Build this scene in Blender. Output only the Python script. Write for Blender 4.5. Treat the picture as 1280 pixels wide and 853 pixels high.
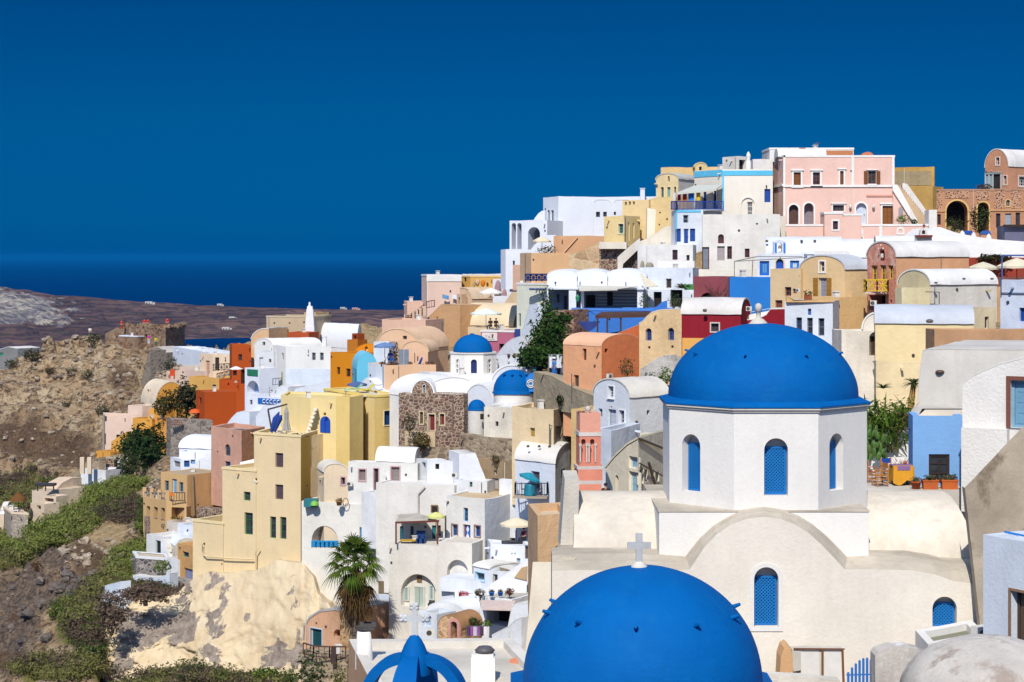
import bpy,math,random
import numpy as np
from mathutils import Vector,Matrix,noise
from mathutils.geometry import delaunay_2d_cdt
random.seed(7)
SC=bpy.context.scene
COL=SC.collection
for o in list(bpy.data.objects):
 bpy.data.objects.remove(o)
 # --- camera, sky, sun, exposure
F=2400.0
H=120.0
HY=320.0
cam=bpy.data.cameras.new('camera')
cam.sensor_width=36.0
cam.lens=36.0*F/1280.0
cam.shift_y=(HY-426.5)/1280.0
cam.clip_start=1.0
cam.clip_end=200000.0
cam_o=bpy.data.objects.new('camera',cam)
COL.objects.link(cam_o)
cam_o.location=(0,0,H)
cam_o.rotation_euler=(math.radians(90),0,0)
SC.camera=cam_o
SUN_EL,SUN_AZ=math.radians(44),math.radians(191)
sun_dir=Vector((math.sin(SUN_AZ)*math.cos(SUN_EL),math.cos(SUN_AZ)*math.cos(SUN_EL),math.sin(SUN_EL)))
sl=bpy.data.lights.new('sun','SUN')
sl.energy=4.6
sl.angle=math.radians(0.5)
sl.color=(1.0,0.945,0.86)
so=bpy.data.objects.new('sun',sl)
COL.objects.link(so)
so.location=(-60,-60,200)
so.rotation_euler=(-sun_dir).to_track_quat('-Z','Y').to_euler()
world=bpy.data.worlds.new('World')
SC.world=world
world.use_nodes=True
wn=world.node_tree.nodes
wl=world.node_tree.links
wn.clear()
w_out=wn.new('ShaderNodeOutputWorld')
w_bg=wn.new('ShaderNodeBackground')
w_sky=wn.new('ShaderNodeTexSky')
w_sky.sky_type='NISHITA'
w_sky.sun_disc=False
w_sky.sun_elevation=SUN_EL
w_sky.sun_rotation=SUN_AZ
w_sky.altitude=120
w_sky.dust_density=0.3
w_sky.ozone_density=3.0
w_bg.inputs['Strength'].default_value=0.15
# a polarised, very deep blue sky low over the sea
w_tc=wn.new('ShaderNodeTexCoord')
w_sep=wn.new('ShaderNodeSeparateXYZ')
w_ramp=wn.new('ShaderNodeValToRGB')
w_mul=wn.new('ShaderNodeMix')
w_mul.data_type='RGBA'
w_mul.blend_type='MULTIPLY'
w_mul.inputs['Factor'].default_value=1.0
wl.new(w_tc.outputs['Generated'],w_sep.inputs[0])
wl.new(w_sep.outputs['Z'],w_ramp.inputs[0])
SKY_STOPS=[(0.0,(0.0,0.068,0.30)),(0.01,(0.0,0.070,0.28)),(0.035,(0.0,0.072,0.245)),(0.075,(0.0,0.076,0.212)),(0.135,(0.0,0.067,0.180)),(0.30,(0.72,0.86,1.0))]
er=w_ramp.color_ramp
while len(er.elements)<len(SKY_STOPS):
 er.elements.new(0.5)
for e,(p,c) in zip(er.elements,SKY_STOPS):
 e.position=p
 e.color=(c[0],c[1],c[2],1)
wl.new(w_sky.outputs[0],w_mul.inputs['A'])
wl.new(w_ramp.outputs[0],w_mul.inputs['B'])
wl.new(w_mul.outputs['Result'],w_bg.inputs[0])
wl.new(w_bg.outputs[0],w_out.inputs[0])
SC.view_settings.view_transform='Standard'
SC.view_settings.look='None'
SC.view_settings.gamma=1.0
SC.view_settings.exposure=0.20
SC.view_settings.use_curve_mapping=False
SC.render.engine='CYCLES'
SC.cycles.max_bounces=6
SC.cycles.diffuse_bounces=3
# --- colours and materials
def lin(hexs,k=0.80):
 h=hexs.lstrip('#')
 r=[]
 for i in (0,2,4):
  c=int(h[i:i+2],16)/255.0
  r.append((c/12.92 if c<=0.04045 else ((c+0.055)/1.055)**2.4)*k)
 return tuple(r)
_M={}
class NT:
 """tiny node-tree writer"""
 def __init__(s,name):
  s.m=bpy.data.materials.new(name)
  s.m.use_nodes=True
  s.t=s.m.node_tree
  s.b=s.t.nodes['Principled BSDF']
 def n(s,typ,**kw):
  o=s.t.nodes.new('ShaderNode'+typ)
  for k,v in kw.items():
   setattr(o,k,v)
  return o
 def l(s,a,b):
  s.t.links.new(a,b)
 def coords(s,scale=(1,1,1),rnd=True,geo=False):
  mp=s.n('Mapping')
  mp.inputs['Scale'].default_value=scale
  if geo:
   s.l(s.n('NewGeometry').outputs['Position'],mp.inputs['Vector'])
  else:
   s.l(s.n('TexCoord').outputs['Object'],mp.inputs['Vector'])
   if rnd:
    oi=s.n('ObjectInfo')
    mu=s.n('Math',operation='MULTIPLY')
    mu.inputs[1].default_value=37.0
    s.l(oi.outputs['Random'],mu.inputs[0])
    s.l(mu.outputs[0],mp.inputs['Location'])
  return mp.outputs[0]
 def noise(s,vec,scale,detail=4,rough=0.55,dist=0.0):
  o=s.n('TexNoise')
  o.inputs['Scale'].default_value=scale
  o.inputs['Detail'].default_value=detail
  o.inputs['Roughness'].default_value=rough
  o.inputs['Distortion'].default_value=dist
  s.l(vec,o.inputs['Vector'])
  return o.outputs[0]
 def ramp(s,fac,stops):
  o=s.n('ValToRGB')
  e=o.color_ramp
  while len(e.elements)<len(stops):
   e.elements.new(0.5)
  for el,(p,c) in zip(e.elements,stops):
   el.position=p
   el.color=(*c,1) if len(c)==3 else c
  s.l(fac,o.inputs[0])
  return o.outputs[0]
 def mix(s,fac,a,b,mode='MIX'):
  o=s.n('Mix',data_type='RGBA',blend_type=mode)
  for key,v in (('Factor',fac),('A',a),('B',b)):
   if isinstance(v,(int,float)):
    o.inputs[key].default_value=v
   elif isinstance(v,tuple):
    o.inputs[key].default_value=(*v,1)
   else:
    s.l(v,o.inputs[key])
  return o.outputs['Result']
 def bump(s,h,strength,dist):
  o=s.n('Bump')
  o.inputs['Strength'].default_value=strength
  o.inputs['Distance'].default_value=dist
  s.l(h,o.inputs['Height'])
  s.l(o.outputs[0],s.b.inputs['Normal'])
 def done(s,col,rough=0.85,spec=0.2):
  if isinstance(col,tuple):
   s.b.inputs['Base Color'].default_value=(*col,1)
  else:
   s.l(col,s.b.inputs['Base Color'])
  s.b.inputs['Roughness'].default_value=rough
  s.b.inputs['Specular IOR Level'].default_value=spec
  return s.m
G01=lambda a:(a,a,a)
def plas(hexs,dirt=0.16,bump=0.35,k=0.80,stain='6b5a45',near=False,amt=0.0):
 key=('plaster',hexs,dirt,bump,k,stain,near,amt)
 if key in _M:
  return _M[key]
 t=NT('plaster_'+hexs)
 c=lin(hexs,1.0)
 k=(0.80 if near else 0.81) if min(c)>0.55 else k+0.05*(1-near)
 c=tuple(x*k for x in c)
 v=t.coords()
 vs=t.coords((1.6,1.6,0.22))
 n1=t.noise(v,0.33,6,0.6)
 n2=t.noise(vs,1.3,5,0.6)
 n3=t.noise(v,7.0 if near else 3.0,5,0.6)
 dk=tuple(x*(1-dirt*1.3) for x in c)
 lt=tuple(min(0.86,x*(1+dirt*0.35)) for x in c)
 base=t.mix(t.ramp(n1,[(0.32,G01(0)),(0.68,G01(1))]),dk,lt)
 streak=t.ramp(n2,[(0.50,G01(0)),(0.78,G01(1))])
 st=tuple(a*0.55+b*0.45 for a,b in zip(lin(stain,0.8),c))
 fm=t.n('Math',operation='MULTIPLY')
 t.l(streak,fm.inputs[0])
 fm.inputs[1].default_value=min(0.6,dirt*1.9)
 base=t.mix(fm.outputs[0],base,st)
 base=t.mix(t.ramp(n3,[(0.35,G01(0.955)),(0.65,G01(1.0))]),G01(0),base) if near else base
 n4=t.ramp(t.noise(v,0.8,9,0.7),[(0.58,G01(0)),(0.72,G01(min(.4,dirt*1.5)))])
 base=t.mix(n4,base,st)
 if amt>0:
  nb=t.noise(t.coords((1,1,0.6)),0.9,8,0.68)
  base=t.mix(t.ramp(nb,[(0.62-amt*0.3,G01(0)),(0.66-amt*0.3+0.06,G01(1))]),base,lin(stain,0.8))
 hb=t.noise(v,9.0 if near else 1.3,8,0.62)
 t.bump(hb,bump,0.03 if near else 0.2)
 _M[key]=t.done(base,0.9,0.12)
 return _M[key]
def paint(hexs,k=0.80,rough=0.5,var=0.10,spec=0.3):
 key=('paint',hexs,k,rough,var)
 if key in _M:
  return _M[key]
 t=NT('paint_'+hexs)
 c=lin(hexs,k)
 v=t.coords()
 n=t.noise(v,2.2,5)
 col=t.mix(t.ramp(n,[(0.3,G01(0)),(0.7,G01(1))]),tuple(x*(1-var) for x in c),tuple(min(.9,x*(1+var*.5)) for x in c))
 t.bump(t.noise(v,14,3),0.15,0.01)
 _M[key]=t.done(col,rough,spec)
 return _M[key]
def domeblue():
 if 'domeblue' in _M:
  return _M['domeblue']
 t=NT('dome_blue_paint')
 v=t.coords()
 n1=t.noise(v,0.8,6,0.6)
 n2=t.noise(v,6.0,6,0.65)
 a=t.mix(t.ramp(n1,[(0.3,G01(0)),(0.7,G01(1))]),(0.0003,0.082,0.28),(0.0004,0.098,0.325))
 a=t.mix(t.ramp(n2,[(0.60,G01(0)),(0.80,G01(0.16))]),a,(0.004,0.14,0.37))
 a=t.mix(t.ramp(t.noise(t.coords((2.0,2.0,0.2)),1.2,6,0.65),[(0.55,G01(0)),(0.80,G01(0.30))]),a,(0.0003,0.062,0.235))
 a=t.mix(t.ramp(t.noise(v,1.7,9,0.7),[(0.52,G01(0)),(0.70,G01(0.45))]),a,(0.006,0.112,0.30))
 t.bump(t.noise(t.coords((1,1,1.8)),3.0,8,0.65),0.5,0.05)
 _M['domeblue']=t.done(a,0.7,0.06)
 return _M['domeblue']
def glass():
 if 'glass' in _M:
  return _M['glass']
 t=NT('window_glass')
 n=t.noise(t.coords(),1.5,3)
 _M['glass']=t.done(t.ramp(n,[(0.3,(0.014,0.016,0.022)),(0.7,(0.05,0.055,0.065))]),0.18,0.5)
 return _M['glass']
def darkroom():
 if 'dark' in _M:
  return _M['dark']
 t=NT('dim_interior')  # near-black colour stands in for the shade of unlit rooms behind openings
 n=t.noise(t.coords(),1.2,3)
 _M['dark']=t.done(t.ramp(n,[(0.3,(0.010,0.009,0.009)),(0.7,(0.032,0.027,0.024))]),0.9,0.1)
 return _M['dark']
def mason(key,stones,mortar,scale=2.2,bump=0.9,dist=0.12,mort=0.07):
 """irregular rubble masonry"""
 kk=('masonry',key)
 if kk in _M:
  return _M[kk]
 t=NT('masonry_'+key)
 v=t.coords()
 nz=t.noise(v,1.7,3)
 va=t.n('VectorMath',operation='MULTIPLY_ADD')
 va.inputs[1].default_value=(0.35,0.35,0.35)
 t.l(t.n('TexCoord').outputs['Object'],va.inputs[2])
 t.l(nz,va.inputs[0])
 mp=t.n('Mapping')
 mp.inputs['Scale'].default_value=(1,1,1.35)
 t.l(va.outputs[0],mp.inputs[0])
 vo=t.n('TexVoronoi')
 vo.inputs['Scale'].default_value=scale
 t.l(mp.outputs[0],vo.inputs['Vector'])
 ve=t.n('TexVoronoi',feature='DISTANCE_TO_EDGE')
 ve.inputs['Scale'].default_value=scale
 t.l(mp.outputs[0],ve.inputs['Vector'])
 sp=t.n('SeparateColor')
 t.l(vo.outputs['Color'],sp.inputs[0])
 n=len(stones)
 col=t.ramp(sp.outputs[0],[((i+0.5)/n,lin(s)) for i,s in enumerate(stones)])
 col=t.mix(t.ramp(t.noise(v,5,4),[(0.3,G01(0.72)),(0.7,G01(1.0))]),G01(0),col)
 edge=t.ramp(ve.outputs['Distance'],[(mort*0.5,G01(0)),(mort*1.3,G01(1))])
 col=t.mix(edge,lin(mortar),col)
 t.bump(ve.outputs['Distance'],bump,dist)
 _M[kk]=t.done(col,0.95,0.1)
 return _M[kk]
def lfm(key,cols,trans=0.5):
 kk=('leaf',key)
 if kk in _M:
  return _M[kk]
 t=NT('leaf_'+key)
 g=t.n('NewGeometry')
 n=len(cols)
 c=t.ramp(g.outputs['Random Per Island'],[((i+0.5)/n,lin(s,0.8)) for i,s in enumerate(cols)])
 c=t.mix(t.ramp(t.noise(t.coords(),1.1,3),[(0.35,G01(0.62)),(0.65,G01(1.0))]),G01(0),c)
 _M[kk]=t.done(c,0.7,0.15)
 tr=t.n('BsdfTranslucent');t.l(c,tr.inputs[0])
 mx=t.n('MixShader');mx.inputs[0].default_value=trans
 t.l(t.b.outputs[0],mx.inputs[1]);t.l(tr.outputs[0],mx.inputs[2]);t.l(mx.outputs[0],t.t.nodes['Material Output'].inputs['Surface'])
 return _M[kk]
 # --- geometry
def P(px,py,Y):
 return Vector(((px-640.0)/F*Y,Y,H-(py-HY)/F*Y))
def PG(px,Y):
 return Vector(((px-640.0)/F*Y,Y))
def ZZ(py,Y):
 return H-(py-HY)/F*Y
def px2m(n,Y):
 return n/F*Y
class MB:
 def __init__(s):
  s.v=[];s.f=[];s.mi=[];s.sm=[]
 def poly(s,pts,mi=0,smooth=False):
  i=len(s.v)
  s.v.extend([tuple(p) for p in pts])
  s.f.append(tuple(range(i,i+len(pts))))
  s.mi.append(mi);s.sm.append(smooth)
 def grid(s,rows,mi=0,smooth=True,closed=False):
  i=len(s.v)
  n=len(rows[0])
  for r in rows:
   s.v.extend([tuple(p) for p in r])
  for a in range(len(rows)-1):
   for b in range(n if closed else n-1):
    b2=(b+1)%n
    s.f.append((i+a*n+b,i+a*n+b2,i+(a+1)*n+b2,i+(a+1)*n+b))
    s.mi.append(mi);s.sm.append(smooth)
 def box(s,c,sx,sy,sz,rz=0.0,mi=0,taper=1.0):
  c=Vector(c)
  cr,sr=math.cos(rz),math.sin(rz)
  pts=[]
  for dz in (-1,1):
   k=taper if dz>0 else 1.0
   for dx,dy in ((-1,-1),(1,-1),(1,1),(-1,1)):
    x,y=dx*sx/2*k,dy*sy/2*k
    pts.append((c.x+x*cr-y*sr,c.y+x*sr+y*cr,c.z+dz*sz/2))
  i=len(s.v)
  s.v.extend(pts)
  for f in ((3,2,1,0),(4,5,6,7),(0,1,5,4),(1,2,6,5),(2,3,7,6),(3,0,4,7)):
   s.f.append(tuple(i+q for q in f));s.mi.append(mi);s.sm.append(False)
 def bar(s,a,b,w,h=None,up=(0,0,1),mi=0):
  a,b=Vector(a),Vector(b)
  d=(b-a)
  if d.length<1e-6:
   return
  d.normalize()
  u=Vector(up)
  if abs(d.dot(u))>0.98:
   u=Vector((0,1,0))
  x=d.cross(u).normalized()*(w/2)
  y=x.normalized().cross(d).normalized()*((h or w)/2)
  i=len(s.v)
  for p in (a,b):
   for q in (-x-y,x-y,x+y,-x+y):
    s.v.append(tuple(p+q))
  for f in ((3,2,1,0),(4,5,6,7),(0,1,5,4),(1,2,6,5),(2,3,7,6),(3,0,4,7)):
   s.f.append(tuple(i+q for q in f));s.mi.append(mi);s.sm.append(False)
 def tube(s,pts,rads,n=8,mi=0,cap=True):
  rows=[]
  pts=[Vector(p) for p in pts]
  for k,p in enumerate(pts):
   a=pts[max(0,k-1)];b=pts[min(len(pts)-1,k+1)]
   d=(b-a).normalized()
   u=Vector((0,0,1)) if abs(d.z)<0.95 else Vector((0,1,0))
   x=d.cross(u).normalized();y=x.cross(d).normalized()
   r=rads[k] if isinstance(rads,(list,tuple)) else rads
   rows.append([p+x*r*math.cos(2*math.pi*j/n)+y*r*math.sin(2*math.pi*j/n) for j in range(n)])
  s.grid(rows,mi,True,True)
  if cap:
   s.poly(rows[0][::-1],mi);s.poly(rows[-1],mi)
 def lathe(s,c,prof,n=24,a0=0.0,a1=2*math.pi,mi=0,smooth=True,sx=1.0,sy=1.0):
  c=Vector(c)
  full=abs(a1-a0-2*math.pi)<1e-6
  m=n if full else n+1
  rows=[]
  for r,z in prof:
   rows.append([(c.x+sx*r*math.cos(a0+(a1-a0)*j/n),c.y+sy*r*math.sin(a0+(a1-a0)*j/n),c.z+z) for j in range(m)])
  s.grid(rows,mi,smooth,full)
 def build(s,name,mat,parent=None,loc=None):
  me=bpy.data.meshes.new(name)
  off=Vector((0,0,0))
  if parent is not None:
   off=ROOT[parent.name]
  elif loc is not None:
   off=Vector(loc)
  vv=[(x-off.x,y-off.y,z-off.z) for x,y,z in s.v]
  me.from_pydata(vv,[],s.f)
  ms=mat if isinstance(mat,(list,tuple)) else [mat]
  for m in ms:
   me.materials.append(m)
  me.polygons.foreach_set('material_index',s.mi)
  me.polygons.foreach_set('use_smooth',s.sm)
  me.update()
  o=bpy.data.objects.new(name,me)
  COL.objects.link(o)
  if parent is not None:
   o.parent=parent
   ROOT[o.name]=off
  else:
   o.location=off
   ROOT[o.name]=off
  return o
ROOT={}
def tag(o,label=None,cat=None,group=None,kind=None):
 if label:o['label']=label
 if cat:o['category']=cat
 if group:o['group']=group
 if kind:o['kind']=kind
 return o
def thing(name,label,cat,loc,group=None):
 o=bpy.data.objects.new(name,None)
 o.empty_display_size=0.3
 COL.objects.link(o)
 o.location=loc
 ROOT[o.name]=Vector(loc)
 return tag(o,label,cat,group)
def copy_thing(o,delta,label,parent=None):
 """a thing with copies of its parts and sub-parts"""
 c=o.copy()
 COL.objects.link(c)
 if parent is not None:
  c.parent=parent
 else:
  c.location=Vector(o.location)+Vector(delta)
  c['label']=label
 for ch in o.children:
  copy_thing(ch,delta,None,c)
 return c
 # --- walls with real openings
def arch_poly(u0,u1,z0,z1,n=10,rise=None):
 r=(u1-u0)/2
 ry=min(rise if rise else r,(z1-z0)*0.95)
 zc=z1-ry
 pts=[(u0,z0),(u1,z0)]
 for i in range(n+1):
  a=math.pi*i/n
  pts.append(((u0+u1)/2+r*math.cos(a),zc+ry*math.sin(a)))
 return pts
def inside(poly,x,y):
 c=False
 j=len(poly)-1
 for i in range(len(poly)):
  xi,yi=poly[i];xj,yj=poly[j]
  if (yi>y)!=(yj>y) and x<(xj-xi)*(y-yi)/(yj-yi)+xi:
   c=not c
  j=i
 return c
class Face:
 """vertical wall plane from A to B (plan), outward normal to the right of A->B seen from above"""
 def __init__(s,A,B):
  s.A,s.B=Vector(A),Vector(B)
  d=s.B-s.A
  s.L=d.length
  s.d=d/s.L
  s.n=Vector((s.d.y,-s.d.x))
 def u(s,px):
  r=Vector(((px-640.0)/F,1.0))
  ab=s.d
  den=r.x*ab.y-r.y*ab.x
  t=(s.A.x*ab.y-s.A.y*ab.x)/den
  return (r*t-s.A).dot(s.d),t
 def p(s,u,z,out=0.0):
  q=s.A+s.d*u+s.n*out
  return Vector((q.x,q.y,z))
 def rect(s,x0,y0,x1,y1):
  u0,t0=s.u(x0);u1,t1=s.u(x1)
  t=(t0+t1)/2
  return min(u0,u1),ZZ(y1,t),max(u0,u1),ZZ(y0,t)
 def wall(s,mb,outer,holes,depth=0.22,mi=0):
  vs=[];es=[]
  for pl in [outer]+[h for h,_ in holes]:
   i=len(vs)
   vs+=[Vector(p) for p in pl]
   es+=[(i+k,i+(k+1)%len(pl)) for k in range(len(pl))]
  r=delaunay_2d_cdt(vs,es,[],0,1e-5)
  for f in r[2]:
   pts=[r[0][k] for k in f]
   cx=sum(p.x for p in pts)/len(pts);cy=sum(p.y for p in pts)/len(pts)
   if not inside(outer,cx,cy) or any(inside(h,cx,cy) for h,_ in holes):
    continue
   ar=sum(pts[k].x*pts[(k+1)%3].y-pts[(k+1)%3].x*pts[k].y for k in range(3))
   if ar<0:
    pts=pts[::-1]
   mb.poly([s.p(p.x,p.y) for p in pts],mi)
  for h,dp in holes:
   m=len(h)
   for k in range(m):
    a,b=h[k],h[(k+1)%m]
    mb.poly([s.p(*a),s.p(*b),s.p(b[0],b[1],-dp),s.p(a[0],a[1],-dp)],mi)
def shrink(poly,t):
 xs=[p[0] for p in poly];ys=[p[1] for p in poly]
 cx,cy=(min(xs)+max(xs))/2,(min(ys)+max(ys))/2
 hx,hy=(max(xs)-min(xs))/2,(max(ys)-min(ys))/2
 kx,ky=max(0.05,1-t/hx),max(0.05,1-t/hy)
 return [(cx+(x-cx)*kx,cy+(y-cy)*ky) for x,y in poly]
def ring(mb,fc,outer,inner,o_out,thick,mi=0):
 """flat ring on a wall, front at o_out, sides going back by thick"""
 m=len(outer)
 for k in range(m):
  k2=(k+1)%m
  a,b,c,d=outer[k],outer[k2],inner[k2],inner[k]
  mb.poly([fc.p(*a,o_out),fc.p(*b,o_out),fc.p(*c,o_out),fc.p(*d,o_out)],mi)
  mb.poly([fc.p(*d,o_out),fc.p(*c,o_out),fc.p(*c,o_out-thick),fc.p(*d,o_out-thick)],mi)
  mb.poly([fc.p(*b,o_out),fc.p(*a,o_out),fc.p(*a,o_out-thick),fc.p(*b,o_out-thick)],mi)
def slab(mb,fc,u0,z0,u1,z1,o_out,thick,mi=0):
 """rectangular slab on a wall"""
 c=[(u0,z0),(u1,z0),(u1,z1),(u0,z1)]
 f=[fc.p(*q,o_out) for q in c]
 b=[fc.p(*q,o_out-thick) for q in c]
 mb.poly(f,mi)
 mb.poly(b[::-1],mi)
 for k in range(4):
  k2=(k+1)%4
  mb.poly([f[k2],f[k],b[k],b[k2]],mi)
def opening_poly(fc,o):
 k=o['k']
 u0,z0,u1,z1=fc.rect(*o['r'])
 if 'a' in k:
  return arch_poly(u0,u1,z0,z1,10 if (u1-u0)<3 else 18,o.get('rise'))
 return [(u0,z0),(u1,z0),(u1,z1),(u0,z1)]
def dress(fc,o,root):
 """the parts that fill an opening: window > pane, door > panel, shutters, surround"""
 k=o['k'];pl=opening_poly(fc,o);dp=o.get('dp',0.22)
 u0=min(p[0] for p in pl);u1=max(p[0] for p in pl)
 z0=min(p[1] for p in pl);z1=max(p[1] for p in pl)
 w=u1-u0;h=z1-z0
 main=None
 if 'w' in k or 's' in k or 'd' in k:
  t=o.get('ft',min(0.10,w*0.12))
  fr=MB()
  inn=shrink(pl,t)
  ring(fr,fc,pl,inn,-dp+0.06,0.06)
  if 'w' in k:
   bw=min(0.05,w*0.07)
   nx,ny=o.get('m',(2,3) if h>1.3*w else (2,2))
   for i in range(1,nx):
    uu=u0+w*i/nx
    zt=z1-(0.5*w if 'a' in k else t)*0.25
    slab(fr,fc,uu-bw/2,z0+t,uu+bw/2,zt-t,-dp+0.05,0.05)
   for i in range(1,ny):
    zz=z0+h*i/ny
    slab(fr,fc,u0+t,zz-bw/2,u1-t,zz+bw/2,-dp+0.045,0.04)
   main=fr.build('window',paint(o.get('fc','e8e4dc')),root)
   pm=MB();pm.poly([fc.p(*q,-dp+0.012) for q in inn])
   pm.build('pane',glass(),main)
  else:
   nm='door' if 'd' in k else 'window'
   main=fr.build(nm,paint(o.get('fc','e8e4dc')),root)
   nl=o.get('n',2 if w>0.9 else 1)
   iu0=min(p[0] for p in inn);iu1=max(p[0] for p in inn);iz0=min(p[1] for p in inn)
   pm=MB()
   if 'a' in k:
    pm.poly([fc.p(*q,-dp+0.012) for q in inn])
    for i in range(1,nl):
     uu=u0+w*i/nl
     slab(pm,fc,uu-0.03,iz0,uu+0.03,z1-t-0.25*w,-dp+0.05,0.035)
   else:
    iz1=max(p[1] for p in inn)
    for i in range(nl):
     a=iu0+(iu1-iu0)*i/nl+0.012;b=iu0+(iu1-iu0)*(i+1)/nl-0.012
     slab(pm,fc,a,iz0,b,iz1,-dp+0.03,0.03)
     lw=(b-a)
     for q in range(o.get('pn',3)):
      za=iz0+(iz1-iz0)*(q+0.14)/o.get('pn',3);zb=iz0+(iz1-iz0)*(q+0.86)/o.get('pn',3)
      slab(pm,fc,a+lw*0.2,za,b-lw*0.2,zb,-dp+0.045,0.015)
    back=MB();back.poly([fc.p(*q,-dp+0.002) for q in pl])
   pm.build('door_leaf' if 'd' in k else 'shutter',paint(o.get('pc','2a62b0')),main)
   if 'd' in k and w>0.5:
    hb=MB()
    q=fc.p(u0+w*0.86,z0+h*0.46,-dp+0.07)
    hb.box(q,0.05,0.05,0.14)
    hb.build('handle',paint('5a5248'),main)
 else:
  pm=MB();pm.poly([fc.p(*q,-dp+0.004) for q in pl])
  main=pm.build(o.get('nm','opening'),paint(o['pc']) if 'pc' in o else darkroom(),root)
 if 'tr' in o:
  tw=px2m(o.get('tw',2.2),fc.A.y)
  tm=MB()
  big=shrink(pl,-tw)
  if 'd' in k or o.get('nb'):
   big=[(x,max(y,z0+0.002)) for x,y in big]
  ring(tm,fc,big,pl,0.05,0.05)
  if o.get('cap'):
   slab(tm,fc,u0-tw*1.7,z1+tw,u1+tw*1.7,z1+tw*1.9,0.16,0.16)
  if o.get('sill'):
   slab(tm,fc,u0-tw*1.5,z0-tw*1.5,u1+tw*1.5,z0-tw*0.9,0.14,0.14)
  tm.build('surround',plas(o['tr'],0.06),main)
 if 'so' in o:
  for sgn in (-1,1):
   lm=MB()
   ww=w*0.5
   a=u0-ww-0.02 if sgn<0 else u1+0.02
   slab(lm,fc,a,z0,a+ww,z1,0.09,0.05)
   for q in range(5):
    zz=z0+h*(q+0.2)/5
    slab(lm,fc,a+ww*0.15,zz,a+ww*0.85,zz+h*0.12,0.105,0.015)
   lm.build('shutter',paint(o['so']),main)
 return main
def O(k,f,x0,y0,x1,y1,**kw):
 d=dict(k=k,f=f,r=(x0,y0,x1,y1))
 d.update(kw)
 return d
def inset(poly,t):
 n=len(poly)
 out=[]
 for i in range(n):
  a,b,c=poly[i-1],poly[i],poly[(i+1)%n]
  d1=(b-a).normalized();d2=(c-b).normalized()
  n1=Vector((-d1.y,d1.x));n2=Vector((-d2.y,d2.x))
  p1=b+n1*t;p2=b+n2*t
  den=d1.x*d2.y-d1.y*d2.x
  if abs(den)<1e-4:
   out.append(p1);continue
  s=((p2-p1).x*d2.y-(p2-p1).y*d2.x)/den
  out.append(p1+d1*s)
 return out
VIS=[]
HOUSES=[]
CTRL=[]
def sag(p):
 return (0.09 if p[1]>90 else 0.03)*noise.noise(Vector(p)*0.55)
class Bld:
 pass
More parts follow.
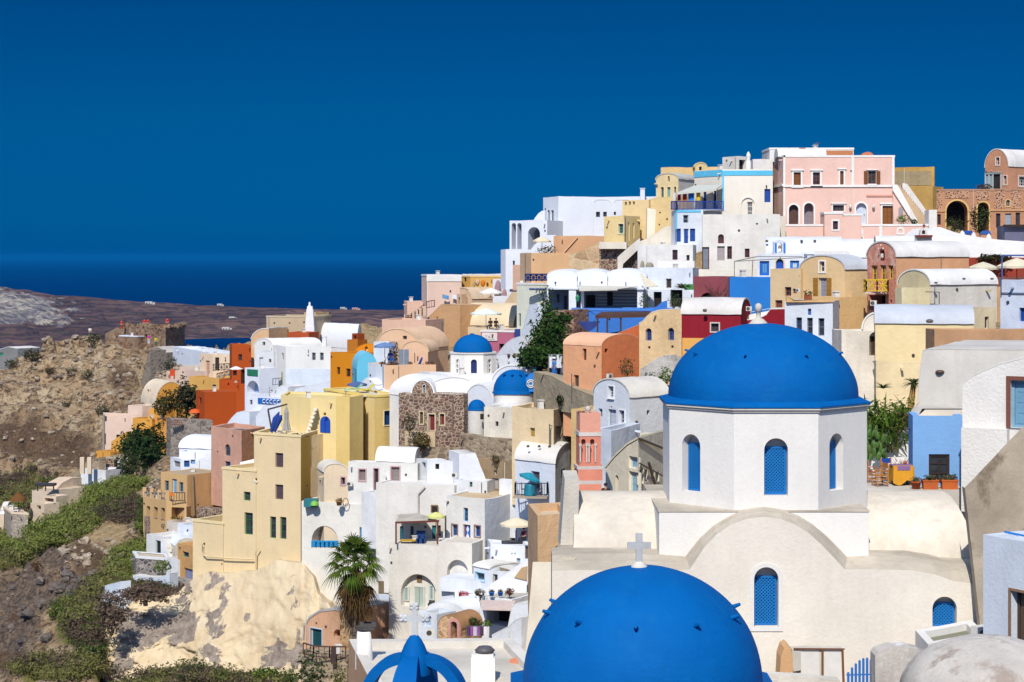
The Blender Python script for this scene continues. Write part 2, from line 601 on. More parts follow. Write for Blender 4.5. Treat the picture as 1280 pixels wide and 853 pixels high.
def house(name,label,cat,col,plan,top,base,roof='flat',crown=None,d=6.0,ref=None,ph=0.35,op=(),rc=None,wm=None,rm=None,gnd=True,lip=0.10,found=3.0,edge=None,seg=16,dirt=0.16,group=None,outl=None,fm=None):
 """plan: visible wall corners left to right as (photo column, distance); faces 0,1,.. run between them"""
 if outl and roof=='flat':roof='x0'
 pts=[PG(*p) for p in plan]
 nv=len(pts)-1
 if nv==1:
  nn=Vector((-(pts[1]-pts[0]).y,(pts[1]-pts[0]).x)).normalized()
  pts+=[pts[1]+nn*d,pts[0]+nn*d]
 elif nv==2:
  if (pts[1]-pts[0]).cross(pts[2]-pts[1])<0:print('CONCAVE',label)
  pts+=[pts[0]+pts[2]-pts[1]]
 else:
  pts+=[pts[-1]+Vector((0,d)),pts[0]+Vector((0,d))]
 if ref is None:
  ref=min(range(nv+1),key=lambda i:pts[i].y)
 Yr=pts[ref].y
 zt=ZZ(top,Yr);zb=ZZ(base,Yr)
 zf=zb-found
 cen=sum(pts,Vector((0,0)))/len(pts)
 root=thing(name,label,cat,(cen.x,cen.y,zb),group)
 if gnd:
  for q,r in zip(plan[:-1],plan[1:]):VIS.append((q[0],r[0],q[1],r[1],zb))
  for p in pts+[cen]:
   CTRL.append((p.x,p.y,zb-0.1))
 wmat=wm or plas(col,dirt)
 rmat=rm or plas(rc or 'e9e6df',0.14)
 n=len(pts)
 faces=[Face(pts[i],pts[(i+1)%n]) for i in range(n)]
 body=MB()
 ops=[o for o in op]
 per={i:[o for o in ops if o['f']==i] for i in range(n)}
 b=Bld();b.root=root;b.faces=faces;b.zt=zt;b.zb=zb;b.pts=pts;b.Y=Yr
 gab=None
 prf=None
 if roof in ('v0','v1','x0','x1'):
  g=0 if roof[1]=='0' else 1
  gab=(g,g+2)
  gm=(faces[g].A+faces[g].B)/2
  if crown is None:crown=top-10
  gy=gm.y if g==0 or nv>1 else cen.y
  zc=ZZ(crown,gy)
  if outl:
   prf=[]
   for q in outl:
    uu,tt=faces[g].u(q[0])
    prf.append((min(1,max(0,uu/faces[g].L)),ZZ(q[1],tt)))
   prf[0]=(0,prf[0][1]);prf[-1]=(1,prf[-1][1])
   zc=max(q[1] for q in prf)
  else:
   prf=[(0.5-0.5*math.cos(math.pi*k/seg),zt+(zc-zt)*math.sin(math.pi*k/seg)) for k in range(seg+1)]
  b.zc=zc
 for i in range(n):
  fc=faces[i]
  hs=[]
  for o in per.get(i,[]):
   hs.append((opening_poly(fc,o),o.get('dp',0.22)))
  if gab and i in gab:
   pq=prf if i==gab[0] else [(1-a,z) for a,z in prf[::-1]]
   outer=[(0,zf),(fc.L,zf)]+[(fc.L*a,z) for a,z in pq[::-1]]
  elif gab:
   ze=prf[-1][1] if i==(gab[0]+1)%4 else prf[0][1]
   outer=[(0,zf),(fc.L,zf),(fc.L,ze),(0,ze)]
  else:
   ks=max(1,int(fc.L/0.9))
   outer=[(0,zf),(fc.L,zf)]+[(fc.L*k/ks,zt+sag(fc.p(fc.L*k/ks,zt))) for k in range(ks,-1,-1)]
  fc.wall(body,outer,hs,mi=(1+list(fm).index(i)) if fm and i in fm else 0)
 if roof=='flat':
  inn=inset(pts,min(0.28,0.2*min(f.L for f in faces)))
  for i in range(n):
   j=(i+1)%n
   ks=max(1,int(faces[i].L/0.9))
   for k in range(ks):
    q=[pts[i].lerp(pts[j],k/ks),pts[i].lerp(pts[j],(k+1)/ks),inn[i].lerp(inn[j],(k+1)/ks),inn[i].lerp(inn[j],k/ks)]
    s0,s1=sag((*q[0],zt)),sag((*q[1],zt))
    body.poly([(*q[0],zt+s0),(*q[1],zt+s1),(*q[2],zt+s1-.02),(*q[3],zt+s0-.02)])
    body.poly([(*q[3],zt+s0-.02),(*q[2],zt+s1-.02),(*q[2],zt-ph),(*q[3],zt-ph)])
  rf=MB()
  rf.poly([(*p,zt-ph+0.003) for p in inn])
  rf.build('roof',rmat,root)
  if edge:
   em=MB()
   outp=inset(pts,-0.05)
   for i in range(n):
    j=(i+1)%n
    z1,z0=zt+0.06,zt-0.14
    em.poly([(*outp[i],z0),(*outp[j],z0),(*outp[j],z1),(*outp[i],z1)])
    em.poly([(*outp[i],z1),(*outp[j],z1),(*inn[j],z1),(*inn[i],z1)])
    em.poly([(*inn[i],z1),(*inn[j],z1),(*inn[j],zt),(*inn[i],zt)])
    em.poly([(*outp[j],z0),(*outp[i],z0),(*pts[i],z0),(*pts[j],z0)])
   em.build('coping',plas(edge,0.08),root)
 elif gab:
  fa,fb=faces[gab[0]],faces[gab[1]]
  rf=MB()
  th=lip
  npf=len(prf)-1
  def prof(fc,flip,out,extra):
   r=[]
   for k,(sa,z) in enumerate(prf):
    k0=prf[max(0,k-1)];k1=prf[min(npf,k+1)]
    tx,tz=(k1[0]-k0[0])*fc.L,k1[1]-k0[1]
    ln=math.hypot(tx,tz) or 1.0
    ex,ez=-tz/ln*extra,tx/ln*extra
    uu=(1-sa)*fc.L-ex if flip else sa*fc.L+ex
    r.append(fc.p(uu,z+ez-(0.03 if k in (0,npf) else 0),out))
   return r
  eo=0.05 if lip>0.06 else 0.012
  r0i=prof(fa,False,eo,0.0);r0=prof(fa,False,eo,th);r1=prof(fb,True,eo,th);r1i=prof(fb,True,eo,0.0)
  # slight sag and unevenness along the vault
  rows=[r0i,r0]
  m=10
  for k in range(1,m):
   t=k/m
   rows.append([a.lerp(c,t)+Vector((0,0,0.05*noise.noise(a.lerp(c,t)*0.9))) for a,c in zip(r0,r1)])
  rows+=[r1,r1i]
  rf.grid(rows[1:-1],0,True)
  rf.grid([r0i,r0],0,False);rf.grid([r1,r1i],0,False)
  for k in (0,npf):
   rf.poly([r0[k],r1[k],r1i[k],r0i[k]])
  rf.build('roof',rmat,root)
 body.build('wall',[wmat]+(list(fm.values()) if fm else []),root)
 for i in range(n):
  for o in per.get(i,[]):
   dress(faces[i],o,root)
 HOUSES.append((b,roof,nv,wmat,op))
 return b
def home(label,*a,**k):
 return house('house',label,'house',*a,**k)
def wall(label,*a,**k):
 return house('wall',label,'wall',*a,**k)
def band(b,f,x0,y0,x1,y1,col,name='trim',out=0.04,mat=None):
 fc=b.faces[f]
 u0,z0,u1,z1=fc.rect(x0,y0,x1,y1)
 m=MB()
 slab(m,fc,u0,z0,u1,z1,out,out+0.02)
 return m.build(name,mat or plas(col,0.08),b.root)
def rail(name,pts,h,col,parent,sp=0.16,r=0.022,cross=False,mid=True):
 """railing along 3D points (foot line)"""
 m=MB()
 up=Vector((0,0,h))
 for a,c in zip(pts[:-1],pts[1:]):
  a,c=Vector(a),Vector(c)
  m.bar(a+up,c+up,r*2.6)
  m.bar(a+Vector((0,0,0.08)),c+Vector((0,0,0.08)),r*2)
  L=(c-a).length
  if cross:
   k=max(1,round(L/(h*0.9)))
   for i in range(k):
    p=a.lerp(c,i/k);q=a.lerp(c,(i+1)/k)
    m.bar(p,p+up,r*2.4);m.bar(q,q+up,r*2.4)
    m.bar(p,q+up,r*1.8);m.bar(q,p+up,r*1.8)
    mm=(p+q)/2
    m.bar(mm,mm+up,r*1.8);m.bar(p+up/2,q+up/2,r*1.8)
  else:
   k=max(2,int(L/sp))
   for i in range(k+1):
    p=a.lerp(c,i/k)
    m.bar(p,p+up,r*(2.6 if i in (0,k) else 1.4))
 return m.build(name,paint(col),parent)
def box_part(name,root,c,sx,sy,sz,mat,rz=0,taper=1.0):
 m=MB();m.box(c,sx,sy,sz,rz,0,taper)
 return m.build(name,mat,root)
def solid(mb,poly,z0,z1,mi=0):
 """closed prism over a plan polygon (counter-clockwise)"""
 mb.poly([(*p,z1) for p in poly],mi)
 mb.poly([(*p,z0) for p in poly][::-1],mi)
 n=len(poly)
 for i in range(n):
  j=(i+1)%n
  mb.poly([(*poly[i],z0),(*poly[j],z0),(*poly[j],z1),(*poly[i],z1)],mi)
def psolid(mb,prof,direction,mi=0):
 """extrude a 3D outline (list of points, counter-clockwise from the front) along a vector"""
 pr=[Vector(p) for p in prof]
 dv=Vector(direction)
 vs=pr
 n=len(pr)
 # triangulate the outline in its own plane
 o=pr[0]
 ax=(pr[1]-pr[0]).normalized()
 nrm=dv.normalized()
 ay=nrm.cross(ax).normalized()
 p2=[Vector(((p-o).dot(ax),(p-o).dot(ay))) for p in pr]
 r=delaunay_2d_cdt(p2,[(i,(i+1)%n) for i in range(n)],[],0,1e-6)
 pl=[(p.x,p.y) for p in p2]
 for f in r[2]:
  q=[r[0][k] for k in f]
  cx=sum(a.x for a in q)/3;cy=sum(a.y for a in q)/3
  if inside(pl,cx,cy):
   w=[o+ax*a.x+ay*a.y for a in q]
   mb.poly(w,mi);mb.poly([a+dv for a in w][::-1],mi)
 for i in range(n):
  j=(i+1)%n
  mb.poly([pr[j],pr[i],pr[i]+dv,pr[j]+dv],mi)
  # --- plants
def leaf_cloud(mb,c,rx,ry,rz,n,size,seed=0,lump=0.35,fill=0.55,mi=0,droop=0.0):
 rnd=random.Random(seed)
 c=Vector(c)
 for _ in range(n):
  while True:
   d=Vector((rnd.gauss(0,1),rnd.gauss(0,1),rnd.gauss(0,1)))
   if d.length>1e-3:
    break
  d.normalize()
  rr=fill+(1-fill)*rnd.random()**0.6
  rr*=1+lump*noise.noise(d*2.1+Vector((seed*3.7,0,0)))*1.6
  p=c+Vector((d.x*rx,d.y*ry,d.z*rz))*rr
  s=size*rnd.uniform(0.6,1.3)
  a=Vector((rnd.gauss(0,1),rnd.gauss(0,1),rnd.gauss(0,0.7)-droop)).normalized()
  nrm=(d+Vector((rnd.gauss(0,.6),rnd.gauss(0,.6),rnd.gauss(0,.6)+0.3))).normalized()
  b=nrm.cross(a)
  if b.length<1e-3:
   continue
  b.normalize();a=b.cross(nrm)
  mb.poly([p-a*s,p+b*s*0.42-a*0.1*s,p+a*s,p-b*s*0.42+a*0.1*s],mi)
def shrub(name,label,cat,px,py,Y,wpx,hpx,mat,n=260,leaf=None,seed=1,group=None,stem=True,lump=0.4,dz=0.9):
 """py is the foot of the plant"""
 foot=P(px,py,Y)
 w=px2m(wpx,Y)/2;h=px2m(hpx,Y)
 root=thing(name,label,cat,foot,group)
 m=MB()
 leaf_cloud(m,foot+Vector((0,0,h*0.54)),w,w*dz,h*0.5,n,leaf or max(0.10,w*0.16),seed,lump)
 m.build('foliage',mat,root)
 if stem:
  s=MB()
  rnd=random.Random(seed)
  for k in range(4):
   a=rnd.uniform(0,6.28)
   s.tube([foot-Vector((0,0,0.3)),foot+Vector((0,0,h*0.25)),foot+Vector((math.cos(a)*w*0.55,math.sin(a)*w*0.5,h*0.65))],[w*0.07+0.02,w*0.05+0.015,0.01],6)
  s.build('stem',paint('6b5540'),root)
 return root
 # --- small furniture
def umbrella(label,px,py_foot,Y,wpx,py_top,col,name='parasol',cat='parasol',tilt=0.0,pole='8a6a48',sides=8,group='open parasols on the terraces',val=True,drop=0.24):
 foot=P(px,py_foot,Y)
 top=P(px,py_top,Y)
 r=px2m(wpx,Y)/2
 root=thing(name,label,cat,foot,group)
 hgt=top.z-foot.z
 m=MB()
 m.tube([foot,foot+Vector((0,0,hgt*0.99))],0.03,6)
 m.build('pole',paint(pole),root)
 cm=MB()
 R=Matrix.Rotation(tilt,3,'Y')
 def q(rr,a,z):
  v=R@Vector((rr*math.cos(a),rr*math.sin(a),z))
  return top+v
 dz=r*drop*2
 rows=[]
 for t in (0.0,0.35,0.7,1.0):
  row=[]
  for k in range(sides*2):
   a=math.pi*k/sides
   rr=r*t*(1.0 if k%2==0 else 0.965)
   row.append(q(rr,a,-dz*(t**1.25)-(0.03*t if k%2 else 0)))
  rows.append(row)
 cm.grid(rows,0,False,True)
 if val:
  low=[Vector(p)-Vector((0,0,0.16)) for p in rows[-1]]
  cm.grid([rows[-1],low],0,False,True)
 under=[[Vector(p)-Vector((0,0,0.02)) for p in rw] for rw in rows]
 cm.grid([rw[::-1] for rw in under],0,False,True)
 cn=cm.build('canopy',paint(col,rough=0.9,var=0.06),root)
 rb=MB()
 for k in range(sides):
  a=2*math.pi*k/sides
  rb.bar(q(0.03,a,-0.04),q(r*0.97,a,-dz*0.97-0.03),0.022)
 rb.build('ribs',paint(pole),cn)
 bs=MB()
 bs.lathe(foot,[(0.28,-0.02),(0.28,0.05),(0.06,0.09),(0.05,0.25)],10)
 bs.build('base',paint('b5b0a8'),root)
 return root
def closed_parasol(label,px,py_foot,Y,py_top,wpx,col):
 foot=P(px,py_foot,Y);top=P(px,py_top,Y)
 root=thing('closed_parasol',label,'parasol',foot,'folded parasols')
 h=top.z-foot.z;r=px2m(wpx,Y)/2
 m=MB();m.tube([foot,top+Vector((0,0,0.08))],0.03,6);m.build('pole',paint('d9d4c8'),root)
 c=MB()
 rows=[]
 for t,k in ((0.0,0.12),(0.2,0.55),(0.45,0.5),(0.75,0.95),(0.8,1.0)):
  rows.append([top+Vector((math.cos(a)*r*k*(1.0 if i%2 else 0.72),math.sin(a)*r*k*(1.0 if i%2 else 0.72),-h*t)) for i,a in enumerate([math.pi*j/8 for j in range(16)])])
 c.grid(rows,0,False,True)
 c.build('canopy',paint(col,rough=0.9),root)
 bs=MB();bs.lathe(foot,[(0.3,-0.02),(0.3,0.06),(0.06,0.1),(0.05,0.3)],10);bs.build('base',paint('b5b0a8'),root)
 return root
def chimney(root,px,py0,py1,Y,wpx,mat,taper=0.8,cap=True,capmat=None,round_=False):
 top=P(px,py0,Y);bot=P(px,py1,Y)
 w=px2m(wpx,Y);h=top.z-bot.z
 m=MB()
 if round_:
  m.lathe(bot-Vector((0,0,.3)),[(w/2,0),(w/2*taper,h+.3),(w/2*taper*0.8,h+.3),(w/2*taper*0.7,h*0.8)],14)
 else:
  m.box(bot+Vector((0,0,(h-.3)/2)),w,w,h+.3,0,0,taper)
 c=m.build('chimney',mat,root)
 if cap:
  k=MB()
  k.box(top+Vector((0,0,0.10)),w*taper*1.25,w*taper*1.25,0.08)
  for dx in (-1,1):
   for dy in (-1,1):
    k.box(top+Vector((dx*w*taper*0.4,dy*w*taper*0.4,0.03)),w*0.15,w*0.15,0.1)
  k.build('chimney_cap',capmat or mat,c)
 return c
def stairs(name,root,pts,w,n,mat,side=None):
 """solid flight from pts[0] (foot) to pts[1] (head), width vector w"""
 a,c=Vector(pts[0]),Vector(pts[1])
 w=Vector(w)
 m=MB()
 for i in range(n):
  p=a.lerp(c,i/n);q=a.lerp(c,(i+1)/n)
  z=q.z
  zl=a.z-1.0
  quad=[Vector((p.x,p.y,z)),Vector((q.x,q.y,z)),Vector((q.x,q.y,z))+w,Vector((p.x,p.y,z))+w]
  m.poly(quad);m.poly(quad[::-1])
  m.poly([Vector((p.x,p.y,zl)),quad[0],quad[3],Vector((p.x,p.y,zl))+w])
  m.poly([Vector((p.x,p.y,zl)),Vector((q.x,q.y,zl)),quad[1],quad[0]])
  m.poly([Vector((q.x,q.y,zl))+w,Vector((p.x,p.y,zl))+w,quad[3],quad[2]])
 return m.build(name,mat,root)
def ac_unit(label,px,py,Y,wpx=9,rz=0.0):
 c=P(px,py,Y)
 w=px2m(wpx,Y);h=w*0.8;dd=w*0.4
 root=thing('air_conditioner',label,'air conditioner',c-Vector((0,0,h/2)),'air conditioner units on the walls')
 m=MB();m.box(c,w,dd,h,rz);m.build('casing',paint('dcd9d0'),root)
 g=MB()
 fx=Vector((-math.sin(rz)*-1,-math.cos(rz),0))*(dd/2+0.012)
 ctr=c+fx+Vector((math.cos(rz),math.sin(rz),0))*(-w*0.14)
 ax=Vector((math.cos(rz),math.sin(rz),0))
 for rr in (0.36,0.26,0.16):
  ps=[ctr+(ax*math.cos(a)+Vector((0,0,1))*math.sin(a))*h*rr for a in [2*math.pi*k/14 for k in range(15)]]
  g.tube(ps,0.012,4,cap=False)
 for k in range(4):
  a=math.pi*k/4
  dv=(ax*math.cos(a)+Vector((0,0,1))*math.sin(a))*h*0.36
  g.bar(ctr-dv,ctr+dv,0.012)
 g.build('fan_grille',paint('6b6a66'),root)
 f=MB();f.poly([ctr-fx*0.02+(ax*math.cos(a)+Vector((0,0,1))*math.sin(a))*h*0.36 for a in [2*math.pi*k/16 for k in range(16)]])
 f.build('fan_opening',darkroom(),root)
 b=MB()
 for s in (-1,1):
  b.bar(c+ax*s*w*0.35-Vector((0,0,h/2))-fx,c+ax*s*w*0.35-Vector((0,0,h/2))+fx,0.04)
 b.build('bracket',paint('9a958c'),root)
 return root
_PB={}
def _skinobj(name,verts,edges,mat,root,scale):
 me=bpy.data.meshes.new(name)
 me.from_pydata([tuple(Vector(v[:3])*scale) for v in verts],edges,[])
 o=bpy.data.objects.new(name,me)
 COL.objects.link(o)
 md=o.modifiers.new('skin','SKIN')
 md.use_smooth_shade=True
 if len(me.skin_vertices)==0:
  raise RuntimeError('skin layer')
 for sv,v in zip(me.skin_vertices[0].data,verts):
  sv.radius=(v[3]*scale,v[4]*scale)
 me.skin_vertices[0].data[0].use_root=True
 sb=o.modifiers.new('sub','SUBSURF');sb.levels=1;sb.render_levels=1
 me.materials.append(mat)
 o.parent=root
 return o
def person(label,px,py_foot,Y,rz=0.0,shirt='c8402a',legs='3a4258',skin='c49272',hair='2c211a',pose='stand',hat=None,h=1.70,dress=False,group=None):
 foot=P(px,py_foot,Y)
 root=thing('person',label,'person',foot,group)
 root.rotation_euler=(0,0,rz)
 s=h/1.70
 if pose=='stand':
  hip=(0,0,0.90);
  J=[(0,0,.93,.13,.10),(0,0,1.12,.12,.09),(0,0,1.34,.15,.10),(0,0,1.44,.07,.06),(0,0,1.50,.055,.055),(0,-.01,1.60,.085,.10),(0,-.01,1.68,.06,.07),(-.19,0,1.39,.055,.05),(-.25,-.02,1.12,.042,.04),(-.24,-.12,.90,.032,.032),(-.23,-.15,.80,.03,.045),(.19,0,1.39,.055,.05),(.25,-.02,1.12,.042,.04),(.24,-.10,.90,.032,.032),(.23,-.13,.80,.03,.045),(-.09,0,.84,.085,.085),(-.10,-.02,.50,.06,.06),(-.11,.02,.10,.04,.045),(-.12,-.12,.04,.04,.035),(.09,0,.84,.085,.085),(.11,.02,.50,.06,.06),(.12,.06,.10,.04,.045),(.13,-.08,.04,.04,.035)]
 else:
  J=[(0,0,.50,.13,.11),(0,.02,.70,.12,.09),(0,.03,.92,.15,.10),(0,.02,1.02,.07,.06),(0,0,1.08,.055,.055),(0,-.02,1.18,.085,.10),(0,-.02,1.26,.06,.07),(-.19,.03,.97,.055,.05),(-.24,-.05,.72,.042,.04),(-.18,-.26,.66,.032,.032),(-.14,-.34,.66,.03,.045),(.19,.03,.97,.055,.05),(.24,-.05,.72,.042,.04),(.18,-.26,.66,.032,.032),(.14,-.34,.66,.03,.045),(-.10,-.06,.49,.09,.085),(-.13,-.42,.49,.065,.065),(-.13,-.42,.10,.042,.045),(-.14,-.54,.04,.04,.035),(.10,-.06,.49,.09,.085),(.13,-.42,.49,.065,.065),(.13,-.40,.10,.042,.045),(.14,-.52,.04,.04,.035)]
 E=[(0,1),(1,2),(2,3),(3,4),(4,5),(5,6),(2,7),(7,8),(8,9),(9,10),(2,11),(11,12),(12,13),(13,14),(0,15),(15,16),(16,17),(17,18),(0,19),(19,20),(20,21),(21,22)]
 _skinobj('body',J,E,paint(skin,rough=0.7),root,s)
 g=lambda i,k:(*J[i][:3],J[i][3]+k,J[i][4]+k)
 sh=[g(0,.015),g(1,.02),g(2,.018),g(3,.01),g(7,.02),g(8,.02),g(11,.02),g(12,.02)]
 _skinobj('shirt' if not dress else 'dress_top',sh,[(0,1),(1,2),(2,3),(2,4),(4,5),(2,6),(6,7)],paint(shirt,rough=0.9),root,s)
 if dress:
  m=MB()
  m.lathe((0,0,0),[(.15*s,1.05*s),(.20*s,.8*s),(.27*s,.25*s),(.26*s,.22*s)],14)
  o=m.build('skirt',paint(legs,rough=0.9),None,(0,0,0));o.parent=root
 else:
  le=[g(0,.022),g(15,.02),g(16,.02),g(17,.02),g(19,.02),g(20,.02),g(21,.02)]
  _skinobj('trousers',le,[(0,1),(1,2),(2,3),(0,4),(4,5),(5,6)],paint(legs,rough=0.9),root,s)
 hz=J[5]
 m=MB()
 c=Vector(hz[:3])*s
 m.lathe(c,[(.105*s,-.01),(.108*s,.04),(.085*s,.09),(.03*s,.115),(0.001,.117)],12,sy=1.1)
 o=m.build('hair',paint(hair,rough=0.9),None,(0,0,0));o.parent=root
 if hat:
  m=MB()
  m.lathe(c,[(.20*s,.045),(.115*s,.06),(.11*s,.13),(.05*s,.15),(.001,.15)],14)
  o=m.build('hat',paint(hat,rough=0.9),None,(0,0,0));o.parent=root
 return root
 # == the near church with the large blue dome
W='ece7df';WB='dde4ee';WC='efe5d4'  # WB puts side-lit blue into the whitewash colour, WC front-lit cream
wash=plas('efebe4',0.06,0.4,0.80,'7d6a50',True)
wash_old=plas('e4dccd',0.20,0.9,0.80,'7a6a52',True,0.0)
ledge=plas('d8ccb8',0.28,0.8,0.78,'6e604e',True)
BLUE=domeblue()
def lattice(fc,root,u0,z0,u1,z1,dep,arch=False):
 m=MB()
 t=0.07
 fr=[(u0,z0),(u1,z0),(u1,z1),(u0,z1)]
 ring(m,fc,fr,shrink(fr,t),-dep+0.05,0.05)
 o=m.build('shutter',paint('1672be',var=0.14),root)
 l=MB()
 a0,b0,a1,b1=u0+t,z0+t,u1-t,z1-t
 st=0.115
 w=a1-a0;h=b1-b0
 k=-h
 while k<w:
 # rising and falling bars clipped to the panel
  xs=max(0,k);ys=xs-k
  xe=min(w,k+h);ye=xe-k
  if xe-xs>0.03:
   l.bar(fc.p(a0+xs,b0+ys,-dep+0.034),fc.p(a0+xe,b0+ye,-dep+0.034),0.034,0.014,up=(fc.n.x,fc.n.y,0))
   l.bar(fc.p(a1-xs,b0+ys,-dep+0.024),fc.p(a1-xe,b0+ye,-dep+0.024),0.034,0.014,up=(fc.n.x,fc.n.y,0))
  k+=st
 l.build('lattice',paint('1a7cc6'),o)
 b=MB();b.poly([fc.p(a0,b0,-dep+0.006),fc.p(a1,b0,-dep+0.006),fc.p(a1,b1,-dep+0.006),fc.p(a0,b1,-dep+0.006)])
 b.build('panel',paint('0c3f80'),o)
 return o
def octagon(c,ap,rot=0.0):
 R=ap/math.cos(math.pi/8)
 return [Vector((c[0]+R*math.cos(rot-math.pi/2-math.pi/8+math.pi/4*k),c[1]+R*math.sin(rot-math.pi/2-math.pi/8+math.pi/4*k))) for k in range(8)]
def blue_dome(root,c,zbase,r,h,oct_ap,n_peg,a_peg,peg_h,peg_len=0.3,seg=64):
 """octagonal eave, hemispherical shell and the pegs"""
 e=MB()
 oc=octagon(c,oct_ap)
 oc_in=[]
 rows=[]
 N=64
 def octr(a):
  aa=((a+math.pi/2+math.pi/8)%(math.pi/4))-math.pi/8
  return oct_ap/math.cos(aa)
 ang=[-math.pi/2-math.pi/8+2*math.pi*k/N for k in range(N)]
 rows.append([(c[0]+octr(a)*math.cos(a),c[1]+octr(a)*math.sin(a),zbase-0.01) for a in ang])
 rows.append([(c[0]+octr(a)*math.cos(a),c[1]+octr(a)*math.sin(a),zbase+0.04) for a in ang])
 rows.append([(c[0]+r*1.0*math.cos(a),c[1]+r*1.0*math.sin(a),zbase+0.17) for a in ang])
 e.grid(rows,0,False,True)
 e.poly([(*p,zbase-0.01) for p in oc][::-1])
 e.build('eave',BLUE,root)
 d=MB()
 prof=[]
 K=26
 for k in range(K+1):
  t=math.pi/2*k/K
  prof.append((r*math.cos(t)+(0.0005 if k==K else 0),0.16+(h-0.16)*math.sin(t)))
 rows=[]
 for rr,z in prof:
  row=[]
  for j in range(seg):
   a=2*math.pi*j/seg
   q=Vector((math.cos(a)*rr,math.sin(a)*rr,z))
   q*=1+0.004*noise.noise(q*1.3)
   row.append((c[0]+q.x,c[1]+q.y,zbase+q.z))
  rows.append(row)
 d.grid(rows,0,True,True)
 do=d.build('dome',BLUE,root)
 t=math.asin(min(0.98,(peg_h-0.16)/(h-0.16)))
 pr=r*math.cos(t)
 for k in range(n_peg):
  a=a_peg+2*math.pi*k/n_peg
  dr=Vector((math.cos(a)*math.cos(t*.5),math.sin(a)*math.cos(t*.5),math.sin(t*.5)))
  p=Vector((c[0]+pr*math.cos(a),c[1]+pr*math.sin(a),zbase+peg_h))
  m=MB()
  m.tube([p-dr*0.1,p+dr*peg_len*0.5,p+dr*peg_len],[peg_len*0.34,peg_len*0.26,peg_len*0.2],8)
  m.build('peg',BLUE,do)
 return do
church=thing('church','large white church with octagonal drum under the biggest complete blue dome and broad arched front','church',(*PG(955,69.6),ZZ(900,66)))
cx,cy=PG(953.5,69.5)
zb_drum=ZZ(640,66.0);zt_drum=ZZ(515,66.0)
AP=3.50
oc=octagon((cx,cy),AP)
dm=MB()
win_px=[None,None,None]
facets=[Face(oc[k],oc[(k+1)%8]) for k in range(8)]
# facet 0 faces the camera, 7 is to its left, 1 to its right
drum_ops={7:(853,543,875,615),0:(942,548,970.5,620),1:(1035,542,1056,613)}
for k,fc in enumerate(facets):
 hs=[]
 zt=zt_drum;zb=zb_drum-0.6
 if k in drum_ops:
  r=drum_ops[k]
  uu0,z0,uu1,z1=fc.rect(*r)
  um=fc.L/2 if k==0 else (uu0+uu1)/2
  hw=0.41
  hs=[(arch_poly(um-hw,um+hw,z0,z1,14),0.42)]
 fc.wall(dm,[(0,zb),(fc.L,zb),(fc.L,zt),(0,zt)],hs)
 if hs:
  b=MB();b.poly([fc.p(*q,-0.418) for q in hs[0][0]])
  b.build('niche_back',wash,church)
  hz=z0+(z1-z0)*0.84
  lattice(fc,church,um-hw+0.02,z0+0.01,um+hw-0.02,hz,0.36)
dm.build('drum',wash,church)
m=MB()
for i,(ap,z0,z1) in enumerate(((AP+0.06,zt_drum-0.02,zt_drum+0.06),(AP+0.12,zt_drum+0.06,zt_drum+0.13))):
 solid(m,octagon((cx,cy),ap),z0,z1)
m.build('cornice',plas('dcd6cc',0.12,0.4,0.8,near=True),church)
zd=zt_drum+0.145
blue_dome(church,(cx,cy),zd,3.42,ZZ(404,69.6)-zd,AP+0.15,8,math.radians(-90-20),1.62+0.1,0.17)
# finial: white lantern foot with thin chimney
m=MB()
zt=ZZ(406,69.6)
fx,fy=PG(948,69.6)
m.lathe((fx,fy,zt-0.15),[(0.40,0),(0.36,0.18),(0.20,0.34),(0.09,0.40),(0.085,0.62),(0.13,0.64),(0.12,0.86),(0.05,0.92),(0.001,0.93)],20)
m.build('finial',plas('d9d3c6',0.15,0.4,near=True),church)
# square block under the drum
xl,xr=PG(824,65.9).x,PG(1086,65.9).x
m=MB()
solid(m,[Vector((xl,65.9)),Vector((xr,65.9)),Vector((xr,73.3)),Vector((xl,73.3))],ZZ(760,65.9),ZZ(640,65.9))
m.build('block',wash,church)
m=MB()
zk=ZZ(640,65.9)
solid(m,[Vector((xl-.03,65.87)),Vector((xr+.03,65.87)),Vector((xr+.03,73.33)),Vector((xl-.03,73.33))],zk,zk+0.05)
m.build('block_ledge',ledge,church)
# transverse barrel vault behind the front
rows=[]
yc,hd=70.3,3.3
z0=ZZ(708,67);z1=ZZ(615,70.3)
K=16
for k in range(2*K+1):
 t=math.pi*k/(2*K)
 yy=yc-hd*math.cos(t);zz=z0+(z1-z0)*math.sin(t)**0.8
 s=math.sin(t)
 a=PG(716+4*s,67).x;b=PG(1222,67).x*(1-s)+PG(1191,69).x*s
 rows.append([(a+(b-a)*j/30,yy,zz+0.03*noise.noise(Vector((j*.7,k*.4,3)))) for j in range(31)])
m=MB()
m.grid(rows,0,True)
m.poly([r[-1] for r in rows]+[(rows[-1][-1][0],yc+hd,z0-4),(rows[0][-1][0],yc-hd,z0-4)])
m.poly([r[0] for r in rows][::-1]+[(rows[0][0][0],yc-hd,z0-4),(rows[-1][0][0],yc+hd,z0-4)])
m.build('transept_vault',plas('e6dccb',0.22,0.5,0.80,'8a765c',True),church)
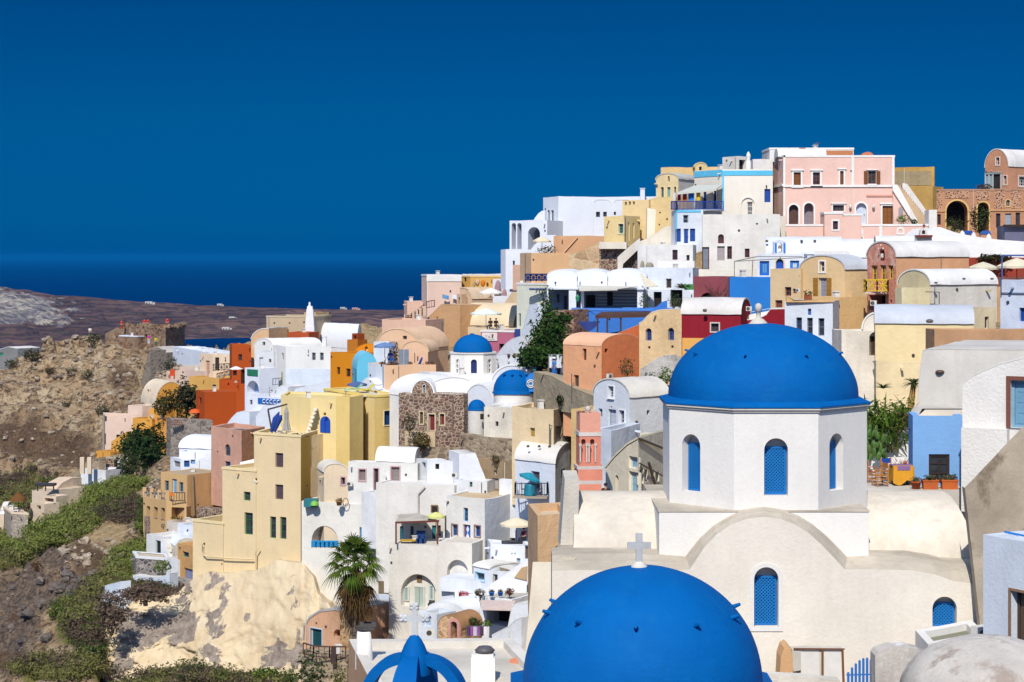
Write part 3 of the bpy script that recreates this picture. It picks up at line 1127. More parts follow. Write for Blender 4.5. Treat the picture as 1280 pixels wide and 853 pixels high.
# front wall with sloping, weathered upper edge
Yf,Yo=64.6,65.75
out_px=[(690,694),(715,692),(800,692),(850,696),(857,697),(875,674),(892,658),(910,647),(930,638),(954,634.5),(978,638),(998,645),(1015,655),(1033,670),(1048,685),(1059,697),(1090,695),(1140,695.5),(1165,699),(1185,704),(1232,706)]
in_px=[(690,714),(715,713),(800,713),(850,713),(862,712),(880,685),(896,668),(912,657),(932,649),(954,646),(976,649),(994,656),(1010,666),(1028,682),(1043,698),(1056,712),(1090,712),(1140,713),(1168,718),(1190,726),(1232,732)]
fcf=Face(PG(690,Yf),PG(1232,Yf))
top=[fcf.u(p[0])[0] for p in in_px]
outer=[(top[0],ZZ(960,Yf)),(top[-1],ZZ(960,Yf))]+[(fcf.u(p[0])[0],ZZ(p[1],Yf)) for p in in_px[::-1]]
fw=arch_poly(*[fcf.rect(942.5,709,973,784)[i] for i in (0,2,1,3)],14)
sw=arch_poly(*[fcf.rect(1165.5,746,1196,785)[i] for i in (0,2,1,3)],14)
m=MB()
fcf.wall(m,outer,[(fw,0.40),(sw,0.40)])
wl0=m.build('front_wall',plas('f0e7d8',0.10,0.5,0.80,'9a8a70',True),church)
m=MB()
ro=[P(x,y,Yo) for x,y in out_px];ri=[P(x,y,Yf) for x,y in in_px]
m.grid([ri,[a.lerp(b,.5)+Vector((0,-.05,.04)) for a,b in zip(ri,ro)],ro],0,False)
rb=[p+Vector((0,1.6,0)) for p in ro]
m.grid([ro,rb],0,False)
m.poly([ri[0],ro[0],rb[0],rb[0]-Vector((0,0,7)),ri[0]-Vector((0,0,7))])
m.poly([ri[-1],ro[-1],rb[-1],rb[-1]-Vector((0,0,7)),ri[-1]-Vector((0,0,7))])
m.build('front_coping',ledge,church)
for pl,nm in ((fw,'a'),(sw,'b')):
 b=MB();b.poly([fcf.p(*q,-0.398) for q in pl]);b.build('niche_back',wash,church)
 us=[q[0] for q in pl];zs=[q[1] for q in pl]
 hgt=max(zs)-min(zs)
 lattice(fcf,church,min(us)+.02,min(zs)+.01,max(us)-.02,min(zs)+hgt*(0.83 if nm=='a' else 0.78),0.34)
 if nm=='a':
  tr=MB();ring(tr,fcf,shrink(pl,-0.14),pl,0.035,0.035);tr.build('surround',wash,church)
CTRL+=[(x,y,ZZ(930,65)) for x in (0,4,9,14,17) for y in (62,66,72)]
# left shoulder of the church: buttress, cornice and post
btr=thing('buttress','stained white sloping buttress with a corniced post left of the big church','buttress',P(706,800,66))
m=MB();psolid(m,[P(700,690,68),P(722,690,68),P(724,600,68),P(706,600,68)],(0,3,0));m.build('sloped_wall',wash_old,btr)
m=MB();psolid(m,[P(692,704,65.2),P(716,704,65.2),P(719,690,66.4),P(701,690,66.4)],(0,2,0));m.build('cornice',ledge,btr)
m=MB();m.box(P(707,790,66.2),px2m(28,66),1.6,px2m(172,66));m.build('post',wash,btr)
v=MB();v.lathe(P(711,733,65.35),[(0.06,-0.05),(0.05,.06),(0.001,.07)],8);v.build('vent',paint('8a7d6c'),btr)
# --- lower church dome
low=thing('church','big blue dome with a white cross filling the bottom centre, its church below the frame','church',(*PG(803,46),ZZ(1080,46)))
lc=PG(803,46)
zl=ZZ(858,46)
blue_dome(low,lc,zl,2.86,ZZ(708,46)-zl,3.16,10,math.radians(-90-7.5),ZZ(803,46-2.6)-zl+0.25,0.19,80)
m=MB();solid(m,octagon(lc,3.0),zl-3.6,zl-0.06);m.build('drum',wash,low)
m=MB();m.box((lc.x,lc.y,zl-6),6.6,6.6,5.2);m.build('block',wash,low)
m=MB()
c0=P(799,709,46)
m.lathe(c0-Vector((0,0,.06)),[(.21,0),(.19,.10),(.13,.16),(.09,.2),(.001,.2)],16)
m.build('cross_foot',plas('d9d3c8',0.2,0.4,near=True),low)
m=MB()
pc=plas('c9cac8',0.25,0.4,near=True)
m.box(P(799,686,46),.16,.14,px2m(38,46));
zc=P(799,682,46)
for s in (-1,1):
 m.box(zc+Vector((s*.18,0,0)),.20,.135,.15)
m.build('cross',pc,low)
CTRL+=[(lc.x+a,lc.y+b,zl-8.4) for a in (-4,0,4) for b in (-4,0,4)]
# --- blue ribbed bell cupola, bottom left of the dome
cup=thing('cupola','open blue ribbed cupola with a white trefoil cross at the bottom edge','cupola',P(518,1050,38))
cc=P(518,836,38)
m=MB()
hcap=px2m(43,38)
m.lathe(cc,[(.325,-0.10),(.33,0.0),(.315,.14),(.27,.30),(.205,.46),(.14,.58),(.085,.65),(.04,hcap),(.001,hcap+.005)],28)
m.build('cap',BLUE,cup)
for k,a in enumerate((-100,-10,80,170)):
 a=math.radians(a)
 dr=Vector((math.cos(a),math.sin(a),0));tn=Vector((-dr.y,dr.x,0))
 rows=[]
 for i in range(15):
  t=i/14*math.pi/2
  r_o=.18+.87*math.sin(t);z_o=-.62+.92*math.cos(t)
  w=.13+.13*math.sin(t)
  th=.20
  nr=Vector((math.sin(t),0,math.cos(t)))
  po=cc+dr*r_o+Vector((0,0,z_o))
  pi=cc+dr*(r_o-th*math.sin(t))+Vector((0,0,z_o-th*math.cos(t)))
  rows.append([po-tn*w,po+tn*w,pi+tn*w,pi-tn*w])
 rows.append([p-Vector((0,0,1.6)) for p in rows[-1]])
 m=MB();m.grid(rows,0,False,True);m.poly(rows[-1])
 m.build('rib',BLUE,cup)
m=MB();m.lathe(cc-Vector((0,0,3.4)),[(1.1,0),(1.1,1.9),(1.02,1.96),(.001,1.97)],24);m.build('base',wash,cup)
m=MB()
ck=P(518,775,38)
wv=Vector((1,0,0));
m.box(ck+Vector((0,0,-.08)),.115,.09,.62)
m.box(ck+Vector((0,0,.03)),.40,.085,.115)
for dx,dz in ((-.215,.03),(.215,.03),(0,.26)):
 for ex,ez in ((0,0),(.05,.04),(-.05,.04),(.05,-.04),(-.05,-.04)):
  p=ck+Vector((dx+ex*.8,0,dz+ez*.8))
  m.lathe(p+Vector((0,0,-.055)),[(.001,0),(.045,.02),(.058,.055),(.045,.09),(.001,.11)],8)
m.build('cross',plas('d2d3d2',0.15,0.3,near=True),cup)
# --- white flat roof bottom left with its chimneys
b=home('near white flat roof with tan side wall and two chimneys beside the blue ribbed cupola','e9e2d5',[(436,52),(500,41.5),(755,41.7)],799,1000,ref=0,ph=0.22,wm=plas('e9e2d5',0.18,0.6,0.8,near=True),rm=plas('e6ddcd',0.22,0.5,0.8,near=True),fm={0:plas('d9ae86',0.18,0.5,near=True)})
m=MB()
m.lathe(P(455,822,50.3),[(.235,-.3),(.235,0),(.18,px2m(33,50)),(.10,px2m(33,50)),(.09,px2m(20,50))],20)
cm=m.build('chimney',wash,b.root)
m=MB()
rnd=random.Random(3)
for k in range(6):
 q=P(452+k*2.5,785-(k%2)*4,50.3)
 m.box(q,.22,.2,.1,rnd.random()*3)
m.build('stone_cap',paint('55504c'),cm)
m=MB();m.box(P(604,838,48),px2m(30,48),.55,px2m(36,48));m.box(P(604,819,48),px2m(26,48),.5,px2m(6,48))
cm=m.build('chimney',wash,b.root)
m=MB();m.lathe(P(606,813,48),[(.001,.1),(.17,.09),(.26,0),(.22,-.04),(.001,-.04)],14);m.build('chimney_cap',paint('5d5a5c'),cm)
b2=home('small salmon pink wall tucked between the bottom blue dome and the white flat roof','e08d6e',[(637,50),(672,49.5)],829,960,d=1.6)
b3=home('white stepped roof block right of the two near chimneys','eae5dc',[(592,53.5),(655,53)],836,960,d=1.2)
# --- right hand near walls
g=thing('ramp_wall','brown weathered plaster slope with pale coping at the right edge','wall',P(1245,800,63))
m=MB()
fr_=[P(1206,612,64.5),P(1214,670,63.8),P(1225,760,63),P(1330,800,62.5),P(1330,478,66),P(1280,533,65.4),P(1245,570,65)]
bk=[p+Vector((0,5,0)) for p in fr_]
# relief on the slope
def quadgrid(a,b_,c,d,n,mrows,amp,sc):
 rows=[]
 for i in range(mrows+1):
  row=[]
  for j in range(n+1):
   p=a.lerp(b_,j/n).lerp(d.lerp(c,j/n),i/mrows)
   row.append(p+Vector((0,-1,0))*amp*noise.fractal(p*sc,1.0,2.0,4))
  rows.append(row)
 return rows
m.grid(quadgrid(P(1226,790,63),P(1340,800,62.5),P(1340,468,66.3),P(1206,610,64.5),26,30,0.05,1.2),0,True)
m.poly([P(1226,790,63),P(1206,610,64.5),P(1206,610,64.5)+Vector((0,.4,0)),P(1226,790,63)+Vector((0,.4,0))])
brown=plas('b3a48f',0.30,1.0,0.80,'7a6c5a',True,0.25)
m.build('slope',brown,g)
CTRL+=[(PG(1250,64).x+a,64+b_,ZZ(820,63)) for a in (0,3) for b_ in (0,4)]
b=home('bluish white wall with a dark brown door at the right edge below the brown slope',WB,[(1229,57),(1300,55)],668,860,ref=0,d=2.2,op=[O('d',0,1264,742,1302,830,pc='5a463c',fc='4a3a30',n=2,dp=0.3,tr='8c6f58',tw=3)],wm=plas(WB,0.1,0.5,near=True))
pl=thing('oar','short blue painted oar blade lying on the white wall at the right edge','oar',P(1266,667,56.6))
m=MB();m.bar(P(1256,665,56.6),P(1272,668.5,56.6),.10,.06);m.build('blade',paint('1f78c8'),pl)
m=MB();m.bar(P(1271,668,56.6),P(1290,672,56.4),.05,.05);m.build('shaft',paint('1f78c8'),pl)
rr=thing('vault_roof','rounded weathered whitewashed roof at the bottom right corner','roof',P(1235,930,50))
m=MB()
rows=[]
for k in range(13):
 t=math.pi/2*k/12
 rows.append([(PG(1240,50).x+2.35*math.cos(t)*math.cos(a),50+3.0*math.cos(t)*math.sin(a),ZZ(870,50)+1.5*math.sin(t)+.03*noise.noise(Vector((a*2,t*3,1)))) for a in [2*math.pi*j/40 for j in range(40)]])
m.grid(rows,0,True,True)
m.build('shell',plas('dcd4c8',0.25,0.9,0.8,'a5978a',True,0.35),rr)
m=MB();m.lathe((PG(1240,50).x,50,ZZ(870,50)-4),[(2.35,0),(2.35,4.0)],40,sy=3.0/2.35);m.build('wall',wash,rr)
CTRL+=[(PG(1240,50).x+a,50+b_,ZZ(870,50)-3.8) for a in (-2,2) for b_ in (-3,3)]
sh=thing('shed','low shed with two patched white door leaves against the church front','shed',P(1022,900,62.5))
m=MB()
psolid(m,[P(990,900,62.6),P(1056,900,62.6),P(1054,812,62.6),P(1020,811,62.6),P(990,812,62.6)],(0,.5,0));m.build('body',plas('dcd4c6',0.25,0.6,near=True),sh)
for a,c in ((1001,1026),(1030,1054)):
 m=MB();psolid(m,[P(a,900,62.55),P(c,900,62.55),P(c-2,815,62.55),P(a,815,62.55)],(0,.04,0));m.build('door_leaf',paint('e6e2da',var=.12),sh)
m=MB();m.bar(P(1028,900,62.52),P(1028,812,62.52),.06);m.bar(P(1056,900,62.52),P(1053,812,62.52),.07);m.bar(P(992,811,62.52),P(1056,811.5,62.52),.04);m.build('door_frame',paint('7d5238'),sh)
m=MB();psolid(m,[P(991,840,62.5),P(1001,838,62.5),P(1001,814,62.5),P(991,814,62.5)],(0,.03,0));m.build('hatch',paint('c9c3b8'),sh)
tn=thing('wall_stub','narrow tan rounded wall stub left of the white shed doors','wall',P(981,900,62))
m=MB();psolid(m,[P(972,900,62),P(992,900,62),P(991,825,62),P(989,811,62),P(985,807,62),P(980,810,62),P(976,822,62)],(0,1,0));m.build('body',plas('dcae7e',0.15,0.5,near=True),tn)
w1=thing('garden_wall','low white wall running in front of the white shed doors','wall',P(1000,900,58))
m=MB();psolid(m,[P(945,930,58),P(1050,930,58),P(1050,851,58),P(1000,846,58),P(945,843,58)],(0,.5,0));m.build('body',wash_old,w1)
gt=thing('gate','blue wooden picket gate with an arched top beside the white shed','gate',P(1076,870,60.5))
for k,tpy in enumerate((840,834,829,825,822.5,822,824,828)):
 m=MB();x=1059+k*4.7
 psolid(m,[P(x,872,60.5),P(x+3.0,872,60.5),P(x+3.0,tpy+1.5,60.5),P(x+1.5,tpy,60.5),P(x,tpy+1.5,60.5)],(0,.03,0));m.build('picket',paint('2a72c2'),gt)
m=MB();m.bar(P(1058,844,60.6),P(1096,843,60.6),.08,.03);m.bar(P(1058,862,60.6),P(1096,861,60.6),.08,.03);m.build('gate_rail',paint('2a72c2'),gt)
gw=thing('garden_wall','grey weathered rounded wall with white streaks right of the blue picket gate','wall',P(1130,900,59))
m=MB();psolid(m,[P(1094,900,59),P(1172,900,59),P(1178,838,59),P(1168,824,59),P(1150,813,59),P(1130,808.5,59),P(1112,810,59),P(1098,815,59),P(1094,820,59)],(0,.8,0));m.build('body',plas('ccc4ba',0.3,0.8,0.8,'ece8e2',True,0.3),gw)
b=home('small white roof with olive floor in the corner under the small arched church window','e6e4e0',[(1144,62.5),(1160,60.2),(1232,62.0)],788,880,ref=0,ph=0.25,rc='8f8f78',wm=wash)
ac_unit('grey fan air conditioner on the roof below the small arched church window',1229,794,60.8,30,0.5)
# --- terrace and houses to the right of the church
b=home('big greyish white house with a small oval vent, behind the light blue cube','ddd7cd',[(1147,82),(1300,80)],438,620,d=9,ref=0,outl=[(1147,512),(1150,470),(1154,438.5),(1160,437),(1300,437)],wm=plas('ddd7cd',0.14,0.4,near=True),rc='d6d0c6',lip=0.04)
m=MB();m.lathe(P(1175,467.5,81.6),[(.001,.0),(.14,.02),(.17,.10),(.1,.16),(.001,.17)],10,sx=1.2);m.build('vent',paint('5f4a40'),b.root)
b=home('white house with round gable, teal door and brown stone door frame at the right edge','ebe7e0',[(1203,72),(1372,69.5)],500,700,ref=0,d=6,outl=[(1203,482),(1206,477.5),(1215,471.5),(1230,464),(1251,455.5),(1280,448),(1310,446),(1340,452),(1372,480)],op=[O('d',0,1263,476,1300,536,pc='6f9cb8',fc='7ea8c0',n=2,dp=0.28,tr='7a4f44',tw=5,pn=4)],wm=plas('ebe7e0',0.08,1.0,near=True),lip=0.05)
m=MB();fcx=b.faces[0]
u0,z0,u1,z1=fcx.rect(1205,535,1262,640);slab(m,fcx,u0,z0,u1,z1,.35,.36);m.build('bench',plas('ebe7e0',0.08,1.0,near=True),b.root)
b=home('light blue cube house with a small dark window beside three terracotta pots','6d9fe0',[(1135.5,77),(1141,75),(1203,75)],520,640,ref=1,d=4,ph=0.05,op=[O('w',1,1161,568,1187,604,fc='3a2a26',m=(2,3),dp=0.12)],wm=plas('82b0e4',0.10,0.5,0.82,'9abce8',True),rc='e0d4c0')
m=MB();psolid(m,[P(1147,521,76),P(1203,521,76),P(1203,511,76.5),P(1153,511,76.5)],(0,1.5,0));m.build('parapet',plas('e4dacb',0.2,0.5,0.8,'8a6a4e',True),b.root)
m=MB();m.bar(P(1131,536,77),P(1139,535,76),.06);m.build('spout',paint('7d7f8a'),b.root)
zt_t=ZZ(613,73.6)
ter=thing('terrace','white terrace beside the big dome, with the table set and terracotta pots','terrace',P(1140,760,76))
m=MB()
solid(m,[PG(1080,73.65),PG(1206,73.65),PG(1230,84),PG(1040,84)],zt_t-6,zt_t)
m.build('floor',plas('d9d3c8',0.18,0.4,near=True),ter)
m=MB()
psolid(m,[P(1062,592,80),P(1141,592,80),P(1141,572,80),P(1110,573,80),P(1062,573,80)],(0,.35,0));m.build('wall',wash,ter)
m=MB();psolid(m,[P(1108,573,81.5),P(1141,573,81.5),P(1141,538,81.5),P(1108,538,81.5)],(0,.3,0));m.build('back_wall',wash,ter)
CTRL+=[(PG(1140,78).x+a,78+b_,zt_t-3) for a in (-3,0,3) for b_ in (-3,0,5)]
# chairs and table
def deck_chair(label,px,Y,rz,fabric):
 foot=Vector((*PG(px,Y),zt_t))
 root=thing('folding_chair',label,'chair',foot,'wooden chairs on the terrace')
 R=Matrix.Rotation(rz,3,'Z')
 q=lambda x,y,z:foot+R@Vector((x,y,z))
 wd=paint('b9793a')
 for sx in (-1,1):
  for sy in (-1,1):
   m=MB();m.bar(q(.25*sx,.22*sy,0),q(.25*sx,.22*sy,.62 if sy<0 else.92),.04);m.build('leg',wd,root)
  m=MB();m.bar(q(.25*sx,-.26,.63),q(.25*sx,.24,.63),.06,.03);m.build('armrest',wd,root)
 m=MB()
 for z in (.14,.30,.42):
  for sy in (-1,1):
   m.bar(q(-.25,.22*sy,z),q(.25,.22*sy,z),.03)
  for sx in (-1,1):
   m.bar(q(.25*sx,-.22,z),q(.25*sx,.22,z),.03)
 m.build('stretcher',wd,root)
 m=MB();m.grid([[q(-.24,y,.44-.03*math.cos(y*6)) for y in (-.22,-.1,0,.1,.22)],[q(.24,y,.44-.03*math.cos(y*6)) for y in (-.22,-.1,0,.1,.22)]]);m.build('seat',paint(fabric,rough=.9),root)
 m=MB();m.bar(q(-.25,.23,.80),q(.25,.23,.80),.02,.2);m.build('backrest',paint(fabric,rough=.9),root)
deck_chair('wooden folding chair turned sideways on the terrace, left of the yellow tablecloth',1100,74.9,-1.3,'b07a44')
deck_chair('wooden chair with a blue cloth back behind the yellow tablecloth table',1112,76.5,0.5,'2450a8')
deck_chair('wooden chair draped in dark red cloth half hidden by the white drum',1084,76.2,2.2,'7a2036')
tb=thing('table','terrace table under a yellow cloth with a purple runner','table',(*PG(1127,75.4),zt_t))
tc=Vector((*PG(1127,75.4),zt_t))
for sx in (-1,1):
 for sy in (-1,1):
  m=MB();m.bar(tc+Vector((.28*sx,.3*sy,0)),tc+Vector((.28*sx,.3*sy,.72)),.05);m.build('leg',paint('8a5a30'),tb)
m=MB();m.box(tc+Vector((0,0,.74)),.78,.84,.04);m.build('tabletop',paint('8a5a30'),tb)
cl=thing('tablecloth','yellow tablecloth hanging in folds from the terrace table','tablecloth',tc+Vector((0,0,.76)))
m=MB()
ring_t=[];ring_b=[]
for k in range(48):
 a=2*math.pi*k/48
 sq=1/max(abs(math.cos(a)),abs(math.sin(a)))
 x,y=math.cos(a)*sq*.40,math.sin(a)*sq*.43
 ring_t.append(tc+Vector((x,y,.775)))
 kf=1.05+.07*math.sin(k*2.1)
 ring_b.append(tc+Vector((x*kf,y*kf,.12+.10*math.sin(a*4))))
m.grid([ring_b,ring_t],0,True,True);m.poly(ring_t);m.build('cloth',paint('d99a2a',rough=.9),cl)
m=MB();m.box(tc+Vector((0,0,.785)),.86,.45,.012);m.box(tc+Vector((0,-.45,.70)),.5,.012,.16);m.build('runner',paint('8a6aa0',rough=.9),cl)
dz_=0.79
for (dx,dy,col,nm,lab) in ((-.2,-.1,'d8d2c8','cup','pale cup on the terrace table'),(.15,.1,'c05a4a','jar','reddish jar on the terrace table')):
 t_=thing(nm,lab,nm,tc+Vector((dx,dy,dz_)))
 m=MB();m.lathe(tc+Vector((dx,dy,dz_)),[(.001,0),(.05,0),(.06,.12),(.05,.12),(.001,.03)],12);m.build('bowl',paint(col),t_)
def pot(label,px,w,Y,kind,plant='6a7a4a',seed=0,box=False,hgt=None,z=None,group='terracotta pots'):
 foot=Vector((*PG(px,Y),zt_t if z is None else z))
 root=thing('flower_pot',label,'flower pot',foot,group)
 ww=px2m(w,Y);hh=hgt or ww*.75
 m=MB()
 tcm=paint(kind,var=.15,rough=.9)
 if box:
  m.box(foot+Vector((0,0,hh/2)),ww,.34,hh,0,0,1.06)
  m.box(foot+Vector((0,0,hh*.93)),ww*1.12,.40,hh*.16)
 else:
  m.lathe(foot,[(.001,0),(ww*.36,0),(ww*.47,hh*.8),(ww*.53,hh*.8),(ww*.53,hh),(ww*.44,hh),(ww*.42,hh*.85),(.001,hh*.85)],16)
 m.build('pot',tcm,root)
 m=MB();leaf_cloud(m,foot+Vector((0,0,hh*1.15)),ww*.55,.2 if box else ww*.5,hh*.45,90,ww*.16,seed,.5,.3)
 m.build('plant',lfm('pot'+plant,[plant,'4f5e38','8a8a66','7d6a58']),root)
 return root
pot('round terracotta pot, leftmost of the three before the light blue cube',1145,13,74.0,'b5582e',seed=1)
pot('middle rectangular terracotta planter under the light blue cube window',1162.5,18,74.0,'c0622f',seed=2,box=True,hgt=.36)
pot('rectangular terracotta planter nearest the white corner wall',1186.5,19,74.0,'c5652f',seed=3,box=True,hgt=.36)
# planting between the dome and the blue cube
G1=lfm('garden',['6c8e30','55782a','82a038','466424','9cac44'])
G2=lfm('bush',['3f5a26','2f4a20','56702e','486330'])
G3=lfm('dry',['7a6a4c','6a5c44','8a7a58','5c5138'])
root=thing('succulent','tall yellow green spiky shrub with pink flowers between the big dome and light blue cube','shrub',P(1108,560,81))
m=MB();rnd=random.Random(5)
def blade(mb,p,d,L,w,bend=0.25):
 d=d.normalized();s=d.cross(Vector((0,0,1)))
 s=(s if s.length>.05 else Vector((1,0,0))).normalized()
 rows=[]
 for k in range(6):
  t=k/5
  c=p+d*L*t+Vector((0,0,-bend*L*t*t))
  ww=w*(1-t)**.7
  rows.append([c-s*ww,c+Vector((0,0,ww*.5)),c+s*ww])
 mb.grid(rows,0,False)
for k in range(150):
 x=rnd.uniform(1082,1143);yy=rnd.uniform(505,566)
 p=P(x,yy+4,81+rnd.uniform(-.9,.9))
 blade(m,p,Vector((rnd.uniform(-.9,.9),rnd.uniform(-.6,.6),rnd.uniform(.3,1.1))),rnd.uniform(.5,1.2),rnd.uniform(.04,.075),rnd.uniform(0,.4))
leaf_cloud(m,P(1096,530,81.2),.85,.6,1.0,900,.11,8,.4,.1)
leaf_cloud(m,P(1124,525,81.6),.9,.6,.9,900,.10,9,.4,.1)
m.build('foliage',G1,root)
m=MB();leaf_cloud(m,P(1128,526,81.0),.55,.4,.55,70,.06,4,.4,.3);m.build('blossom',lfm('pinkfl',['a03a6a','b04a78','8a2f5c']),root)
m=MB()
for k in range(5):
 a=P(1100+5*k,566,81);m.tube([a,a+Vector((.1*k-.2,0,1.2))],[.06,.03],6)
m.build('stem',paint('6b5540'),root)
root=thing('cactus','prickly pear cactus with round green pads right beside the white drum','cactus',P(1092,575,79))
m=MB();rnd=random.Random(11)
for k in range(34):
 c=P(rnd.uniform(1081,1106),rnd.uniform(532,572),79+rnd.uniform(-.4,.4));r=rnd.uniform(.10,.17)
 R=Matrix.Rotation(rnd.uniform(-.9,.9),3,'Z')@Matrix.Rotation(rnd.uniform(-.6,.6),3,'Y')
 rows=[]
 for i in range(6):
  t=math.pi*i/5
  rows.append([c+R@Vector((r*.8*math.sin(t)*math.cos(a),r*.22*math.sin(t)*math.sin(a),r*1.3*math.cos(t))) for a in [2*math.pi*j/10 for j in range(10)]])
 m.grid(rows,0,True,True)
m.build('pads',paint('4f7030',var=.2),root)
root=thing('shrub','small dry reddish shrub behind the terrace table','shrub',P(1127,590,78.5))
m=MB();rnd=random.Random(6)
for k in range(60):
 p=P(1127,588,78.5);d=Vector((rnd.gauss(0,.5),rnd.gauss(0,.4),rnd.uniform(.4,1))).normalized()
 m.tube([p,p+d*rnd.uniform(.3,.62)],[.012,.006],4)
m.build('twigs',paint('7a5a50'),root)
root=thing('agave','small potted agave against the yellow wall near the big dome','plant',P(1104,488,106))
m=MB();p0=P(1104,486,106)
for k in range(26):blade(m,p0,Vector((math.cos(k*2.4),math.sin(k*2.4),rnd.uniform(.3,1.3))),.75,.05,.3)
m.build('leaves',G2,root)
root=thing('palm_shrub','small yucca in front of the yellow house corner by the greyish white house','plant',P(1141,500,90))
m=MB();p0=P(1142,480,90)
for k in range(40):blade(m,p0,Vector((math.cos(k*2.4),math.sin(k*2.4),rnd.uniform(.0,1.3))),.7,.05,.4)
m.build('leaves',lfm('yucca',['5a6a34','4a5a2c','77803f']),root)
m=MB();m.tube([P(1138,512,90),p0],[.16,.12],8);m.build('trunk',paint('b08a50'),root)
# == right-hand slope of houses
stoneA=mason('red_rubble',['7a5c50','8a6c5c','66504a','9c8470','70564e'],'b8a590',2.6)
stoneD=mason('dark_rubble',['5a4a48','6c5a54','453c3c','7c6a60'],'9a8d7c',2.4)
stoneP=mason('pitted',['4a3430','3c2c2a','5a4038','6a4a40'],'c89c7e',4.2,0.6,0.08,0.2)
stoneL=mason('pale_rubble',['b09c84','978670','c2ae94','857462'],'a8977e',1.8)
redmot=plas('c98672',0.25,0.8,0.80,'d8b4a4',False,0.30)
b=home('grey vaulted roof over a plain pale yellow wall right of the tall blue dome top','e8d3a4',[(1094,111),(1217,110)],405,505,roof='v1',crown=383,d=5.5,rc='c3c8d0',wm=plas('e8d3a4',.08,.3))
x=ac=None
m=MB();m.lathe(P(1162,404,109.7),[(.001,.0),(.18,.02),(.22,.14),(.1,.22),(.001,.23)],10);m.build('vent',paint('6a6058'),b.root)
home('dark shaded end bay with small door at the right of the grey vaulted roof','cfc0a0',[(1217,111.5),(1245,112)],385,440,d=4,op=[O('d',0,1231,396,1236,411,pc='4a4038')])
home('low white yellow step wall before the pale yellow house with a white cross rail','e9d5ab',[(1095,109),(1158,109)],452,510,d=.6)
home('small white round gable between the red stone house and the pale yellow house',WC,[(1079,117),(1113,116)],412,440,roof='v0',crown=392,d=4,op=[O('w',0,1100,399,1105.5,409,fc='8a5a4a')])
b=home('cream white house with an arched door, right of the big blue dome',WC,[(1040,118),(1052,115),(1113,114)],413,520,ref=1,op=[O('da',1,1086.5,415,1103,445,pc='3f3430',fc='5a4436',dp=0.6,n=1)],dirt=.2)
m=MB();q=P(1102,452,113);m.box(q+Vector((0,0.2,-.06)),px2m(16,113),1.2,.12);m.build('balcony_slab',plas(WC),b.root)
rail('railing',[P(1094.5,452,112.6),P(1110,452,112.6)],px2m(18,113),'f0f0f0',b.root,cross=True,r=.03)
home('long flat tan roofed wall above the greyish white house at right','c59a74',[(1157,97),(1168,95),(1300,95)],413,445,ref=1,d=4,rc='c59a74',wm=plas('c59a74',.2,.4))
b=home('bluish white house with a blue shutter and dark roof railing at the right edge','d6dfef',[(1250.5,106),(1310,104)],350,420,ref=0,d=4,op=[O('s',0,1274,385,1290,402,pc='1f4a9c',fc='1f4a9c')])
m=MB();fc=b.faces[0];u0,z0,u1,z1=fc.rect(1252,366,1300,368);slab(m,fc,u0,z0,u1,z1,.06,.06);m.build('trim',paint('6a7488'),b.root)
m=MB();m.bar(P(1252.5,350,105),P(1252.5,319,105),.07);m.bar(P(1252,319.5,105),P(1300,319.5,104),.09);m.build('pergola_frame',paint('4a5f9a'),b.root)
# beige barrel, red mottled barrel
b=home('white barrel roofed house with beige gable end below the orange tan barrel house','d8c8a0',[(1123,125.5),(1163,123),(1246,126)],356,400,roof='v0',crown=338,ref=1,rc='eceae6',fm={1:plas('ddd7cc',.12)})
m=MB();m.bar(P(1157,365,122),P(1174,365.5,122.5),.05);m.bar(P(1174,365.5,122.5),P(1174,384,122.5),.05);m.build('pipe',paint('6a6258'),b.root)
for px in (1170,1205,1240):
 m=MB();m.lathe(P(px,350 if px>1170 else 355,122.4),[(.001,0),(.1,.02),(.12,.1),(.001,.14)],8);m.build('vent',paint('6a5a50'),b.root)
home('tan end wall at the right of the beige gabled barrel house','d2aa80',[(1239,127.5),(1262,128)],359,400,d=3)
home('narrow cream wall strip at the left foot of the beige gabled barrel house','e4d6ac',[(1119,123.5),(1127,122.6)],360,400,d=2)
b=home('barrel vaulted house with mottled red stone gable, yellow balcony and tan side wall','d4a078',[(1084,131.5),(1120,129),(1211,131.3)],321,405,roof='v0',crown=303,ref=1,rc='dedbd6',wm=plas('d4a078',.12),fm={0:redmot},op=[O('va',0,1099,312,1106,326,dp=.3,pc='5c4038'),O('w',0,1089,332,1096.5,352,fc='e0b93a',m=(2,2)),O('w',0,1100,331.5,1107.5,352,fc='e0b93a',m=(2,2)),O('w',0,1110,332,1116.5,349,fc='e0b93a',m=(2,2)),O('v',0,1086,369,1107,388,dp=1.2),O('v',0,1112.5,375,1115,380)])
q=P(1096,366,130.2)
m=MB();m.box(q+Vector((0,-.3,0)),px2m(27,130),1.3,.14,-.35);m.build('balcony_slab',plas('d8c0b0'),b.root)
e0=P(1083,365,129.6);e1=P(1110,365,128.6)
rail('railing',[e0+Vector((0,.9,0)),e0,e1,e1+Vector((0,.9,0))],px2m(15,129),'e2bb35',b.root,cross=True,r=.035)
m=MB()
for k in range(3):
 m.lathe(P(1098+3*k,308+abs(k-1)*4,130),[(.001,0),(.06,.02),(.06,.1),(.001,.12)],6)
m.build('relief_knobs',plas('e8e0d4'),b.root)
band(b,0,1101.5,317,1104,322,'e8e4dc','niche_figure')
m=MB();m.bar(P(1210,321,131.5),P(1210,340,131.5),.12);m.build('downpipe',paint('5a5058'),b.root)
ac_unit('air conditioner low on the mottled red stone gable under the yellow balcony',1092,379,129.5,8,-.35)
ac_unit('air conditioner left of the yellow balcony on the mottled red stone house',1082,356,130.5,5,-.2)
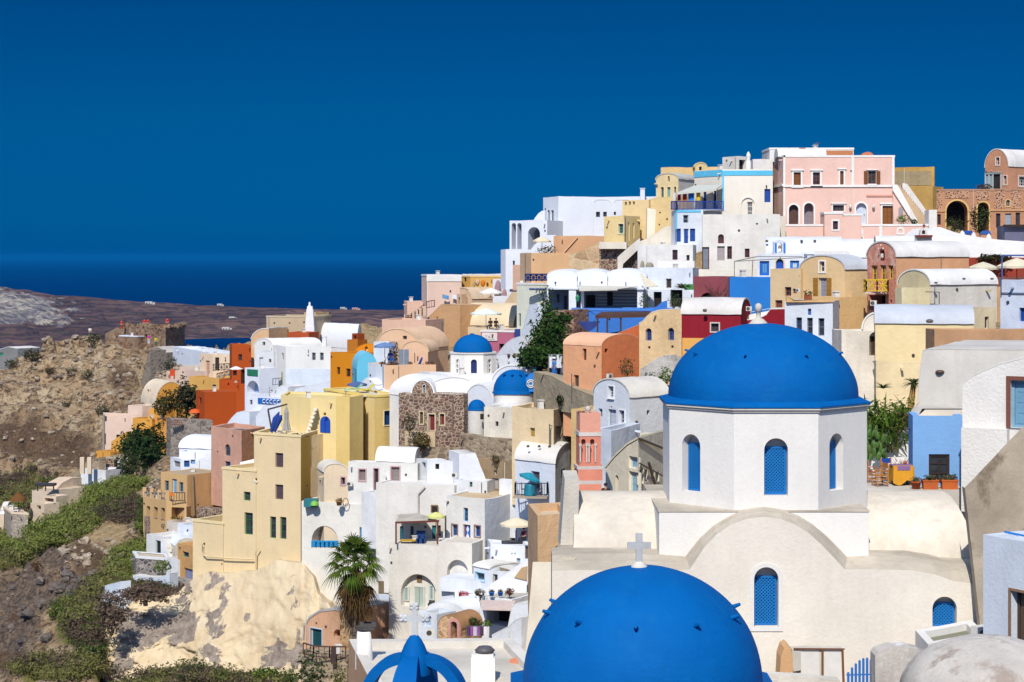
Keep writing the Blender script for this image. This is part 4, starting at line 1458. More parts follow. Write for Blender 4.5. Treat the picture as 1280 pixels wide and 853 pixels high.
# tan barrel house and the white one below it
tanf='e0c090'
b=home('tan barrel roofed house with ochre shutters and a grey striped door',tanf,[(1000,137),(1056,134),(1085,135.2)],337,415,roof='v0',crown=320,ref=1,rc='ccd0d6',wm=plas(tanf,.10,.3),op=[O('w',0,1024.5,327,1031,340,tr='efe8dc',tw=1.8,fc='e8e4dc',m=(1,2)),O('d',0,1023,347.5,1034,375,pc='9a98a0',fc='c8c4c0',n=2,so='a3742c',pn=5)])
home('lower tan side wall running right of the tan barrel house down to the cream house','d0a870',[(1040,131),(1087,132.8)],372,416,d=2.5,wm=plas('d8b480',.08))
b=home('small tan annex with brown windows left of the tan barrel house','d2b285',[(963,138),(1001,136.5)],336,392,d=4,op=[O('w',0,981,359,989,370,fc='7a4a3a'),O('s',0,969,375.5,978,386,fc='7a4a3a',pc='7c4c3c'),O('w',0,991,361,996,367,fc='a0583a',m=(1,1))],wm=plas('dcc096',.1))
ac_unit('small air conditioner beside the brown windows of the tan annex',997,363,135.6,5)
b=home('bluish white house with three tall narrow windows above the big blue dome',WB,[(981,129.5),(1041,128.5)],377,445,d=5,ph=.25,op=[O('w',0,995.5,397,1002.5,414,fc='4a70b8',m=(1,2)),O('w',0,1009,397.5,1016,420,fc='8890a8',m=(1,2)),O('w',0,1023,398,1030.5,420,fc='8890a8',m=(1,2)),O('s',0,1010,386,1014,394,fc='3a68b8',pc='3a68b8')])
m=MB();psolid(m,[P(983,378,129.2),P(1042,378,128.4),P(1042,371,128.4),P(1036,375,128.5),P(992,375,129),P(983,370,129.2)],(0,.25,0));m.build('balustrade',plas('dcb27c'),b.root)
t_=thing('flower_pot','brown wooden planter with dry plant on the tan terrace','planter',P(1010,376,131));m=MB();m.box(P(1010,372,131),.5,.3,.4);m.build('pot',paint('8a4a2a'),t_);m=MB();leaf_cloud(m,P(1010,367,131),.3,.3,.3,60,.1,4);m.build('plant',G3,t_)
# blue, maroon and red
home('plain bright blue cube house above the dark red vaulted house','2f7ccb',[(912,147),(963,146.5)],347,400,d=4.5,wm=plas('2a78c8',.08,.2),rc='d8d8d6')
b=wall('dull maroon wall with dry vines left of the bright blue cube','8c4a52',[(867,149),(911,148)],346,385,d=2,wm=plas('8c4a52',.2,.4,.8,'5a2c34'),op=[O('va',0,875,366,894,384,dp=.6)])
root=thing('vine','dry brown vine hanging on the maroon wall','vine',P(898,374,147.5))
m=MB();rnd=random.Random(3)
for k in range(26):
 a=P(895+rnd.uniform(-4,4),374,147.6);bq=a+Vector((rnd.uniform(-.9,.9),0,rnd.uniform(.3,1.3)))
 m.tube([a,(a+bq)/2+Vector((rnd.uniform(-.1,.1),0,0)),bq],[.03,.02,.008],4)
m.build('branches',paint('5a3a36'),root)
b=home('dark red vaulted house with yellow lower wall, left of the big dome top','8c2430',[(852,132),(926,131),(938,134)],393,470,roof='v1',crown=374,ref=1,rc='d9d5cf',wm=plas('8a1f2c',.08,.25),op=[O('w',0,889,404.5,898.5,414.5,tr='c8c0b8',tw=1.6,fc='5a4a44')])
fc=b.faces[0];u0,z0,u1,z1=fc.rect(853,423,925,470);m=MB();slab(m,fc,0.05,z0,fc.L-.02,z1,.05,.06);m.build('lower_wall',plas('dfa85a',.1),b.root)
m=MB();m.lathe(P(881,390.5,131),[(.001,0),(.14,.05),(.14,.2),(.001,.24)],8);m.build('vent',paint('6a5a58'),b.root)
home('red wall block between the dark red vault and the bluish white house','8c2430',[(930,133),(981,132.5)],386,440,d=2,outl=[(930,400),(946,400),(958,394),(963,387),(981,386)],rc='e4dfd6',wm=plas('8a1f2c',.08,.25),lip=.05)
m=MB()
ac_unit('air conditioner at the right end of the dark red vaulted roof',936,386,130.5,7)
t_=thing('roof_slope','white sloping roof between the dark red vault and the red wall block','roof',P(945,402,134))
m=MB();psolid(m,[P(930,400,133.2),P(960,400,133.2),P(963,386,136.5),P(930,392,136.5)],(0,.6,0));m.build('shell',plas('ece8e0'),t_)
# cream stepped house with arched blue windows, orange house
b=home('rough cream house with two arched blue windows beside the dark red house','dcb98a',[(799,141),(853.5,139)],388,480,d=5,outl=[(799,404),(804,402),(809,396),(815,391),(823,388.5),(835,387.5),(853.5,387)],rc='e0d2ba',wm=plas('e4c496',.16,.6),lip=.06,op=[O('wa',0,807,410.5,814.5,426,fc='3458b0',dp=.3),O('wa',0,835,410,842.5,425.5,fc='3458b0',dp=.3),O('v',0,810,433,813,436,dp=.1),O('v',0,839,432,842,435,dp=.1)])
fc=b.faces[0]
m=MB();o2=[(fc.u(x)[0],ZZ(y,140)) for x,y in [(801,475),(853,475),(853,446),(846,443),(830,444),(818,450),(808,458),(801,462)]];f3=[fc.p(u,z,.06) for u,z in o2];psolid(m,f3,(0,.08,0));m.build('bare_patch',plas('d2cec8',.35,.8,.8,'8a8580',False,.2),b.root)
orange=plas('e8ab80',.10,.4)
b=home('orange house with a rounded top and small dark windows, right of the green climbing tree','dc9463',[(704,147),(752,143.5),(803,146.2)],433,500,roof='v1',crown=418,ref=1,wm=orange,rm=plas('ecba96',.1),lip=.03,fm={1:plas('d07c50',.10,.4)},op=[O('w',0,728,436,733,450.5,fc='8a5a3a',m=(1,2)),O('d',0,717,469,723.5,489,pc='5a4a40',fc='7a6a58',n=1),O('v',1,756,436,760,441,dp=.3)])  # darker copy on the right face puts its shade into the orange
b2=home('orange wall with a big dark arched opening beside the orange house','c96f42',[(752,150),(801,147)],418,480,outl=[(752,421),(770,418),(785,412),(801,405)],d=4,wm=plas('cb7044',.10),rm=plas('dc9a70',.1),lip=.04,op=[O('v',0,782,422,787,427,dp=.2),O('va',0,772,446,799,480,dp=2.0)])
fc=b2.faces[0]
m=MB();ar=fc.rect(770,446,801,480)
o2=[(fc.u(x)[0],ZZ(y,148)) for x,y in [(764,474),(771,474),(771.5,462),(774,452),(780,446.5),(786,445.5),(793,447.5),(798,453),(800.5,462),(800.5,433),(788,431),(772,433),(764,440)]]
psolid(m,[fc.p(u,z,.05) for u,z in o2],(0,.07,0));m.build('bare_patch',plas('c8bfb0',.3,.7),b2.root)
ac_unit('air conditioner at the foot of the dark orange wall by the big arched opening',762,471,143,9,.9)
shrub('oleander','green oleander with pink flowers standing in front of the big dark arch','shrub',784,474,141,20,26,lfm('olean',['4c6a30','3d5a2a','5f7a3a','b06070']),240,seed=31)
shrub('shrub','bright green garden bush below the rough cream house, left of the big blue dome','shrub',833,488,128,24,30,G1,320,seed=32)
shrub('shrub','low green bush with yellow tips between the oleander and the bright green garden bush','shrub',812,482,134,18,16,G2,200,seed=33)
# white barrel house in the middle
b=home('tall bluish white barrel vaulted house left of the big dome drum, above the pink belfry','dfe5ec',[(742,128),(787,124.5),(836,126.6)],497,610,roof='v0',crown=474.5,ref=1,rc='dcd7cc',wm=plas('dfe4ea',.08,.3),fm={1:plas('d4d6d8',.08)},op=[O('w',0,760.5,483,767.5,497.5,fc='c8ccd2',m=(2,4),tr='eceef0',tw=1,sill=1),O('d',0,760,512,770,538,pc='c8ccd6',fc='9aa2b4',n=2),O('w',0,774,513,781,530,fc='b8bcc4',m=(2,3),tr='eceef0',tw=1),O('w',0,748,511,753,522,fc='b8bcc4',m=(1,2)),O('v',0,763,508,765,510,dp=.1),O('w',1,808.5,513,812.5,519,fc='a8acb0',m=(1,1))])  # greyer copy on the right wall carries its shade in the plaster colour
home('bluish white lower block under the tall barrel vaulted house, beside the pink belfry',WB,[(745,121),(764,119.5),(800,124)],538,625,ref=1,op=[])
home('pale cream house strip with a small blue shutter left of the big drum','e9dfc4',[(800,121),(832,119)],546,625,d=4,op=[O('s',0,807,548,813,555,pc='8ab4d0',fc='e0e4e8')])
b=home('cream garden house with light blue doors behind the big church, right of the pink belfry','efe6cc',[(757,112),(798,108.5),(842,115)],563,640,d=4,ref=1,outl=[(757,585),(770,570),(785,556),(798,548)],rc='e6dcbc',op=[O('s',0,786,571,797,586,pc='8fb8d0',fc='d8dcd8'),O('d',0,786,590,798,617,pc='9ac0d4',fc='d8dcd8',n=2),O('va',0,769,594,773,618,dp=.3),O('w',1,800,585,804.5,606,fc='4a8a90'),O('w',1,806,587,809.5,602,fc='5a6a6a',m=(1,2)),O('w',1,814,588,818,600,fc='4a8a90',m=(1,2)),O('w',1,820,590,824,602,fc='4a8a90',m=(1,2))],fm={1:plas('e6e0cc',.1)})
m=MB();m.bar(P(798,548,108.3),P(830,561,112.6),.10);m.bar(P(799,579,108.3),P(830,596,112.6),.06);m.bar(P(811,578,109.4),P(822,618,110.6),.12);m.build('stair_rail',paint('5c5048'),b.root)
pot('small potted agave on the cream garden house roof',784,6,110.5,'a86a50',seed=7,z=ZZ(565,110.5),group='pots along the town terraces')
# cypress-like potted tree on grey wall
b=wall('sloping grey stone retaining wall running from the street down to the barrel house','a89a82',[(667,151.5),(748,141.5)],470,512,found=.6,outl=[(667,465),(690,471),(715,485),(748,498)],lip=.05,d=1.0,wm=plas('a59880',.3,.8,.8,'7a6c58'),rc='a89a82')
shrub('cypress','small dark conical shrub against the grey sloping wall','shrub',699,508,146.6,9,14,lfm('cyp',['33441f','26351a','425226']),200,seed=40)
# middle cream house
b=home('cream house with one small wooden window and grey stone side, right of the twin apses','ecd2a6',[(640,150),(692,146),(715,150)],513,590,ref=1,d=4,rc='b0a48e',wm=plas('edd4aa',.12,.4),fm={1:plas('9c8f7a',.25,.6)},op=[O('s',0,662,535,668.5,546,pc='b89a50',fc='a8884a',n=2),O('d',1,694,532,703,556,pc='8a8072',fc='8a8072',n=1),O('v',1,708,537,711,550,dp=.2)])
m=MB();m.bar(P(687,556,145.8),P(687,530,145.8),.10);m.bar(P(687,532,145.8),P(709,533,148),.05);m.build('lamp_pole',paint('6a645c'),b.root)
home('narrow ochre cream wall just behind the pink belfry','e0bf86',[(714,140),(742,139)],512,600,d=3,dirt=.25)
# pink bell tower
bt=thing('bell_tower','salmon pink bell tower with white cornices and two slim arches','bell tower',P(736,640,107))
Yb=106.3
sal=plas('e09078',.12,.35,.80,'c07058')
sal2=plas('e8a892',.12,.35,.80,'d0a060')
wcor=plas('d2c8c2',.16,.3)
cx0=PG(735.5,107.2)
dd=1.5
def tblk(nm,y0,y1,w,mat,hol=None):
 Yc=107.2
 z0,z1=ZZ(y1,Yc-.75),ZZ(y0,Yc-.75)
 ww=px2m(w,Yc-.75)
 c=Vector((cx0.x,cx0.y));R=Matrix.Rotation(.10,2)
 pl=[c+R@Vector(q) for q in ((-ww/2,-.75),(ww/2,-.75),(ww/2,.75),(-ww/2,.75))]
 m=MB()
 if hol:
  fc=Face(pl[0],pl[1]);hs=[(arch_poly(*(fc.rect(*h)[i] for i in (0,2,1,3))),.8) for h in hol]
  fc.wall(m,[(0,z0),(fc.L,z0),(fc.L,z1),(0,z1)],hs)
  for i in (1,2,3):
   f2=Face(pl[i],pl[(i+1)%4]);f2.wall(m,[(0,z0),(f2.L,z0),(f2.L,z1),(0,z1)],[])
  m.poly([(*p,z1) for p in pl])
  for h,dp in hs:
   k=MB();k.poly([fc.p(*q,-.79) for q in h]);k.build('niche_back',sal,bt)
   k=MB();us=[q[0] for q in h];zs=[q[1] for q in h];
   for ux in (min(us)-.10,max(us)+.01):
    slab(k,fc,ux,min(zs),ux+.09,max(zs)-.45,.05,.06)
   slab(k,fc,min(us)-.16,max(zs)-.45,max(us)+.16,max(zs)-.33,.07,.08)
   k.build('pilaster',wcor,bt)
  return fc
 solid(m,pl,z0,z1)
 m.build(nm,mat,bt)
tblk('base',605.5,650,28.5,sal)
tblk('cornice',601,605.5,31,wcor)
tblk('lower_stage',587,601,31,sal)
tblk('cornice',583,587,33,wcor)
fcb=None
m0=len(bpy.data.objects)
hol=[(726.5,549,732,578),(737.5,549,743,578)]
# belfry stage with the two arches
Yc=107.2;ww=px2m(27,Yc-.75);R=Matrix.Rotation(.10,2)
pl=[Vector((cx0.x,cx0.y))+R@Vector(q) for q in ((-ww/2,-.72),(ww/2,-.72),(ww/2,.72),(-ww/2,.72))]
z0,z1=ZZ(583,Yc-.75),ZZ(545,Yc-.75)
m=MB();fc=Face(pl[0],pl[1]);hs=[(arch_poly(*(fc.rect(*h)[i] for i in (0,2,1,3))),.7) for h in hol]
hs=[(h,.3) for h,_ in hs]
fc.wall(m,[(0,z0),(fc.L,z0),(fc.L,z1),(0,z1)],hs)
for i in (1,2,3):
 f2=Face(pl[i],pl[(i+1)%4]);f2.wall(m,[(0,z0),(f2.L,z0),(f2.L,z1),(0,z1)],[])
m.poly([(*p,z1) for p in pl]);m.build('belfry',sal,bt)
for h,dp in hs:
 k=MB();k.poly([fc.p(*q,-.29) for q in h]);k.build('niche_back',sal,bt)
 us=[q[0] for q in h];zs=[q[1] for q in h];k=MB()
 for ux in (min(us)-.09,max(us)):
  slab(k,fc,ux,min(zs),ux+.085,max(zs)-.40,.05,.06)
 slab(k,fc,min(us)-.13,max(zs)-.40,min(us)+.02,max(zs)-.24,.07,.08);slab(k,fc,max(us)-.02,max(zs)-.40,max(us)+.13,max(zs)-.24,.07,.08)
 k.build('pilaster',wcor,bt)
tblk('cornice',540.5,545.5,28.5,wcor)
tblk('top',517,540.5,26,sal2)
k=MB();k.lathe(P(735,517,107),[(.1,0),(.06,.08),(.15,.16),(.17,.28),(.12,.38),(.001,.42)],12);k.build('finial',plas('cfcac4'),bt)
k=MB()
for px in (724,729):k.lathe(P(px,517,107),[(.001,0),(.09,.02),(.1,.12),(.001,.16)],8)
k.build('knob',paint('6a4a40'),bt)
CTRL.append((cx0.x,cx0.y,ZZ(640,107)))
# cream wall left of the buttress
b=home('tall peach tan wall with a curved pipe just left of the white buttress','dcb78e',[(660,92),(672,88),(716,89)],645,830,ref=1,d=3,wm=plas('dcb68c',.14,.5,.8,'b07a50'),rc='d9c4a8')
fc=b.faces[1]
m=MB();m.tube([P(693,735,87.7),P(693,690,87.7),P(695,684,87.7),P(700,681,87.7),P(716,681,88.4)],.03,6);m.build('pipe',paint('4a4038'),b.root)
t_=thing('roof_slope','pale sloping lean-to roof below the peach tan wall, left of the bottom blue dome','roof',P(680,830,78))
m=MB();psolid(m,[P(654,850,76),P(684,850,76),P(712,735,84),P(664,735,84)],(0,1.2,-.4));m.build('shell',plas('e0d6c4',.16,.5,near=True),t_)
CTRL.append((PG(680,80).x,80,ZZ(850,80)))
# == the ridge
pk='e6c0b1'
pinkm=plas(pk,.07,.25)
b=home('big two storey pink mansion with white cornices crowning the hill',pk,[(966,202),(979,196),(1118,196)],195,305,ref=1,d=8,ph=.2,edge='efece8',wm=pinkm,op=[O('s',1,992,215.5,1001,232,pc='7a4a22',fc='6a4020',tr='efece8',tw=2,cap=1,sill=1),O('w',1,1016,215.5,1025,231,fc='7a4a22',tr='efece8',tw=2,cap=1,sill=1,m=(2,3)),O('s',1,1050,214,1054.5,231,pc='7a4a22',fc='6a4020',tr='efece8',tw=2,cap=1,n=1),O('w',1,1085,214,1095,230,fc='6a4020',tr='efece8',tw=1.2,cap=1,so='7a4a22',m=(2,2),sill=1),O('da',1,986,256,998,281,pc='5a4038',fc='4a3430',tr='efece8',tw=2,dp=.5),O('va',1,1005,254,1017,281,tr='efece8',tw=2,dp=.8,pc='8a8088'),O('w',1,1041,256.5,1055,264,fc='6a4a3a',tr='efece8',tw=1.6,cap=1,m=(3,1)),O('da',1,1070,254,1083,281,pc='c8d4e4',fc='dfe6ee',tr='efece8',tw=2,dp=.4,n=2),O('d',1,1103,257.5,1116,281,pc='8a5626',fc='6a4020',tr='efece8',tw=2,cap=1,n=2)])
band(b,1,978.5,231.5,1118.2,234,'efece8','cornice',.14)
band(b,0,966,231.5,979,234,'efece8','cornice',.14)
band(b,1,979,194,981.5,281,'efece8','pilaster',.05)
band(b,1,1064,195,1067.5,232,'efece8','pilaster',.06)
band(b,1,1115,195,1118,232,'efece8','pilaster',.06)
band(b,1,1083,244,1119,246,'d89a8a','cornice',.10)
for px in (1063,1092):
 m=MB();m.lathe(P(px,261,195.7),[(.001,0),(.12,.05),(.16,.25),(.08,.4),(.001,.42)],8);m.build('wall_lamp',paint('d8d4cc'),b.root)
bt_=home('white trimmed roof storey with a terracotta wall on top of the pink mansion','ece8e2',[(962,201),(1067,201)],185.5,200,d=6,gnd=False,found=.2,edge='f0ece8')
fc=bt_.faces[0];u0,z0,u1,z1=fc.rect(1004,188.5,1066,194.5);m=MB();slab(m,fc,u0,z0,u1,z1,.05,.06);m.build('terracotta_panel',plas('bd7c56',.12),bt_.root)
vt=thing('roof_vault','white barrel vault on the left part of the pink mansion roof','roof',P(998,196,197.5))
m=MB();rows=[]
for k in range(13):
 a=math.pi*k/12;rows.append([P(970,197,198.5)+Vector((0,-1.6*math.cos(a),.9*math.sin(a))),P(1030,197,198.5)+Vector((0,-1.6*math.cos(a),.9*math.sin(a)))])
m.grid(rows);m.poly([r[0] for r in rows]);m.poly([r[1] for r in rows][::-1]);m.build('shell',plas(W),vt)
m=MB();rp=P(1085,196,199);rows=[[rp+Vector((-.6*math.cos(math.pi*k/10),y,.5*math.sin(math.pi*k/10))) for k in range(11)] for y in (0,1.4)];m.grid(rows);m.poly(rows[0])
m.build('roof_hatch',plas('c8785a'),b.root)
cm=MB()
for px in (1001,1005):cm.box(P(px,188,200),.3,.3,.5)
cm.box(P(1003,190.5,200),.9,.4,.25);cm.build('chimney',paint('a0583a'),bt_.root)
an=thing('antenna','thin television antenna above the pink mansion roof','antenna',P(1021,186,201.8))
m=MB();m.bar(P(1021,186,201.8),P(1021,178,201.8),.04)
m.build('mast',paint('7a6a6a'),an)
m=MB();m.bar(P(1017,179.5,201.8),P(1025,179,201.8),.03)
for k in range(5):m.bar(P(1017.5+k*1.7,179.5,201.5),P(1017.5+k*1.7,179.3,202.3),.02)
m.build('aerial',paint('7a6a6a'),an)
# terrace of the mansion
b=home('pink terrace storey with white coping below the mansion',pk,[(979.5,190),(1160,189)],281,310,d=5,ph=.5,edge='efece8',wm=pinkm,op=[O('w',0,1070,296,1078,302.5,tr='efece8',tw=1.6,fc='8a6a60',m=(2,1)),O('w',0,1124,297,1129,302,tr='efece8',tw=1.6,fc='8a6a60',m=(2,1))])
band(b,0,1099,282,1102.5,303,'efece8','pilaster',.05)
for px in (1074,1125.5):
 fc=b.faces[0];u0,z0,u1,z1=fc.rect(px-5,284,px+5,293.5);m=MB();pl_=arch_poly(u0,u1,z0,z1,10);ring(m,fc,pl_,shrink(pl_,.16),.05,.05);m.build('blind_arch',plas('efece8',.06),b.root)
b=home('little pink turret with one barred window on the mansion terrace',pk,[(1030.5,189),(1053.5,189)],266,304,d=2.5,ph=.2,edge='efece8',wm=pinkm,op=[O('w',0,1041,276.5,1047.5,287,tr='efece8',tw=1.8,fc='6a3a34',m=(3,3))])
wall('low pink parapet with white top between the turret and the arched mansion door',pk,[(1053.5,189.2),(1077,189.2)],268,285,d=.5,wm=pinkm,edge='efece8',gnd=False,ph=.02)
# stair
st=thing('staircase','outside stair with white sloping parapets at the right of the pink mansion','staircase',P(1140,285,195))
stairs('steps',st,[P(1160,276,195.5),P(1124,232,196.5)],(0.5,2.2,0),16,plas('cdb08c',.15))
m=MB();psolid(m,[P(1116,238,195.4),P(1143,281,195.4),P(1147,281,195.4),P(1147,276,195.4),P(1122,231,195.4),P(1116,231,195.4)],(0,.3,0));m.build('front_parapet',plas('efeae4'),st)
m=MB();psolid(m,[P(1128,246,198.6),P(1156,276,198.6),P(1162,276,198.6),P(1157,262,198.6),P(1134,230,198.6),P(1128,229,198.6)],(0,.3,0));m.build('back_parapet',plas('efeae4'),st)
m=MB();psolid(m,[P(1117,283,195.7),P(1146,283,195.7),P(1116,236,195.7)],(0,2.0,0));m.build('under_wall',pinkm,st)
fcs=Face(PG(1116,195.66),PG(1150,195.66));u0,z0,u1,z1=fcs.rect(1123,259,1129,274);m=MB();m.poly([fcs.p(u,z,.012) for u,z in arch_poly(u0,u1,z0,z1)]);m.build('blind_arch',paint('a89a98'),st)
shrub('shrub','green flowering bush on the mansion terrace beside the stair foot','shrub',1129,281,190.5,18,12,G1,220,seed=51)
shrub('shrub','small shrub at the foot of the mansion stair','shrub',1143,281,190.7,8,7,G2,120,seed=52)
wall('white corner pier at the end of the pink mansion stair',W,[(1161,189),(1171,189)],263,310,d=2)
b=home('plain ochre block with grey weathered wall behind the mansion stair','c39a55',[(1116,210),(1168,209)],209,268,d=5,dirt=.25)
band(b,0,1119,214,1164,232,'a8946e','grey_patch',.04,plas('a39272',.3,.6))
home('lower ochre wall step right of the mansion stair','c8a25e',[(1146,204),(1166,203)],233,280,d=3)
# arcade of pitted stone with the vault on top
b=home('long brown arcade of pitted stone with dark arches on the ridge at right','b07d5e',[(1164,204),(1300,203)],237,300,d=6,wm=plas('be8c6c',.14,.5),rc='c8b8a0',edge='b08a70',op=[O('va',0,1183,251,1209.5,292,tr='d9b878',tw=1.8,dp=2.4,nb=1),O('va',0,1222,253,1236,290,tr='d9b878',tw=1.6,dp=2.4,nb=1),O('w',0,1171.5,268,1176,281,fc='5a3a30'),O('w',0,1245,267,1250.5,285,fc='5a3a30',m=(1,2)),O('s',0,1256.5,267,1264,283,pc='9aa4b4',fc='a0a8b4'),O('w',0,1269.5,266,1275,282,fc='5a3a30',m=(1,2)),O('wa',0,1257.5,250,1262.5,258,tr='d9b878',tw=1,fc='c0b0a0')])
for r in ((1168,238.5,1177,263),(1181,238.5,1211,248),(1220,238,1237,250),(1243,237.5,1256,261),(1264,237.5,1276,261)):
 band(b,0,*r,'000000','stone_panel',.05,stoneP)
band(b,0,1164,263,1182,265,'c89a70','string_course',.10);band(b,0,1210,263,1221,265,'c89a70','string_course',.10);band(b,0,1237,261.5,1290,264,'c89a70','string_course',.10)
b=home('terracotta barrel vaulted house with white roof at the top right corner','d49a78',[(1231.5,214),(1260.5,211),(1300,215)],208,250,roof='v0',crown=187,ref=1,rc='ece8e2',op=[O('w',0,1245,197,1249.5,206.5,tr='e8dcd0',tw=1,fc='d8d0c8',m=(1,2)),O('w',0,1254.5,220,1258.5,231,tr='e8dcd0',tw=1,fc='d8d0c8',m=(1,2)),O('w',1,1273.5,221,1284,233,tr='e8dcd0',tw=1.5,fc='e8e4e0',m=(3,3))])
gp=thing('glass_porch','grey glazed porch before the terracotta vaulted house','porch',P(1241,235,208))
m=MB()
for px in (1231.5,1236,1241,1251):m.bar(P(px,236,207.8),P(px,217,207.8),.12)
m.bar(P(1231,217,207.8),P(1251.5,216,207.8),.2);m.build('frame',paint('a8b4b8'),gp)
m=MB();fcg=Face(PG(1232,207.9),PG(1241,207.9));m.poly([P(1232,236,207.9),P(1241,236,207.9),P(1241,218,207.9),P(1232,218,207.9)]);m.build('pane',paint('8a9aa0',rough=.1),gp)
m=MB();m.poly([P(1241.5,236,208),P(1250,236,208),P(1250,218,208),P(1241.5,218,208)]);m.build('doorway',darkroom(),gp)
m=MB();solid(m,[PG(1231,207.7),PG(1251.5,207.7),PG(1251.5,210.5),PG(1233,210.5)],ZZ(217,207.8),ZZ(216,207.8));m.build('roof',paint('b4bcbe'),gp)
shrub('bougainvillea','reddish bougainvillea on the arcade roof before the glazed porch','shrub',1230,238,205,20,8,lfm('redbou',['7a3038','4a5a2a','8a4040','55602c']),160,seed=54)
shrub('tree','dark green tree growing before the right arch of the stone arcade','tree',1225,292,198,26,34,lfm('treeA',['3f5426','334720','55682e','6a5a40']),520,seed=55)
shrub('shrub','grey green bush under the big arch of the stone arcade','shrub',1193,291,198,22,20,lfm('bushA',['5a6236','4a5430','6e6e44']),300,seed=56)
# white and cyan house
cyan='62bfe2'
b=home('white house with light blue bands and dark blue balcony doors left of the pink mansion','ece4d6',[(868,196),(903,192),(966,191.5)],212,300,ref=1,d=6,wm=plas('ece4d6',.08,.2),op=[O('s',0,878,238,883,262,pc='16326e',fc='16326e'),O('s',0,891,237,897,262,pc='16326e',fc='16326e'),O('s',1,955.5,236.5,963,253,pc='1c4a9a',fc='1c4a9a'),O('w',1,934,252.5,941,270,fc='efe9e0',m=(3,3))])
band(b,0,868,213.5,903,221,cyan,'blue_band',.05);band(b,1,903,213.5,966,219.5,cyan,'blue_band',.05);band(b,1,902.8,219.5,905,262,cyan,'blue_band',.05)
fc=b.faces[1];u0,z0,u1,z1=fc.rect(925,246,945,271);m=MB();o2=arch_poly(u0,u1,z0,z1,12);u0,z0b,u1,z1=fc.rect(934,252.5,941,270);hole=[(u0,z0b),(u1,z0b),(u1,z1),(u0,z1)]
m=MB();ring(m,fc,o2,shrink(o2,.12),.14,.14);m.build('door_arch',plas('f0eadf'),b.root)
m=MB();m.lathe(P(958,234,191.4),[(.001,0),(.08,.03),(.08,.15),(.001,.2)],6);m.build('wall_lamp',paint('4a4038'),b.root)
b1=home('narrow white house with blue shutters under the dark blue balcony',WB,[(839,189),(846,187),(879,187)],263,312,ref=1,d=4,op=[O('s',1,844.5,286,851,302.5,pc='1c4a9a',fc='1c4a9a'),O('d',1,854.5,286,861,305,pc='1c4a9a',fc='e8e8ec',n=1),O('s',1,862.5,286,869,302,pc='1c4a9a',fc='1c4a9a'),O('w',1,854,269,860.5,279,fc='a8b0bc',m=(1,2))])
band(b1,1,845,263,876,265.5,cyan,'blue_band',.05);band(b1,1,844.5,265,846.5,287,cyan,'blue_band',.05)
rail('railing',[P(839,262.5,188),P(846,262.5,186.9),P(904,262.5,187.2)],px2m(10.5,187),'1c3f8e',b1.root,sp=.13,r=.03)
m=MB();m.box(P(875,263,189),px2m(62,188),3.4,.18);m.build('balcony_slab',plas('dfe0e0'),b1.root)
aw=thing('awning','pale grey slanted awning over the dark blue balcony','awning',P(872,262,188))
a_,b_,c_,d_=P(846,241,187.3),P(896,236,187.6),P(903,231,191.6),P(868,232,194.5)
m=MB();m.poly([a_,b_,c_,d_]);m.poly([p-Vector((0,0,.05)) for p in (d_,c_,b_,a_)]);m.grid([[a_,b_],[a_-Vector((0,0,.2)),b_-Vector((0,0,.2))]]);m.build('canvas',paint('cfd0c4',rough=.9),aw)
m=MB();m.bar(a_,P(847,262,187.3),.05);m.bar(b_,P(896,262,187.6),.05);m.build('post',paint('8a8a88'),aw)
lab={'c83a4a':'pink towel','e0b82a':'yellow towel','2a7ac8':'light blue towel','b83a2a':'red shirt','d8d8e0':'white towel'}
for (px,w,cc_) in ((849,4,'c83a4a'),(856,5,'b83a2a'),(864,7,'2a7ac8'),(873,5,'e0b82a'),(843,3,'d8d8e0')):
 t_=thing('laundry',lab[cc_]+' drying above the dark blue balcony rail','laundry',P(px,252,187.9))
 m=MB();rows=[[P(px+(i-2)*w/4,y,187.9)+Vector((0,.06*math.sin(i*2+y),0)) for i in range(5)] for y in (251,246,241)];m.grid(rows,0,True);m.build('cloth',paint(cc_,rough=.9),t_)
b=home('white roof room with a dark doorway above the light blue banded house','e9e4da',[(903,198),(923,196),(936,197)],195.5,225,ref=1,d=4,op=[O('v',1,924,200,932,212,dp=.4)],gnd=False)
cq=thing('chimney','slim white bulbous chimney beside the roof room on the ridge','chimney',P(935.5,212,195.5))
m=MB();m.lathe(P(935.5,214,195.5),[(.32,0),(.28,.9),(.16,1.2),(.24,1.45),(.2,1.7),(.06,1.95),(.001,2.0)],14);m.build('stack',plas(W),cq)
home('low white roof block between the roof room and the pink mansion','e9e6e2',[(941,199),(966,199)],199.5,225,d=4,gnd=False)
b2=home('off white house with an arched red window below the light blue banded house','e8e3da',[(878,185.5),(975,185)],268,340,d=5,wm=plas('e6e2da',.14,.3),op=[O('wa',0,897.5,293,905,304.5,fc='7a3a38'),O('d',0,877.8,309,886.5,337,fc='7a3034',pc='7a8490',n=1),O('s',0,896.5,308,906,326,fc='b0a8a8',pc='a89ea0'),O('w',0,909,308,915,324,fc='7a3a38'),O('w',0,931,311,937,322,fc='7a3a38'),O('v',0,922.5,287,925,290,dp=.1),O('v',0,945,279,947.5,281,dp=.1)])
home('cream rear wall step between the off white house and the pink terrace','ded4c4',[(925,187.5),(982,187)],270,330,d=1.5)
wall('off white landing wall with steps under the red framed door','e6e2d8',[(868,182),(948,181)],337,350,d=2)
